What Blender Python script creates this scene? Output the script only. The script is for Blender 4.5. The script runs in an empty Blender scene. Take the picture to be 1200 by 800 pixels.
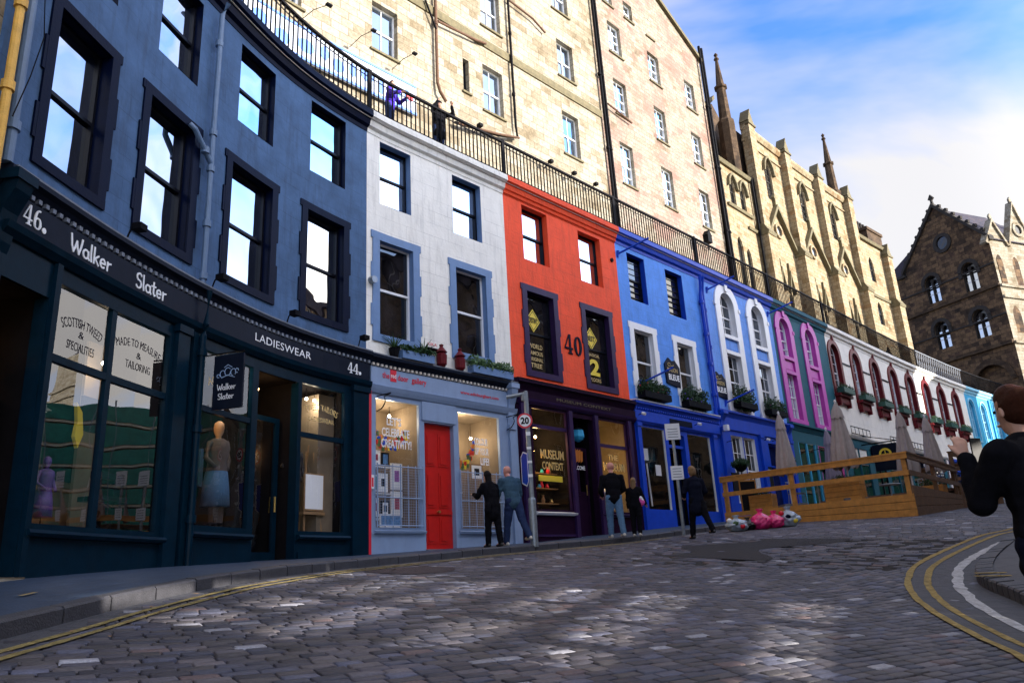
import bpy, bmesh, math, random
import numpy as np
from mathutils import Vector, Matrix, noise
R = math.radians
random.seed(7)
C = bpy.context.scene.collection
scene = bpy.context.scene

# ---------------------------------------------------------------- camera, world, sun, exposure
cam = bpy.data.objects.new('camera', bpy.data.cameras.new('camera')); C.objects.link(cam)
_u = Vector((-160., -2950., 903.)).normalized()            # world up seen in image axes (x right, y down, z forward)
_f = (Vector((0, 0, 1)) - _u*_u.z).normalized()
_r = _f.cross(_u)
if _r.x < 0: _r = -_r
_M = Matrix(((_r.x, _r.y, _r.z), (_f.x, _f.y, _f.z), (_u.x, _u.y, _u.z)))   # image axes -> world
_cols = [_M @ Vector((1, 0, 0)), _M @ Vector((0, -1, 0)), _M @ Vector((0, 0, -1))]
cam.matrix_world = Matrix(((_cols[0].x, _cols[1].x, _cols[2].x, 0), (_cols[0].y, _cols[1].y, _cols[2].y, 0), (_cols[0].z, _cols[1].z, _cols[2].z, 0), (0, 0, 0, 1)))
cam.data.sensor_width = 36; cam.data.lens = 903/1200*36
cam.data.clip_end = 2000; cam.data.clip_start = .05
scene.camera = cam
SUN_AZ, SUN_EL = 112, 14
world = bpy.data.worlds.new('World'); scene.world = world; world.use_nodes = True
nt = world.node_tree; nt.nodes.clear()
def N(t, k, **kw):
    n = t.nodes.new(k)
    for a, v in kw.items(): setattr(n, a, v)
    return n
wo = N(nt, 'ShaderNodeOutputWorld'); bg = N(nt, 'ShaderNodeBackground'); sky = N(nt, 'ShaderNodeTexSky', sky_type='NISHITA', sun_disc=False)
sky.sun_elevation = R(SUN_EL); sky.sun_rotation = R(SUN_AZ); sky.air_density = 1.2; sky.dust_density = .3; sky.ozone_density = 2.5
tc = N(nt, 'ShaderNodeTexCoord'); sx = N(nt, 'ShaderNodeSeparateXYZ'); nt.links.new(tc.outputs['Generated'], sx.inputs[0])
zz = N(nt, 'ShaderNodeMath', operation='MAXIMUM'); zz.inputs[1].default_value = .0; nt.links.new(sx.outputs[2], zz.inputs[0])
za = N(nt, 'ShaderNodeMath', operation='ADD'); za.inputs[1].default_value = .35; nt.links.new(zz.outputs[0], za.inputs[0])
dv = N(nt, 'ShaderNodeVectorMath', operation='DIVIDE'); nt.links.new(tc.outputs['Generated'], dv.inputs[0])
cb = N(nt, 'ShaderNodeCombineXYZ'); [nt.links.new(za.outputs[0], cb.inputs[i]) for i in range(3)]; nt.links.new(cb.outputs[0], dv.inputs[1])
mp = N(nt, 'ShaderNodeMapping'); mp.inputs['Location'].default_value = (0.38, 2.37, 2.45); mp.inputs['Rotation'].default_value = (0, 0, R(25)); mp.inputs['Scale'].default_value = (1.0, 1.55, .6)
nt.links.new(dv.outputs[0], mp.inputs[0])
nz = N(nt, 'ShaderNodeTexNoise'); nz.inputs['Scale'].default_value = 1.5; nz.inputs['Detail'].default_value = 6; nz.inputs['Roughness'].default_value = .5; nz.inputs['Distortion'].default_value = .5
nt.links.new(mp.outputs[0], nz.inputs['Vector'])
cr = N(nt, 'ShaderNodeValToRGB'); cr.color_ramp.elements[0].position = .36; cr.color_ramp.elements[1].position = .57
cr.color_ramp.elements[0].color = (.12, .12, .12, 1); cr.color_ramp.elements[1].color = (.97, .97, .97, 1)
nt.links.new(nz.outputs[0], cr.inputs[0])
hz = N(nt, 'ShaderNodeMapRange'); hz.inputs['From Min'].default_value = .60; hz.inputs['From Max'].default_value = .30; hz.inputs['To Min'].default_value = 0; hz.inputs['To Max'].default_value = .78; hz.clamp = True; nt.links.new(sx.outputs[2], hz.inputs[0])
cmx = N(nt, 'ShaderNodeMath', operation='MAXIMUM'); nt.links.new(cr.outputs[0], cmx.inputs[0]); nt.links.new(hz.outputs[0], cmx.inputs[1])
skc = N(nt, 'ShaderNodeHueSaturation'); skc.inputs['Saturation'].default_value = 1.12; skc.inputs['Value'].default_value = 1.5; tn = N(nt, 'ShaderNodeMix', data_type='RGBA', blend_type='MULTIPLY'); tn.inputs[0].default_value = 1; tn.inputs[7].default_value = (.42, .60, 1.0, 1); nt.links.new(sky.outputs[0], tn.inputs[6]); nt.links.new(tn.outputs[2], skc.inputs['Color'])
mx = N(nt, 'ShaderNodeMix', data_type='RGBA'); nt.links.new(cmx.outputs[0], mx.inputs[0]); nt.links.new(skc.outputs[0], mx.inputs[6]); mx.inputs[7].default_value = (2.65, 2.6, 2.6, 1)
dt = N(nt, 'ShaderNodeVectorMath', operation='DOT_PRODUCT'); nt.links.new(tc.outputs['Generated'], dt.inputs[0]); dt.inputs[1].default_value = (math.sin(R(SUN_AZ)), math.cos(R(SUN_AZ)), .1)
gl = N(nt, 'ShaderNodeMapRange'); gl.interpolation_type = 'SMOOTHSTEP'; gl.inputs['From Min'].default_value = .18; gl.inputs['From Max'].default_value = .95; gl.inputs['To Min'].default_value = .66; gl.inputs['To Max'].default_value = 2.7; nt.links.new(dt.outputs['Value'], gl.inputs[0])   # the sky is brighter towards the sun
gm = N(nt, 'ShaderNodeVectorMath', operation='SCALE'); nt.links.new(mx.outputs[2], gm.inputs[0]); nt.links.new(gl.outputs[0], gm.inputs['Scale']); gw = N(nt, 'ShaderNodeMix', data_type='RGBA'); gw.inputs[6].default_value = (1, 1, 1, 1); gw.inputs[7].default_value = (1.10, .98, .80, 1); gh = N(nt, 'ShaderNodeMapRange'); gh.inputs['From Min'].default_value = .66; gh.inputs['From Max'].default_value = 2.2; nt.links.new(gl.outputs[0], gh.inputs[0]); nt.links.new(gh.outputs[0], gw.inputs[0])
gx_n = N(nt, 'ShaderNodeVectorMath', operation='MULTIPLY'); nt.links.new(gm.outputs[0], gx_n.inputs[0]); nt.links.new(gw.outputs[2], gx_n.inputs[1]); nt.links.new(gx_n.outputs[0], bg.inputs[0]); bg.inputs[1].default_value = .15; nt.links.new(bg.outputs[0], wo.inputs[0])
sun = bpy.data.objects.new('sun', bpy.data.lights.new('sun', 'SUN')); C.objects.link(sun)
sun.data.energy = 3.4; sun.data.angle = R(.55); sun.data.color = (1, .92, .80)
_sd = Vector((math.sin(R(SUN_AZ))*math.cos(R(SUN_EL)), math.cos(R(SUN_AZ))*math.cos(R(SUN_EL)), math.sin(R(SUN_EL))))
sun.rotation_euler = _sd.to_track_quat('Z', 'Y').to_euler(); sun.location = _sd*60
vs = scene.view_settings; vs.view_transform = 'Standard'; vs.look = 'None'; vs.exposure = 1.85; vs.gamma = 1; vs.use_curve_mapping = False

# ---------------------------------------------------------------- street curve: s runs along the terrace, d towards the street
_P = np.array([(-6.0,-16),(-6.05,-8),(-6.05,0),(-6.0,5.0),(-5.98,7.0),(-5.8,9),(-5.55,10.8),(-5.1,12.8),(-4.35,14.9),(-3.2,16.85),(-1.9,18.35),(0,20.4),(3.9,24.55),(7.1,27.9),(11.9,33),(16.9,38.4),(21.7,43.6),(26.5,48.6),(33,55),(39.7,60.9),(50,69)])
def _spl(P, n=30):
    o = []
    for i in range(len(P)-1):
        p0=P[max(i-1,0)];p1=P[i];p2=P[i+1];p3=P[min(i+2,len(P)-1)]
        for k in range(n):
            t=k/n; o.append(.5*((2*p1)+(p2-p0)*t+(2*p0-5*p1+4*p2-p3)*t*t+(3*p1-p0-3*p2+p3)*t**3))
    o.append(P[-1]); return np.array(o)
CU = _spl(_P); CS = np.r_[0, np.cumsum(np.hypot(*np.diff(CU, axis=0).T))]
CS -= CS[np.argmin(np.hypot(CU[:,0]+6, CU[:,1]-5))]
CT = np.gradient(CU, CS, axis=0); CT /= np.hypot(CT[:,0], CT[:,1])[:,None]; CN = np.c_[CT[:,1], -CT[:,0]]
def P2(s, d=0.):
    return (float(np.interp(s,CS,CU[:,0])+d*np.interp(s,CS,CN[:,0])), float(np.interp(s,CS,CU[:,1])+d*np.interp(s,CS,CN[:,1])))
def fac(s, z, d=0.):
    x, y = P2(s, d); return (x, y, z)
def face_az(s):            # direction the facade looks towards
    return math.atan2(float(np.interp(s,CS,CN[:,0])), float(np.interp(s,CS,CN[:,1])))
ZS=[-14,-5,0,4.3,7,12.4,18,23,28,40,60,75,90]; ZW=[-1.7,-.75,-.2,.16,.30,.50,.74,1.08,1.40,2.15,3.3,4.15,4.9]
def SDv(xy):
    xy = np.atleast_2d(xy); S_=[]; D_=[]
    for k in range(0, len(xy), 4000):
        q = xy[k:k+4000]; i = ((q[:,None,:]-CU[None])**2).sum(2).argmin(1); v = q-CU[i]
        S_.append(CS[i]+(v*CT[i]).sum(1)); D_.append((v*CN[i]).sum(1))
    return np.concatenate(S_), np.concatenate(D_)
def GSD(s, d):
    t = np.clip((s-13)/12, 0, 1); t = t*t*(3-2*t); c = .10*(1-t)+.035*t
    return np.interp(s,ZS,ZW)-.03*np.minimum(d,2.3)-c*np.maximum(0,d-2.3)
_gx=np.arange(-14,66,.4); _gy=np.arange(-20,78,.4); _X,_Y=np.meshgrid(_gx,_gy,indexing='ij')
_s,_d=SDv(np.c_[_X.ravel(),_Y.ravel()]); _raw=GSD(_s,_d).reshape(_X.shape); _d=_d.reshape(_X.shape); _bl=_raw.copy()
for _ in range(5):
    for ax in (0,1):
        q=np.pad(_bl,2,mode='edge'); _bl=sum(np.roll(q,k,ax) for k in (-2,-1,0,1,2))[2:-2,2:-2]/5
_t=np.clip((_d-2.2)/2.2,0,1); _t=_t*_t*(3-2*_t); GG=_raw*(1-_t)+_bl*_t
def Gv(x,y):
    x=np.clip((np.asarray(x,float)+14)/.4,0,len(_gx)-2.001); y=np.clip((np.asarray(y,float)+20)/.4,0,len(_gy)-2.001); i=x.astype(int); j=y.astype(int); u=x-i; v=y-j
    return GG[i,j]*(1-u)*(1-v)+GG[i+1,j]*u*(1-v)+GG[i,j+1]*(1-u)*v+GG[i+1,j+1]*u*v
def G(x, y): return float(Gv([x],[y])[0])

# ---------------------------------------------------------------- mesh builder
class MB:
    def __init__(s, xf=None): s.v=[]; s.f=[]; s.uv=[]; s.xf=xf; s.sm=False
    def pt(s, a, b, c):
        s.v.append(s.xf(a,b,c) if s.xf else (a,b,c)); s.uv.append((a+c*.9,b)); return len(s.v)-1
    def face(s, pts):
        s.f.append([s.pt(*p) for p in pts])
    def box(s, a0,a1,b0,b1,c0,c1, seg=None):
        if a1<a0: a0,a1=a1,a0
        n = seg or (max(1, int(math.ceil((a1-a0)/.5))) if s.xf is fac and a1-a0>.6 and a0<22 else (max(1,int((a1-a0)/3)) if s.xf is fac else 1))
        ids=[]
        for i in range(n+1):
            a=a0+(a1-a0)*i/n
            ids.append([s.pt(a,b0,c0),s.pt(a,b1,c0),s.pt(a,b1,c1),s.pt(a,b0,c1)])
        for i in range(n):
            p,q=ids[i],ids[i+1]
            for k in range(4): s.f.append([p[k],p[(k+1)%4],q[(k+1)%4],q[k]])
        s.f.append(ids[0][::-1]); s.f.append(ids[-1])
        return s
    def prism(s, prof, c0, c1):     # polygon in (a,b), extruded along c
        n=len(prof); A=[s.pt(a,b,c0) for a,b in prof]; B=[s.pt(a,b,c1) for a,b in prof]
        s.f.append(A[::-1]); s.f.append(B)
        for i in range(n): s.f.append([A[i],A[(i+1)%n],B[(i+1)%n],B[i]])
        return s
    def sweep(s, prof, a0, a1, seg=None):   # profile in (c,b) swept along a
        n = seg or max(1,int(math.ceil((a1-a0)/.5)))
        if a0>22 and not seg: n=max(1,int((a1-a0)/2.5))
        ids=[[s.pt(a0+(a1-a0)*i/n,b,c) for c,b in prof] for i in range(n+1)]
        m=len(prof)
        for i in range(n):
            for k in range(m): s.f.append([ids[i][k],ids[i][(k+1)%m],ids[i+1][(k+1)%m],ids[i+1][k]])
        s.f.append(ids[0][::-1]); s.f.append(ids[-1]); return s
    def tube(s, pts, r, n=8, r1=None, cap=True):     # world or local points through xf
        Q=[Vector(s.xf(*p)) if s.xf else Vector(p) for p in pts]; m=len(Q); ring=[]
        up=Vector((0,0,1))
        for i,q in enumerate(Q):
            t=(Q[min(i+1,m-1)]-Q[max(i-1,0)]).normalized()
            a=t.cross(up)
            if a.length<.05: a=t.cross(Vector((1,0,0)))
            a.normalize(); b=t.cross(a); rr=r if r1 is None else r+(r1-r)*i/max(1,m-1)
            if callable(r): rr=r(i/max(1,m-1))
            base=len(s.v)
            for k in range(n):
                w=a*math.cos(2*math.pi*k/n)*rr+b*math.sin(2*math.pi*k/n)*rr
                s.v.append(tuple(q+w)); s.uv.append((k/n,i))
            ring.append(base)
        for i in range(m-1):
            for k in range(n): s.f.append([ring[i]+k,ring[i]+(k+1)%n,ring[i+1]+(k+1)%n,ring[i+1]+k])
        if cap: s.f.append([ring[0]+k for k in range(n)][::-1]); s.f.append([ring[-1]+k for k in range(n)])
        return s
    def lathe(s, prof, cx=0,cy=0, n=16, lob=0, amp=0, ph=0):      # prof (r,z)
        base=len(s.v)
        for r,z in prof:
            for k in range(n):
                a=2*math.pi*k/n; rr=r*(1+amp*math.cos(lob*a+ph)); s.v.append((cx+rr*math.cos(a),cy+rr*math.sin(a),z)); s.uv.append((a,z))
        for i in range(len(prof)-1):
            for k in range(n): s.f.append([base+i*n+k,base+i*n+(k+1)%n,base+(i+1)*n+(k+1)%n,base+(i+1)*n+k])
        s.f.append([base+k for k in range(n)][::-1]); s.f.append([base+(len(prof)-1)*n+k for k in range(n)]); return s
    def build(s, name, mat, parent=None, smooth=False, label=None, world=True):
        me=bpy.data.meshes.new(name)
        off=Vector((0,0,0))
        if parent is not None and world: off=wloc(parent)
        me.from_pydata([tuple(Vector(v)-off) for v in s.v],[],s.f)
        uvl=me.uv_layers.new(name='UVMap')
        idx=np.empty(len(me.loops),dtype=np.int32); me.loops.foreach_get('vertex_index',idx)
        uva=np.array(s.uv,dtype=np.float32)[idx]; uvl.data.foreach_set('uv',uva.ravel())
        bm=bmesh.new(); bm.from_mesh(me); bmesh.ops.recalc_face_normals(bm,faces=bm.faces); bm.to_mesh(me); bm.free()
        if smooth: me.polygons.foreach_set('use_smooth',[True]*len(me.polygons))
        me.materials.append(mat); o=bpy.data.objects.new(name,me); C.objects.link(o)
        if parent is not None: o.parent=parent
        if label: o['label']=label
        return o
def wloc(o):
    v=Vector(o.location)
    while o.parent: o=o.parent; v+=Vector(o.location)
    return v
def tag(o, label, cat, group=None, kind=None):
    if label: o['label']=label
    if cat: o['category']=cat
    if group: o['group']=group
    if kind: o['kind']=kind
    return o
def thing(name, label, cat, loc, group=None):
    o=bpy.data.objects.new(name,None); C.objects.link(o); o.location=loc; o.empty_display_size=.2
    return tag(o,label,cat,group)

# ---------------------------------------------------------------- materials
def newmat(name):
    m=bpy.data.materials.new(name); m.use_nodes=True; t=m.node_tree; b=t.nodes['Principled BSDF']; return m,t,b
def col(c): return (c[0],c[1],c[2],1)
def paint(name, c, rough=.55, var=.18, bump=.15, scale=3, joints=None, grime=.3, spec=.5, metal=0, coords='Object'):
    m,t,b=newmat(name)
    tcn=N(t,'ShaderNodeTexCoord'); n1=N(t,'ShaderNodeTexNoise'); n1.inputs['Scale'].default_value=scale; n1.inputs['Detail'].default_value=8; n1.inputs['Roughness'].default_value=.65
    t.links.new(tcn.outputs[coords],n1.inputs['Vector'])
    r=N(t,'ShaderNodeValToRGB'); r.color_ramp.elements[0].position=.3; r.color_ramp.elements[1].position=.72
    d=1-var; r.color_ramp.elements[0].color=(c[0]*d,c[1]*d,c[2]*d,1); r.color_ramp.elements[1].color=(min(1,c[0]*(1+var*.6)),min(1,c[1]*(1+var*.6)),min(1,c[2]*(1+var*.6)),1)
    t.links.new(n1.outputs[0],r.inputs[0]); out=r.outputs[0]
    if grime:
        mpn=N(t,'ShaderNodeMapping'); mpn.inputs['Scale'].default_value=(3,3,.35); t.links.new(tcn.outputs[coords],mpn.inputs[0])
        n2=N(t,'ShaderNodeTexNoise'); n2.inputs['Scale'].default_value=2.2; n2.inputs['Detail'].default_value=7; n2.inputs['Roughness'].default_value=.7; t.links.new(mpn.outputs[0],n2.inputs['Vector'])
        r2=N(t,'ShaderNodeValToRGB'); r2.color_ramp.elements[0].position=.50; r2.color_ramp.elements[1].position=.74; r2.color_ramp.elements[0].color=(0,0,0,1); r2.color_ramp.elements[1].color=(grime,)*3+(1,)
        t.links.new(n2.outputs[0],r2.inputs[0]); mxn=N(t,'ShaderNodeMix',data_type='RGBA'); t.links.new(r2.outputs[0],mxn.inputs[0]); t.links.new(out,mxn.inputs[6]); mxn.inputs[7].default_value=(c[0]*.35+.015,c[1]*.35+.015,c[2]*.35+.015,1); out=mxn.outputs[2]
    bmp=N(t,'ShaderNodeBump'); bmp.inputs['Strength'].default_value=bump; bmp.inputs['Distance'].default_value=.03
    n3=N(t,'ShaderNodeTexNoise'); n3.inputs['Scale'].default_value=scale*7; n3.inputs['Detail'].default_value=6; t.links.new(tcn.outputs[coords],n3.inputs['Vector']); h=n3.outputs[0]
    if joints:
        uv=N(t,'ShaderNodeUVMap'); br=N(t,'ShaderNodeTexBrick'); br.offset=.5
        nd=N(t,'ShaderNodeTexNoise'); nd.inputs['Scale'].default_value=4; t.links.new(uv.outputs[0],nd.inputs['Vector']); nm=N(t,'ShaderNodeMix',data_type='RGBA'); nm.inputs[0].default_value=.012; t.links.new(uv.outputs[0],nm.inputs[6]); t.links.new(nd.outputs[1],nm.inputs[7]); t.links.new(nm.outputs[2],br.inputs['Vector'])
        br.inputs['Scale'].default_value=1; br.inputs['Brick Width'].default_value=joints[0]; br.inputs['Row Height'].default_value=joints[1]; br.inputs['Mortar Size'].default_value=joints[2]; br.inputs['Mortar Smooth'].default_value=.4
        ma=N(t,'ShaderNodeMath',operation='MULTIPLY_ADD'); ma.inputs[1].default_value=-.8; t.links.new(br.outputs['Fac'],ma.inputs[0]); t.links.new(h,ma.inputs[2]); h=ma.outputs[0]
        n4=N(t,'ShaderNodeTexNoise'); n4.inputs['Scale'].default_value=1.3; n4.inputs['Detail'].default_value=4; t.links.new(tcn.outputs[coords],n4.inputs['Vector'])
        r4=N(t,'ShaderNodeMapRange'); r4.inputs['From Min'].default_value=.36; r4.inputs['From Max'].default_value=.65; r4.inputs['To Max'].default_value=.8; t.links.new(n4.outputs[0],r4.inputs[0])
        mm=N(t,'ShaderNodeMath',operation='MULTIPLY'); t.links.new(br.outputs['Fac'],mm.inputs[0]); t.links.new(r4.outputs[0],mm.inputs[1])
        mx2=N(t,'ShaderNodeMix',data_type='RGBA'); t.links.new(mm.outputs[0],mx2.inputs[0]); t.links.new(out,mx2.inputs[6]); mx2.inputs[7].default_value=(c[0]*.45,c[1]*.45,c[2]*.45,1); out=mx2.outputs[2]
    t.links.new(h,bmp.inputs['Height']); t.links.new(bmp.outputs[0],b.inputs['Normal']); t.links.new(out,b.inputs['Base Color'])
    b.inputs['Roughness'].default_value=rough; b.inputs['Specular IOR Level'].default_value=spec; b.inputs['Metallic'].default_value=metal
    return m
def stone(name, pal, bw=.55, bh=.28, mortar=.012, mcol=(.25,.2,.15), coarse=None, bump=.5, patch=None, wob=.05):
    m,t,b=newmat(name); uv=N(t,'ShaderNodeUVMap')
    nd=N(t,'ShaderNodeTexNoise'); nd.inputs['Scale'].default_value=2.5; nd.inputs['Detail'].default_value=3; t.links.new(uv.outputs[0],nd.inputs['Vector'])
    nm=N(t,'ShaderNodeMix',data_type='RGBA'); nm.inputs[0].default_value=wob; t.links.new(uv.outputs[0],nm.inputs[6]); t.links.new(nd.outputs[1],nm.inputs[7])
    br=N(t,'ShaderNodeTexBrick'); br.offset=.5; br.squash=.7; br.squash_frequency=3; t.links.new(nm.outputs[2],br.inputs['Vector'])
    br.inputs['Color1'].default_value=(0,0,0,1); br.inputs['Color2'].default_value=(1,1,1,1); br.inputs['Mortar'].default_value=(.5,.5,.5,1)
    br.inputs['Scale'].default_value=1; br.inputs['Brick Width'].default_value=bw; br.inputs['Row Height'].default_value=bh; br.inputs['Mortar Size'].default_value=mortar; br.inputs['Mortar Smooth'].default_value=.3
    n1=N(t,'ShaderNodeTexNoise'); n1.inputs['Scale'].default_value=.55; n1.inputs['Detail'].default_value=5; n1.inputs['Roughness'].default_value=.6; t.links.new(uv.outputs[0],n1.inputs['Vector'])
    ad=N(t,'ShaderNodeMath',operation='MULTIPLY_ADD'); ad.inputs[1].default_value=1.4; t.links.new(n1.outputs[0],ad.inputs[0])
    sc=N(t,'ShaderNodeMath',operation='MULTIPLY_ADD'); sc.inputs[1].default_value=.42; sc.inputs[2].default_value=-.40; t.links.new(br.outputs['Color'],sc.inputs[0]); t.links.new(sc.outputs[0],ad.inputs[2])
    r=N(t,'ShaderNodeValToRGB'); e=r.color_ramp.elements
    while len(e)>1: e.remove(e[-1])
    e[0].position=0; e[0].color=col(pal[0])
    for i,c in enumerate(pal[1:],1): x=e.new(i/(len(pal)-1)); x.color=col(c)
    t.links.new(ad.outputs[0],r.inputs[0])
    n2=N(t,'ShaderNodeTexNoise'); n2.inputs['Scale'].default_value=9; n2.inputs['Detail'].default_value=8; n2.inputs['Roughness'].default_value=.7; t.links.new(uv.outputs[0],n2.inputs['Vector'])
    mr=N(t,'ShaderNodeMapRange'); mr.inputs['From Min'].default_value=.3; mr.inputs['From Max'].default_value=.7; mr.inputs['To Min'].default_value=.6; mr.inputs['To Max'].default_value=1.25; t.links.new(n2.outputs[0],mr.inputs[0])
    ml=N(t,'ShaderNodeMix',data_type='RGBA',blend_type='MULTIPLY'); ml.inputs[0].default_value=1; t.links.new(r.outputs[0],ml.inputs[6]); t.links.new(mr.outputs[0],ml.inputs[7]); out=ml.outputs[2]
    if patch:
        n5=N(t,'ShaderNodeTexNoise'); n5.inputs['Scale'].default_value=patch[1]; n5.inputs['Detail'].default_value=6; n5.inputs['Roughness'].default_value=.65; mpp=N(t,'ShaderNodeMapping'); mpp.inputs['Location'].default_value=(7,3,0); t.links.new(uv.outputs[0],mpp.inputs[0]); t.links.new(mpp.outputs[0],n5.inputs['Vector'])
        r5=N(t,'ShaderNodeMapRange'); r5.inputs['From Min'].default_value=patch[2]; r5.inputs['From Max'].default_value=patch[2]+.1; r5.inputs['To Max'].default_value=patch[3]; t.links.new(n5.outputs[0],r5.inputs[0])
        m5=N(t,'ShaderNodeMix',data_type='RGBA'); t.links.new(r5.outputs[0],m5.inputs[0]); t.links.new(out,m5.inputs[6]); m5.inputs[7].default_value=col(patch[0]); out=m5.outputs[2]
    mo=N(t,'ShaderNodeMix',data_type='RGBA'); mf=N(t,'ShaderNodeMath',operation='MULTIPLY'); mf.inputs[1].default_value=.8; t.links.new(br.outputs['Fac'],mf.inputs[0]); t.links.new(mf.outputs[0],mo.inputs[0]); t.links.new(out,mo.inputs[6]); mo.inputs[7].default_value=col(mcol)
    t.links.new(mo.outputs[2],b.inputs['Base Color']); b.inputs['Roughness'].default_value=.9; b.inputs['Specular IOR Level'].default_value=.2
    bm_=N(t,'ShaderNodeBump'); bm_.inputs['Strength'].default_value=bump; bm_.inputs['Distance'].default_value=.04
    ha=N(t,'ShaderNodeMath',operation='MULTIPLY_ADD'); ha.inputs[1].default_value=-1.2; t.links.new(br.outputs['Fac'],ha.inputs[0]); t.links.new(n2.outputs[0],ha.inputs[2]); t.links.new(ha.outputs[0],bm_.inputs['Height']); t.links.new(bm_.outputs[0],b.inputs['Normal'])
    return m
def emit(name, c, s):
    m,t,b=newmat(name); b.inputs['Base Color'].default_value=col(c); b.inputs['Emission Color'].default_value=col(c); b.inputs['Emission Strength'].default_value=s; return m
def glass_pane(name, base=(.012,.014,.02), k0=.3, k1=1.0, tint=(.85,.92,1), wave=.02):   # old window glass with a dark room behind
    m,t,b=newmat(name); t.nodes.remove(b); o=t.nodes['Material Output']
    d=N(t,'ShaderNodeBsdfDiffuse'); tcn=N(t,'ShaderNodeTexCoord'); n=N(t,'ShaderNodeTexNoise'); n.inputs['Scale'].default_value=1.7; t.links.new(tcn.outputs['Object'],n.inputs['Vector'])
    r=N(t,'ShaderNodeValToRGB'); r.color_ramp.elements[0].position=.4; r.color_ramp.elements[0].color=col([x*.3 for x in base]); r.color_ramp.elements[1].position=.7; r.color_ramp.elements[1].color=col([x*1.5 for x in base]); t.links.new(n.outputs[0],r.inputs[0]); t.links.new(r.outputs[0],d.inputs[0])
    g=N(t,'ShaderNodeBsdfGlossy'); g.inputs['Roughness'].default_value=.01; g.inputs['Color'].default_value=col(tint)
    n2=N(t,'ShaderNodeTexNoise'); n2.inputs['Scale'].default_value=1.3; n2.inputs['Detail'].default_value=1; t.links.new(tcn.outputs['Object'],n2.inputs['Vector'])
    bp=N(t,'ShaderNodeBump'); bp.inputs['Strength'].default_value=wave*5; bp.inputs['Distance'].default_value=.1; t.links.new(n2.outputs[0],bp.inputs['Height']); t.links.new(bp.outputs[0],g.inputs['Normal'])
    lw=N(t,'ShaderNodeLayerWeight'); lw.inputs[0].default_value=.5; f=N(t,'ShaderNodeMath',operation='POWER'); f.inputs[1].default_value=3; t.links.new(lw.outputs['Facing'],f.inputs[0]); ma=N(t,'ShaderNodeMath',operation='MULTIPLY_ADD'); ma.use_clamp=True; ma.inputs[1].default_value=k1; ma.inputs[2].default_value=k0; t.links.new(f.outputs[0],ma.inputs[0])
    x=N(t,'ShaderNodeMixShader'); t.links.new(ma.outputs[0],x.inputs[0]); t.links.new(d.outputs[0],x.inputs[1]); t.links.new(g.outputs[0],x.inputs[2]); t.links.new(x.outputs[0],o.inputs[0])
    return m
def clear_glass(name, k0=.03, k1=.9):
    m,t,b=newmat(name); t.nodes.remove(b); o=t.nodes['Material Output']
    tr=N(t,'ShaderNodeBsdfTransparent'); g=N(t,'ShaderNodeBsdfGlossy'); g.inputs['Roughness'].default_value=.0
    tcn=N(t,'ShaderNodeTexCoord'); n2=N(t,'ShaderNodeTexNoise'); n2.inputs['Scale'].default_value=.9; n2.inputs['Detail'].default_value=1; t.links.new(tcn.outputs['Object'],n2.inputs['Vector'])
    bp=N(t,'ShaderNodeBump'); bp.inputs['Strength'].default_value=.06; bp.inputs['Distance'].default_value=.1; t.links.new(n2.outputs[0],bp.inputs['Height']); t.links.new(bp.outputs[0],g.inputs['Normal'])
    lw=N(t,'ShaderNodeLayerWeight'); lw.inputs[0].default_value=.5; f=N(t,'ShaderNodeMath',operation='POWER'); f.inputs[1].default_value=3; t.links.new(lw.outputs['Facing'],f.inputs[0]); ma=N(t,'ShaderNodeMath',operation='MULTIPLY_ADD'); ma.use_clamp=True; ma.inputs[1].default_value=k1; ma.inputs[2].default_value=k0; t.links.new(f.outputs[0],ma.inputs[0])
    x=N(t,'ShaderNodeMixShader'); t.links.new(ma.outputs[0],x.inputs[0]); t.links.new(tr.outputs[0],x.inputs[1]); t.links.new(g.outputs[0],x.inputs[2]); t.links.new(x.outputs[0],o.inputs[0])
    return m
J=(.95,.36,.006)
m_slate=paint('slate_blue_render',(.066,.132,.262),.7,.3,.3,1.6,J,.6,spec=0.2)
m_navy=paint('navy_gloss',(.002,.005,.022),.35,.2,.1,4,None,.15,spec=0.05)
m_teal=paint('dark_teal_gloss',(.002,.015,.030),.3,.25,.06,5,None,.2,spec=0.05)
m_fascia=paint('midnight_fascia',(.008,.012,.024),.35,.2,.05,4,None,0,spec=0.05)
m_white=paint('white_render',(.88,.86,.80),.75,.08,.3,2,J,.4,spec=0.2)
m_trimblue=paint('dusty_blue_trim',(.12,.22,.42),.5,.12,.1,4,None,.2)
m_gallery=paint('pale_blue_grey_gloss',(.24,.33,.50),.4,.1,.06,3,None,.2)
m_reddoor=paint('pillar_box_red',(.55,.012,.01),.3,.12,.05,5,None,.1)
m_red=paint('vermilion_render',(.95,.095,.03),.65,.15,.3,2,J,.4,spec=0.2)
m_purple=paint('dark_purple_gloss',(.032,.014,.064),.35,.2,.08,4,None,.15,spec=0.15)
m_plum=paint('blackish_plum_gloss',(.018,.006,.022),.3,.25,.06,4,None,.15,spec=0.05)
m_royal=paint('cobalt_render',(.10,.30,.85),.6,.15,.3,2,J,.35,spec=0.2)
m_royal2=paint('cornflower_render',(.15,.34,.85),.6,.15,.3,2,J,.4,spec=0.2)
m_cobalt=paint('royal_blue_gloss',(.008,.06,.52),.35,.15,.06,4,None,.12,spec=0.2)
m_petrol=paint('petrol_render',(.012,.095,.135),.65,.15,.2,2,J,.2,spec=0.2)
m_magenta=paint('magenta_gloss',(.50,.045,.40),.45,.1,.08,4,None,.1)
m_cream=paint('offwhite_render',(.80,.76,.69),.75,.08,.2,2,(1.2,.6,.006),.25)
m_darkred=paint('oxblood_gloss',(.13,.010,.016),.4,.15,.08,4,None,.1,spec=0.15)
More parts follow.
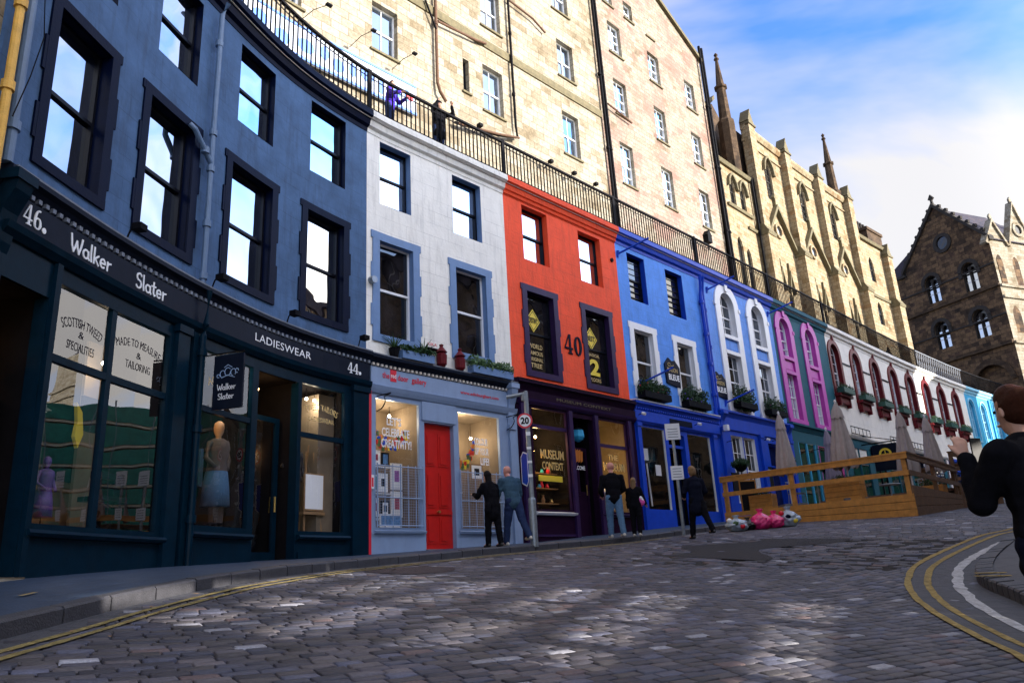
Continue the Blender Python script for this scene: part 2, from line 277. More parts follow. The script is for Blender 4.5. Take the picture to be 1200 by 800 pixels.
m_cyan=paint('turquoise_render',(.03,.36,.62),.6,.1,.15,2,J,.1)
m_cyantrim=paint('pale_turquoise_trim',(.25,.55,.72),.5,.05,.05,2,None,.05)
m_wframe=paint('white_gloss',(.78,.79,.82),.35,.04,.03,6,None,.12)
m_bframe=paint('black_gloss',(.006,.007,.012),.3,.1,.03,6,None,0,spec=0.1)
m_lead=paint('lead_flashing',(.16,.18,.22),.5,.3,.2,8,None,.3)
m_ccorn=paint('pale_stone_cornice',(.55,.50,.44),.85,.15,.3,4,None,.4)
m_iron=paint('black_iron',(.004,.004,.006),.7,.2,.1,20,None,0,.08)
m_rust=paint('rusty_iron_pipe',(.10,.045,.022),.8,.5,.4,9,None,.4)
m_ypipe=paint('flaking_yellow_pipe',(.75,.42,.07),.6,.2,.3,6,None,.8)
m_bpipe=paint('slate_blue_pipe',(.10,.17,.29),.45,.15,.1,8,None,.2)
m_galv=paint('galvanised_steel',(.30,.34,.38),.45,.25,.1,12,None,.3,.5,.6)
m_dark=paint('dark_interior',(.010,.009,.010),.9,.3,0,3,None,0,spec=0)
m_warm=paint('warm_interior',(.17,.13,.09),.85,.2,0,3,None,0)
m_woodf=paint('oak_boards',(.28,.16,.07),.6,.3,.1,5,None,0)
m_brass=paint('aged_brass',(.6,.42,.14),.35,.2,.05,9,None,0,.5,.9)
m_pane=glass_pane('sash_glass_sky',k0=.62,k1=.9)
m_panedk=glass_pane('sash_glass_dim',(.014,.013,.016),.05,.9)
m_paneb=glass_pane('tenement_glass',(.02,.03,.05),.30,.9)
m_glass=clear_glass('shop_glass')
m_glassref=clear_glass('shop_glass_reflective',.13,1.6)
m_text=paint('white_lettering',(.85,.86,.88),.5,.02,0,6,None,0)
m_gold=paint('gilt_lettering',(.50,.36,.13),.45,.1,0,6,None,0)
m_golddim=paint('dull_gilt',(.12,.09,.04),.6,.1,0,6,None,0)
m_black=paint('black_lettering',(.01,.01,.014),.4,.05,0,6,None,0,spec=0.1)
m_redt=paint('red_lettering',(.65,.01,.03),.45,.05,0,6,None,0)
m_yell=paint('yellow_sticker',(.80,.60,.03),.5,.05,0,6,None,0)
m_leaf=paint('dark_leaves',(.02,.05,.018),.6,.5,0,9,None,0,spec=0.1)
m_leafl=paint('bright_leaves',(.05,.12,.03),.6,.5,0,9,None,0)
m_bulb=emit('warm_bulb',(1,.55,.18),14)
m_bulbw=emit('halogen_bulb',(1,.86,.65),12)
m_grn=paint('dark_green_planter',(.01,.07,.05),.5,.2,.1,5,None,.1)
m_sand=stone('cream_ashlar',[(0.068, 0.051, 0.034), (0.17, 0.136, 0.0884), (0.2448, 0.2108, 0.1564), (0.2992, 0.272, 0.2176), (0.3128, 0.2856, 0.2312), (0.204, 0.1632, 0.1156)],.62,.30,.012,(.10,.075,.05),bump=.45)
m_rubble=stone('pink_patched_rubble',[(0.0884, 0.0612, 0.0408), (0.1836, 0.1428, 0.102), (0.2584, 0.2244, 0.1768), (0.2992, 0.2652, 0.2176), (0.2516, 0.1972, 0.1632), (0.1904, 0.1156, 0.0952)],.46,.22,.012,(.13,.10,.08),bump=.6,patch=((.22,.115,.10),.55,.47,.62))
m_goth=stone('honey_ashlar',[(0.072, 0.0432, 0.0216), (0.1944, 0.1368, 0.072), (0.2736, 0.216, 0.1368), (0.3168, 0.2664, 0.18), (0.2592, 0.1728, 0.0936), (0.144, 0.0864, 0.0432)],.55,.26,.012,(.09,.06,.035),bump=.5)
m_gothd=stone('weathered_brown_stone',[(0.015, 0.011, 0.008), (0.04, 0.026, 0.018), (0.07, 0.045, 0.028), (0.1, 0.065, 0.04), (0.05, 0.032, 0.022)],.5,.26,.01,(.05,.035,.025),bump=.5)
m_moss=paint('mossy_coping',(.13,.11,.06),.9,.4,.4,5,None,.5)
m_dstone=stone('shaded_dark_rubble',[(0.01, 0.008, 0.007), (0.035, 0.024, 0.018), (0.075, 0.046, 0.028), (0.17, 0.105, 0.058), (0.07, 0.042, 0.03), (0.025, 0.019, 0.015)],.72,.36,.014,(.02,.016,.014),bump=.7,wob=.08)  # shade of the unlit gable face painted into dark stone and trim
m_dtrim=paint('dark_trim',(.025,.02,.018),.9,.4,.4,3,None,.4)
m_slates=stone('roof_slates',[(.03,.03,.045),(.055,.05,.07),(.08,.06,.07)],.35,.22,.008,(.02,.02,.03),bump=.3)
m_pink=paint('pinkish_render',(.74,.66,.64),.75,.08,.2,2,None,.2)
# ---------------------------------------------------------------- writing
_tc={}
def text_mesh(txt, bold=0., shear=0., spacing=1.):
    k=(txt,bold,shear,spacing)
    if k in _tc: return _tc[k]
    cu=bpy.data.curves.new('tmp','FONT'); cu.body=txt; cu.size=1; cu.offset=bold; cu.shear=shear; cu.extrude=.0; cu.resolution_u=3; cu.space_character=spacing
    o=bpy.data.objects.new('tmp',cu); C.objects.link(o); dg=bpy.context.evaluated_depsgraph_get(); dg.update(); me=o.evaluated_get(dg).to_mesh()
    V=[(v.co.x,v.co.y) for v in me.vertices]; F=[list(p.vertices) for p in me.polygons]; o.evaluated_get(dg).to_mesh_clear()
    bpy.data.objects.remove(o); bpy.data.curves.remove(cu)
    xs=[v[0] for v in V]; ys=[v[1] for v in V]; r=(V,F,min(xs),max(xs),min(ys),max(ys)); _tc[k]=r; return r
def write(parent, xf, txt, a0, a1, b0, b1, c, mat, name='lettering', bold=0., shear=0., arc=0., slant=0., spacing=1.):
    V,F,x0,x1,y0,y1=text_mesh(txt,bold,shear,spacing); mb=MB(0,xf) if False else MB(xf)
    am=(a0+a1)/2; W=a1-a0
    def mp(x,y):
        u=(x-x0)/(x1-x0); v=(y-y0)/(y1-y0); a=a0+u*W; b=b0+v*(b1-b0)
        t=(u-.5)*2
        if arc: b-=arc*t*t; a+=-(v-.5)*(b1-b0)*(-arc*2*t*2/W)*1.0
        return a,b+slant*(u-.5)
    for x,y in V: mb.pt(*mp(x,y),c)
    mb.f=[list(f) for f in F]; n=len(mb.v)
    ed={}
    for f in F:
        for i in range(len(f)): e=(f[i],f[(i+1)%len(f)]); ed[e]=1
    for x,y in V: mb.pt(*mp(x,y),c-.003)
    for (i,j) in ed:
        if (j,i) not in ed: mb.f.append([i,j,j+n,i+n])
    return mb.build(name,mat,parent)
def strokes(parent, xf, lines, w, c, mat, name='lettering', th=.012):
    mb=MB(xf)
    for ln in lines:
        m=len(ln)
        for i in range(m-1):
            (a,b),(p,q)=ln[i],ln[i+1]; L=math.hypot(p-a,q-b) or 1e-6; nx,ny=-(q-b)/L*w/2,(p-a)/L*w/2; ex,ey=(p-a)/L*w*.35,(q-b)/L*w*.35
            mb.prism([(a+nx-ex,b+ny-ey),(p+nx+ex,q+ny+ey),(p-nx+ex,q-ny+ey),(a-nx-ex,b-ny-ey)],c-th,c+.0007*(i%3))
    return mb.build(name,mat,parent)
def arcp(cx,cy,rx,ry,a0,a1,n=10): return [(cx+rx*math.cos(R(a0+(a1-a0)*i/n)),cy+ry*math.sin(R(a0+(a1-a0)*i/n))) for i in range(n+1)]
GL={'W':(1.05,[[(0,1),(.12,.35),(.27,.02),(.42,.35),(.52,.72),(.62,.3),(.76,.0),(.92,.5),(1.0,.98)]]),
'a':(.62,[arcp(.28,.26,.24,.26,50,400,12),[(.5,.5),(.5,.15),(.6,0)]]),'l':(.3,[[(.08,1.02),(.10,.3),(.16,0)]]),
'k':(.6,[[(.06,1),(.08,0)],[(.48,.58),(.1,.28)],[(.18,.33),(.5,-.02)]]),'e':(.6,[[(.05,.28),(.48,.3)],arcp(.27,.28,.22,.27,5,310,12)]),
'r':(.5,[[(.08,.55),(.1,0)],[(.1,.3),(.2,.48),(.4,.52)]]),'S':(.66,[arcp(.34,.75,.24,.24,30,240,10)+arcp(.3,.26,.26,.26,80,-150,10)]),
't':(.5,[[(.22,.9),(.22,.15),(.32,0),(.42,.05)],[(.02,.6),(.42,.63)]]),' ':(.55,[])}
def hand(txt, a0, b0, h, ax=None):
    out=[]; x=a0
    for ch in txt:
        w,L=GL[ch]
        for l in L: out.append([(x+p*h*.95,b0+q*h) for p,q in l])
        x+=w*h
    return out,x
def serif_digit(ch, a, b, w, h):    # returns list of polygons (a,b)
    q=[]
    def ring(cx,cy,rx,ry,tx,ty,a0=0,a1=360,n=20):
        o=arcp(cx,cy,rx,ry,a0,a1,n); i=arcp(cx,cy,rx-tx,ry-ty,a0,a1,n)
        return [[o[k],o[k+1],i[k+1],i[k]] for k in range(n)]
    if ch=='0': q+=ring(.5,.5,.48,.5,.27,.07)
    if ch=='4': q+=[[(.56,0.05),(.78,.05),(.78,1),(.60,1)],[(.40,0),(.94,0),(.94,.06),(.40,.06)],[(0,.24),(1,.24),(1,.32),(0,.32)],[(0,.32),(.10,.32),(.64,1),(.56,1)]]
    if ch=='6': q+=ring(.5,.30,.44,.30,.20,.06)+ring(.60,.42,.54,.58,.22,.08,75,190,10)
    return [[(a+x*w,b+y*h) for x,y in p] for p in q]
def digits(parent, xf, txt, a0,b0,w,h,gap,c,mat,name='house_number',dot=False):
    mb=MB(xf); x=a0
    for k,ch in enumerate(txt):
        for j,p in enumerate(serif_digit(ch,x,b0,w,h)): mb.prism(p,c-.03,c+.0012*(j%4))
        x+=w+gap
    if dot: mb.prism(arcp(x+.03,b0+.04,.035,.04,0,330,10),c-.03,c)
    return mb.build(name,mat,parent)

# ---------------------------------------------------------------- walls, windows
def wall_with(mb, a0,a1,b0,b1,c,holes,step=None,topf=None):
    """face at depth c; holes=(a0,a1,b0,b1,kind) kind ''|'round'|'point'"""
    xs={a0,a1}; ys={b0,b1}
    for h in holes: xs.update((h[0],h[1])); ys.update((h[2],h[3]))
    xs=sorted(x for x in xs if a0<=x<=a1); ys=sorted(y for y in ys if b0<=y<=b1)
    st=step or .55; X=[]
    for i in range(len(xs)-1):
        n=max(1,int(math.ceil((xs[i+1]-xs[i])/st))); X+=[xs[i]+(xs[i+1]-xs[i])*k/n for k in range(n)]
    X.append(xs[-1])
    for i in range(len(X)-1):
        m=(X[i]+X[i+1])/2
        for j in range(len(ys)-1):
            k=(ys[j]+ys[j+1])/2
            if any(h[0]<m<h[1] and h[2]<k<h[3] for h in holes): continue
            mb.face([(X[i],ys[j],c),(X[i+1],ys[j],c),(X[i+1],ys[j+1],c),(X[i],ys[j+1],c)])
    for h in holes:
        kd=h[4] if len(h)>4 else ''
        if kd:
            pts=arch_curve(h[0],h[1],h[3],kd)
            for i in range(len(pts)-1):
                mb.face([(pts[i][0],pts[i][1],c),(pts[i+1][0],pts[i+1][1],c),(pts[i+1][0],h[3],c),(pts[i][0],h[3],c)])
def arch_curve(a0,a1,top,kd='round',n=12):
    w=a1-a0; m=(a0+a1)/2
    if kd=='round': return [(m-w/2*math.cos(math.pi*i/n), top-w/2+w/2*math.sin(math.pi*i/n)) for i in range(n+1)]
    if kd=='seg': return [(m-w/2*math.cos(math.pi*i/n), top-w*.25+w*.25*math.sin(math.pi*i/n)) for i in range(n+1)]
    h=w*.866; o=[]
    for i in range(n+1):
        u=abs(2*i/n-1); o.append((a0+w*i/n, top-h+w*math.sqrt(max(0,1-((1+u)/2)**2))))
    return o
def outline(a0,a1,b0,b1,kd=''):
    if not kd: return [(a0,b0),(a1,b0),(a1,b1),(a0,b1)]
    return [(a0,b0),(a1,b0)]+arch_curve(a0,a1,b1,kd)[::-1]
def ring_mesh(mb, o, i, c0, c1):   # ring between two outlines with the same count, from depth c0 (back) to c1 (front)
    n=len(o)
    for k in range(n):
        j=(k+1)%n
        A=[(*o[k],c0),(*o[j],c0),(*o[j],c1),(*o[k],c1)]; B=[(*i[k],c0),(*i[j],c0),(*i[j],c1),(*i[k],c1)]
        mb.face(A); mb.face(B); mb.face([A[3],A[2],B[2],B[3]]); mb.face([A[0],A[1],B[1],B[0]])
def sash(parent, xf, a0,a1,b0,b1,c, frame=m_wframe, pane=m_pane, bars=(1,1), kd='', split=.5, rec=.2, surround=None, sm=None, quoin=True, sill=None, reveal=None, fw=.05, name='window', curtain=None):
    """window part (the sash frames) at depth c (wall face); children: pane, surround, sill"""
    w=MB(xf); cf=c-rec; bm_=b0+(b1-b0)*split
    O=outline(a0,a1,b0,b1,kd); I=outline(a0+fw,a1-fw,b0+fw,b1-fw,kd); ring_mesh(w,O,I,cf-.10,cf)
    w.box(a0+fw,a1-fw,bm_-.03,bm_+.03,cf-.06,cf-.012)
    nb,nr=bars
    for k in range(1,nb):
        x=a0+(a1-a0)*k/nb; w.box(x-.014,x+.014,b0+fw,b1-fw-(0.02 if not kd else .04),cf-.055,cf-.018)
    for k in range(1,nr):
        for lo,hi in ((b0,bm_),(bm_,b1)):
            y=lo+(hi-lo)*k/nr
            w.box(a0+fw,a1-fw,y-.014,y+.014,cf-.053,cf-.02)
    win=w.build(name,frame,parent)
    p=MB(xf); e=.004
    t1=random.uniform(-.012,.012); t2=random.uniform(-.012,.012)
    pt=outline(a0+fw-e,a1-fw+e,bm_,b1-fw+e,kd); p.f.append([p.pt(x,y,cf-.035+t1*(x-a0)) for x,y in pt])
    pb=outline(a0+fw-e,a1-fw+e,b0+fw-e,bm_); p.f.append([p.pt(x,y,cf-.06+t2*(x-a0)) for x,y in pb])
    po=p.build('pane',pane,win)
    # reveal: the depth of the wall round the opening
    rv=MB(xf); O2=[(x,y) for x,y in O]
    n=len(O2)
    for k in range(n):
        j=(k+1)%n; rv.face([(*O2[k],c+.001),(*O2[j],c+.001),(*O2[j],cf-.1),(*O2[k],cf-.1)])
    rv.build('reveal',reveal or sm or frame,win)
    if surround:
        sw=surround; s=MB(xf); P=.035
        O3=outline(a0-sw,a1+sw,b0-(0 if kd else sw*.0),b1+sw,kd); 
        if kd: ring_mesh(s,O3,O,c-.02,c+P)
        else:
            s.box(a0-sw,a1+sw,b1,b1+sw,c-.02,c+P); s.box(a0-sw,a0,b0,b1,c-.02,c+P); s.box(a1,a1+sw,b0,b1,c-.02,c+P)
            s.box(a0-sw,a1+sw,b0-sw*.9,b0,c-.02,c+P+.004)
            if quoin:
                for q in (0,1):
                    for (u0,u1) in ((.08,.30),(.52,.74)):
                        y0=b0+(b1-b0)*u0; y1=b0+(b1-b0)*u1
                        if q: s.box(a1+sw,a1+sw+.05,y0,y1,c-.02,c+P-.003)
                        else: s.box(a0-sw-.05,a0-sw,y0,y1,c-.02,c+P-.003)
                s.box(a0-sw-.05,a0-sw,b1+sw*.1,b1+sw,c-.02,c+P-.003); s.box(a1+sw,a1+sw+.05,b1+sw*.1,b1+sw,c-.02,c+P-.003)
        s.build('surround',sm,win)
    if sill:
        s=MB(xf); s.box(a0-.08,a1+.08,b0-.09,b0-.004,c-rec+.02,c+.08); s.build('sill',sill,win)
    return win
def shop_pane(parent, xf, a0,a1,b0,b1,c, frame, glass=m_glass, transom=None, mull=(), fw=.06, name='shop_window', tm=None):
    w=MB(xf); w.box(a0-fw,a1+fw,b1,b1+fw,c-.08,c); w.box(a0-fw,a1+fw,b0-fw,b0,c-.08,c); w.box(a0-fw,a0,b0,b1,c-.08,c); w.box(a1,a1+fw,b0,b1,c-.08,c)
    for x in mull: w.box(x-.05,x+.05,b0,b1,c-.08,c-.004)
    if transom: w.box(a0,a1,transom-.05,transom+.05,c-.075,c-.008)
    win=w.build(name,frame,parent)
    xs=[a0]+list(mull)+[a1]; ys=[b0]+([transom] if transom else [])+[b1]
    p=MB(xf)
    for i in range(len(xs)-1):
        for j in range(len(ys)-1):
            n=2 if xs[i]<14 else 1; A=xs[i]+.0; B=xs[i+1]
            for k in range(n):
                x0=A+(B-A)*k/n; x1=A+(B-A)*(k+1)/n; p.face([(x0,ys[j],c-.05),(x1,ys[j],c-.05),(x1,ys[j+1],c-.05),(x0,ys[j+1],c-.05)])
    p.build('pane',glass,win); return win
def interior(parent, xf, a0,a1,b0,b1,depth, wallm, floorm=None, backm=None, name='interior'):
    c0=-.3; c1=-depth; m=MB(xf)
    m.face([(a0,b0,c1),(a1,b0,c1),(a1,b1,c1),(a0,b1,c1)])
    m.face([(a0,b0,c0),(a0,b0,c1),(a0,b1,c1),(a0,b1,c0)]); m.face([(a1,b0,c0),(a1,b0,c1),(a1,b1,c1),(a1,b1,c0)]); m.face([(a0,b1,c0),(a1,b1,c0),(a1,b1,c1),(a0,b1,c1)])
    o=m.build(name,wallm,parent)
    f=MB(xf); f.box(a0+.002,a1-.002,b0-.06,b0,c1+.002,c0); f.build('floor_board',floorm or wallm,o)
    return o
def cornice(parent, xf, a0,a1,z,mat, dent=None, name='cornice', d=0, back=-.3, small=False):
    h=.30 if not small else .18
    m=MB(xf); m.sweep([(back,z-h),(d-.16,z-h),(d-.14,z-h+.05),(d-.07,z-.12),(d-.02,z-.09),(d,z-.08),(d,z-.015),(d-.03,z),(back,z+.03)],a0,a1); o=m.build(name,mat,parent)
    if dent:
        q=MB(xf); n=int((a1-a0)/.13)
        for i in range(n):
            x=a0+.05+i*.13; q.box(x,x+.06,z-h+.04,z-h+.10,d-.15,d-.075,seg=1)
        q.build('dentils',dent,o)
    return o
def gutter_cornice(parent,a0,a1,mat,z=11.5):
    m=MB(fac); m.sweep([(-.35,z-.55),(-.235,z-.55),(-.22,z-.45),(-.14,z-.40),(-.10,z-.26),(-.0,z-.20),(.0,z-.05),(-.04,z),(-.35,z)],a0,a1); return m.build('roof_cornice',mat,parent)
def pilaster(parent,xf,a0,a1,b0,b1,c,mat,base=True,name='pilaster'):
    m=MB(xf); m.box(a0,a1,b0,b1,-.3,c,seg=1)
    if base: m.box(a0-.03,a1+.03,b0,b0+.25,-.3,c+.03,seg=1); m.box(a0-.03,a1+.03,b1-.12,b1+.002,-.3,c+.035,seg=1)
    return m.build(name,mat,parent)
def bracket(parent,xf,a0,a1,z0,z1,mat,name='console_bracket'):
    m=MB(xf); n=8; prof=[(-.3,z0)]
    for i in range(n+1):
        t=i/n; prof.append((-.16+.22*(math.sin(t*math.pi*.5)**2)+.03*math.sin(t*math.pi*3), z0+(z1-z0)*t))
    prof.append((-.3,z1)); m.sweep(prof,a0,a1,seg=1); m.box(a0-.04,a1+.04,z1-.13,z1+.004,-.3,.10,seg=1); return m.build(name,mat,parent)
def pipe(parent,xf,pts,r,mat,name='drainpipe',collars=(),solo=None):
    m=MB(xf); m.tube(pts,r,10)
    for (a,b,c) in collars: m.tube([(a,b-.06,c),(a,b+.06,c)],r*1.45,10)
    return m.build(name,mat,parent,smooth=False)
WD=-.25
def house(name,label,a0,a1,wallm,holes,z0,ztop=11.0,corn=None,group='painted shop houses curving up the street'):
    x,y=P2((a0+a1)/2,-1); b=thing(name,label,'house',(x,y,z0),group)
    m=MB(fac); wall_with(m,a0,a1,z0,ztop,WD,holes); o=m.build('wall',wallm,b)
    # side returns and body behind so that the house has its depth
    q=MB(fac); q.box(a0+.003,a1-.003,z0-3,ztop+.3,-4.4,-1.9); q.build('rear_wall',m_dark,b)
    gutter_cornice(b,a0,a1,corn or wallm)
    return b
def leaves(center, rad, n, size=.05, seed=1, flowers=0):
    rnd=random.Random(seed); mb=MB(); 
    for i in range(n):
        v=Vector((rnd.gauss(0,1),rnd.gauss(0,1),rnd.gauss(0,1))).normalized()*(rnd.random()**.45)
        p=Vector(center)+Vector((v.x*rad[0],v.y*rad[1],v.z*rad[2])); s=size*rnd.uniform(.6,1.4)
        a=Vector((rnd.gauss(0,1),rnd.gauss(0,1),rnd.gauss(0,1))).normalized(); b=a.orthogonal().normalized()
        q=[p-a*s, p+b*s*.45, p+a*s, p-b*s*.45]; ids=[]
        for w in q: mb.v.append(tuple(w)); mb.uv.append((0,0)); ids.append(len(mb.v)-1)
        mb.f.append(ids)
    return mb
# ================================================================ the painted houses
# ---- slate blue house, numbers 46 and 44
W1=[(3.86,4.98,5.6,7.97),(5.94,7.12,5.6,7.97),(8.22,9.46,5.63,7.99),(10.55,11.68,5.63,8.03)]
W2=[(3.86,4.98,8.93,10.75),(6.03,7.12,8.93,10.75),(8.32,9.43,8.98,10.78),(10.60,11.72,9.03,10.85)]
A0,A1=3.28,12.42
bA=house('shop_house','slate blue house with a dark teal tailor shopfront, nearest on the left',A0,A1,m_slate,W1+W2,5.0,11.0,m_navy)
for k,(a,b,c,d) in enumerate(W1): sash(bA,fac,a,b,c,d,WD,frame=m_bframe,pane=m_pane,surround=.17,sm=m_navy,rec=.16)
for k,(a,b,c,d) in enumerate(W2): sash(bA,fac,a,b,c,d,WD,frame=m_bframe,pane=m_pane,rec=.15,reveal=m_navy)
cornice(bA,fac,A0-.1,A1,5.10,m_fascia,dent=m_lead)
m=MB(fac); m.sweep([(-.3,5.125),(-.02,5.103),(-.02,5.13),(-.3,5.16)],A0,A1); m.build('lead_flashing',m_lead,bA)
# fascia boards
m=MB(fac); m.box(A0,7.2,4.40,4.82,-.3,-.10); f1=m.build('fascia_board',m_fascia,bA)
m=MB(fac); m.box(7.2,A1-.02,4.40,4.82,-.3,-.101); f2=m.build('fascia_board',m_fascia,bA)
m=MB(fac); m.sweep([(-.3,4.24),(-.12,4.24),(-.05,4.32),(-.03,4.40),(-.3,4.42)],A0,A1-.003); m.build('moulding',m_teal,bA)
digits(f1,fac,'46',3.55,4.50,.15,.27,.02,-.088,m_text,dot=True)
L,x=hand('Walker',4.42,4.50,.235); L2,x2=hand('Slater',5.82,4.50,.235); 
strokes(f1,fac,L+L2,.026,-.088,m_text)
write(f2,fac,'LADIESWEAR',8.98,10.62,4.545,4.70,-.090,m_text,spacing=1.05)
digits(f2,fac,'44',11.72,4.50,.15,.24,.02,-.088,m_text,dot=True)
# shopfront joinery
m=MB(fac); m.box(A0,4.36,-.3,4.24,-1.9,-1.88); m.build('back_panel',m_dark,bA)
holes=[(4.40,6.83,.93,4.02),(7.66,9.06,1.08,4.04),(9.22,10.36,.2,4.02),(10.46,11.70,1.08,4.04),(3.42,4.24,.1,3.75)]
m=MB(fac); wall_with(m,A0,A1,-.6,4.24,-.16,holes); m.build('shopfront_frame',m_teal,bA)
s1=shop_pane(bA,fac,4.40,6.83,.93,4.02,-.165,m_teal,m_glassref,transom=3.02,mull=(5.55,))
s2=shop_pane(bA,fac,7.66,9.06,1.08,4.04,-.165,m_teal,m_glass,transom=3.02)
s3=shop_pane(bA,fac,10.46,11.70,1.08,4.04,-.165,m_teal,m_glass,transom=2.98)
write(s1,fac,'SCOTTISH TWEED',4.58,5.38,3.56,3.69,-.2115,m_black,'window_lettering',arc=.09)
write(s1,fac,'&',4.93,5.03,3.42,3.52,-.2115,m_black,'window_lettering'); write(s1,fac,'SPECIALITIES',4.72,5.26,3.23,3.35,-.2115,m_black,'window_lettering')
write(s1,fac,'MADE TO MEASURE',5.68,6.68,3.63,3.75,-.2115,m_black,'window_lettering',arc=.09); write(s1,fac,'&',6.15,6.25,3.46,3.56,-.2115,m_black,'window_lettering'); write(s1,fac,'TAILORING',5.92,6.48,3.28,3.40,-.2115,m_black,'window_lettering')
write(s2,fac,'ACCESSORIES',7.9,8.85,3.55,3.68,-.2115,m_gold,'window_lettering',arc=.10)
write(s3,fac,'TWEED TAILORS',10.62,11.55,3.55,3.68,-.2115,m_gold,'window_lettering',arc=.10); write(s3,fac,'LADIESWEAR',10.72,11.45,3.30,3.40,-.2115,m_gold,'window_lettering',bold=.012)
for (a,b,z) in ((4.30,6.98,.83),(7.58,9.16,.95),(10.40,11.82,.98)):
    m=MB(fac); m.sweep([(-.2,z-.08),(-.08,z-.06),(-.05,z-.02),(-.07,z+.02),(-.2,z+.03)],a,b); m.build('sill_moulding',m_teal,bA)
for (a,b,z) in ((4.36,6.9,.30),(7.62,9.1,.42),(10.44,11.8,.58)):
    m=MB(fac); m.box(a,b,z-.5,z+.10,-.2,-.13); m.build('skirting',m_teal,bA)
pilaster(bA,fac,6.93,7.22,.1,4.24,-.08,m_teal); pilaster(bA,fac,7.60-.26,7.60-.02,.1,4.24,-.10,m_teal,base=False); pilaster(bA,fac,11.90,12.36,.3,4.24,-.08,m_teal); pilaster(bA,fac,4.26,4.36,0,4.24,-.10,m_teal,base=False)
bracket(bA,fac,3.20,3.46,4.02,5.02,m_teal)
# door of the ladieswear shop, glazed, in shadow
m=MB(fac); m.box(9.30,9.40,.4,3.3,-.62,-.56,seg=1); m.box(10.18,10.28,.4,3.3,-.62,-.56,seg=1); m.box(9.40,10.18,3.2,3.3,-.62,-.56,seg=1); m.box(9.40,10.18,.4,.7,-.62,-.56,seg=1); dr=m.build('door',m_teal,bA)
m=MB(fac); m.face([(9.4,.7,-.59),(10.18,.7,-.59),(10.18,3.2,-.59),(9.4,3.2,-.59)]); m.build('pane',m_glass,dr)
m=MB(fac); m.tube([(10.20,1.45,-.53),(10.20,1.75,-.53)],.02,6); m.build('handle',m_brass,dr)
m=MB(fac); m.box(9.25,10.34,.0,.50,-1.2,-.10,seg=2); m.build('door_step',m_fascia,bA)
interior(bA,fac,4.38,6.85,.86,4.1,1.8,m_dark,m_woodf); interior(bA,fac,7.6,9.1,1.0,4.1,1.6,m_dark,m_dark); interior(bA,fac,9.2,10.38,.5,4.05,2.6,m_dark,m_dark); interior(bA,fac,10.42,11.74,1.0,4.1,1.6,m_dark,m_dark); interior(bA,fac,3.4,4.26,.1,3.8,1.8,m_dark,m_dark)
m=MB(fac); m.box(3.3,4.3,-.1,.30,-1.2,-.05,seg=1); m.build('door_step',m_sand,bA)
m=MB(fac); m.box(4.9,6.8,.95,1.75,-1.7,-1.6,seg=2); m.build('panelling',m_woodf,bA)
m=MB(fac); m.box(11.28,11.72,1.0,4.0,-1.5,-.5,seg=1); m.build('side_screen',m_warm,bA)
m=MB(fac); m.box(6.30,6.82,1.0,3.9,-1.25,-1.2,seg=1); m.build('side_screen',m_warm,bA)
# drainpipe with branch
pm=MB(fac)
pipe(bA,fac,[(7.48,11.0,.02),(7.48,10.75,-.1),(7.48,8.0,-.12),(7.48,5.15,-.12)],.05,m_bpipe,collars=[(7.48,10.1,-.12),(7.48,8.15,-.12),(7.48,7.4,-.12),(7.48,6.3,-.12),(7.48,5.3,-.12)])
pipe(bA,fac,[(7.48,7.5,-.12),(7.28,7.68,-.12),(7.0,7.95,-.14),(6.93,8.02,-.2)],.05,m_bpipe,collars=[(7.3,7.68,-.12)])
pipe(bA,fac,[(7.49,5.0,.03),(7.49,4.4,.0),(7.49,4.2,-.04),(7.49,.4,-.04)],.055,m_teal,collars=[(7.49,3.9,-.04),(7.49,2.6,-.04),(7.49,1.15,-.04)])
for s in (5.55,7.72,9.9,12.05):     # small floodlights on the cornice
    x=fac(s,5.16,-.10); t=thing('floodlight','black floodlight on the slate blue cornice, %s'%{5.55:'left of its downpipe',7.72:'just right of its downpipe',9.9:'above the ladieswear door',12.05:'above the 44'}[s],'floodlight',x,'floodlights on the shop cornices')
    m=MB(fac); m.tube([(s,5.13,-.12),(s,5.30,-.06),(s+.02,5.34,.02)],.014,6); m.build('arm',m_iron,t)
    m=MB(fac); m.box(s-.07,s+.09,5.28,5.38,.0,.16,seg=1); m.build('lamp_head',m_iron,t)

# ---- sandstone neighbour with a yellow pipe at the very left
b=thing('sandstone_house','buff sandstone house end at the left edge beside the slate blue house','house',fac(1.5,0,-1))
m=MB(fac); wall_with(m,-8,3.02,-2.5,14,-.30,[]); m.build('wall',m_goth,b); m=MB(fac); m.box(-8,3.0,-3,14,-5,-.9,seg=8); m.build('rear_wall',m_dark,b)
pipe(b,fac,[(2.93,12,-.02),(2.93,4.2,-.02)],.055,m_ypipe,collars=[(2.93,9.2,-.02),(2.93,7.2,-.02),(2.93,6.0,-.02)])
p=MB(fac); pipe(bA,fac,[(3.16,12,-.08),(3.16,5.1,-.08)],.065,m_bpipe,collars=[(3.16,7.9,-.08),(3.16,5.6,-.08)])
m=MB(fac); m.tube([(3.22,7.9,0),(3.32,7.0,.03),(3.18,6.3,.04),(2.98,5.6,.06)],.008,5); m.build('cable',m_iron,b)
m=MB(fac); m.box(3.0,3.30,-.6,4.0,-.3,-.1,seg=1); m.build('pilaster',m_teal,bA); m=MB(fac); m.box(3.0,3.30,5.0,11.0,-.3,-.25,seg=1); m.build('wall_end',m_slate,bA)

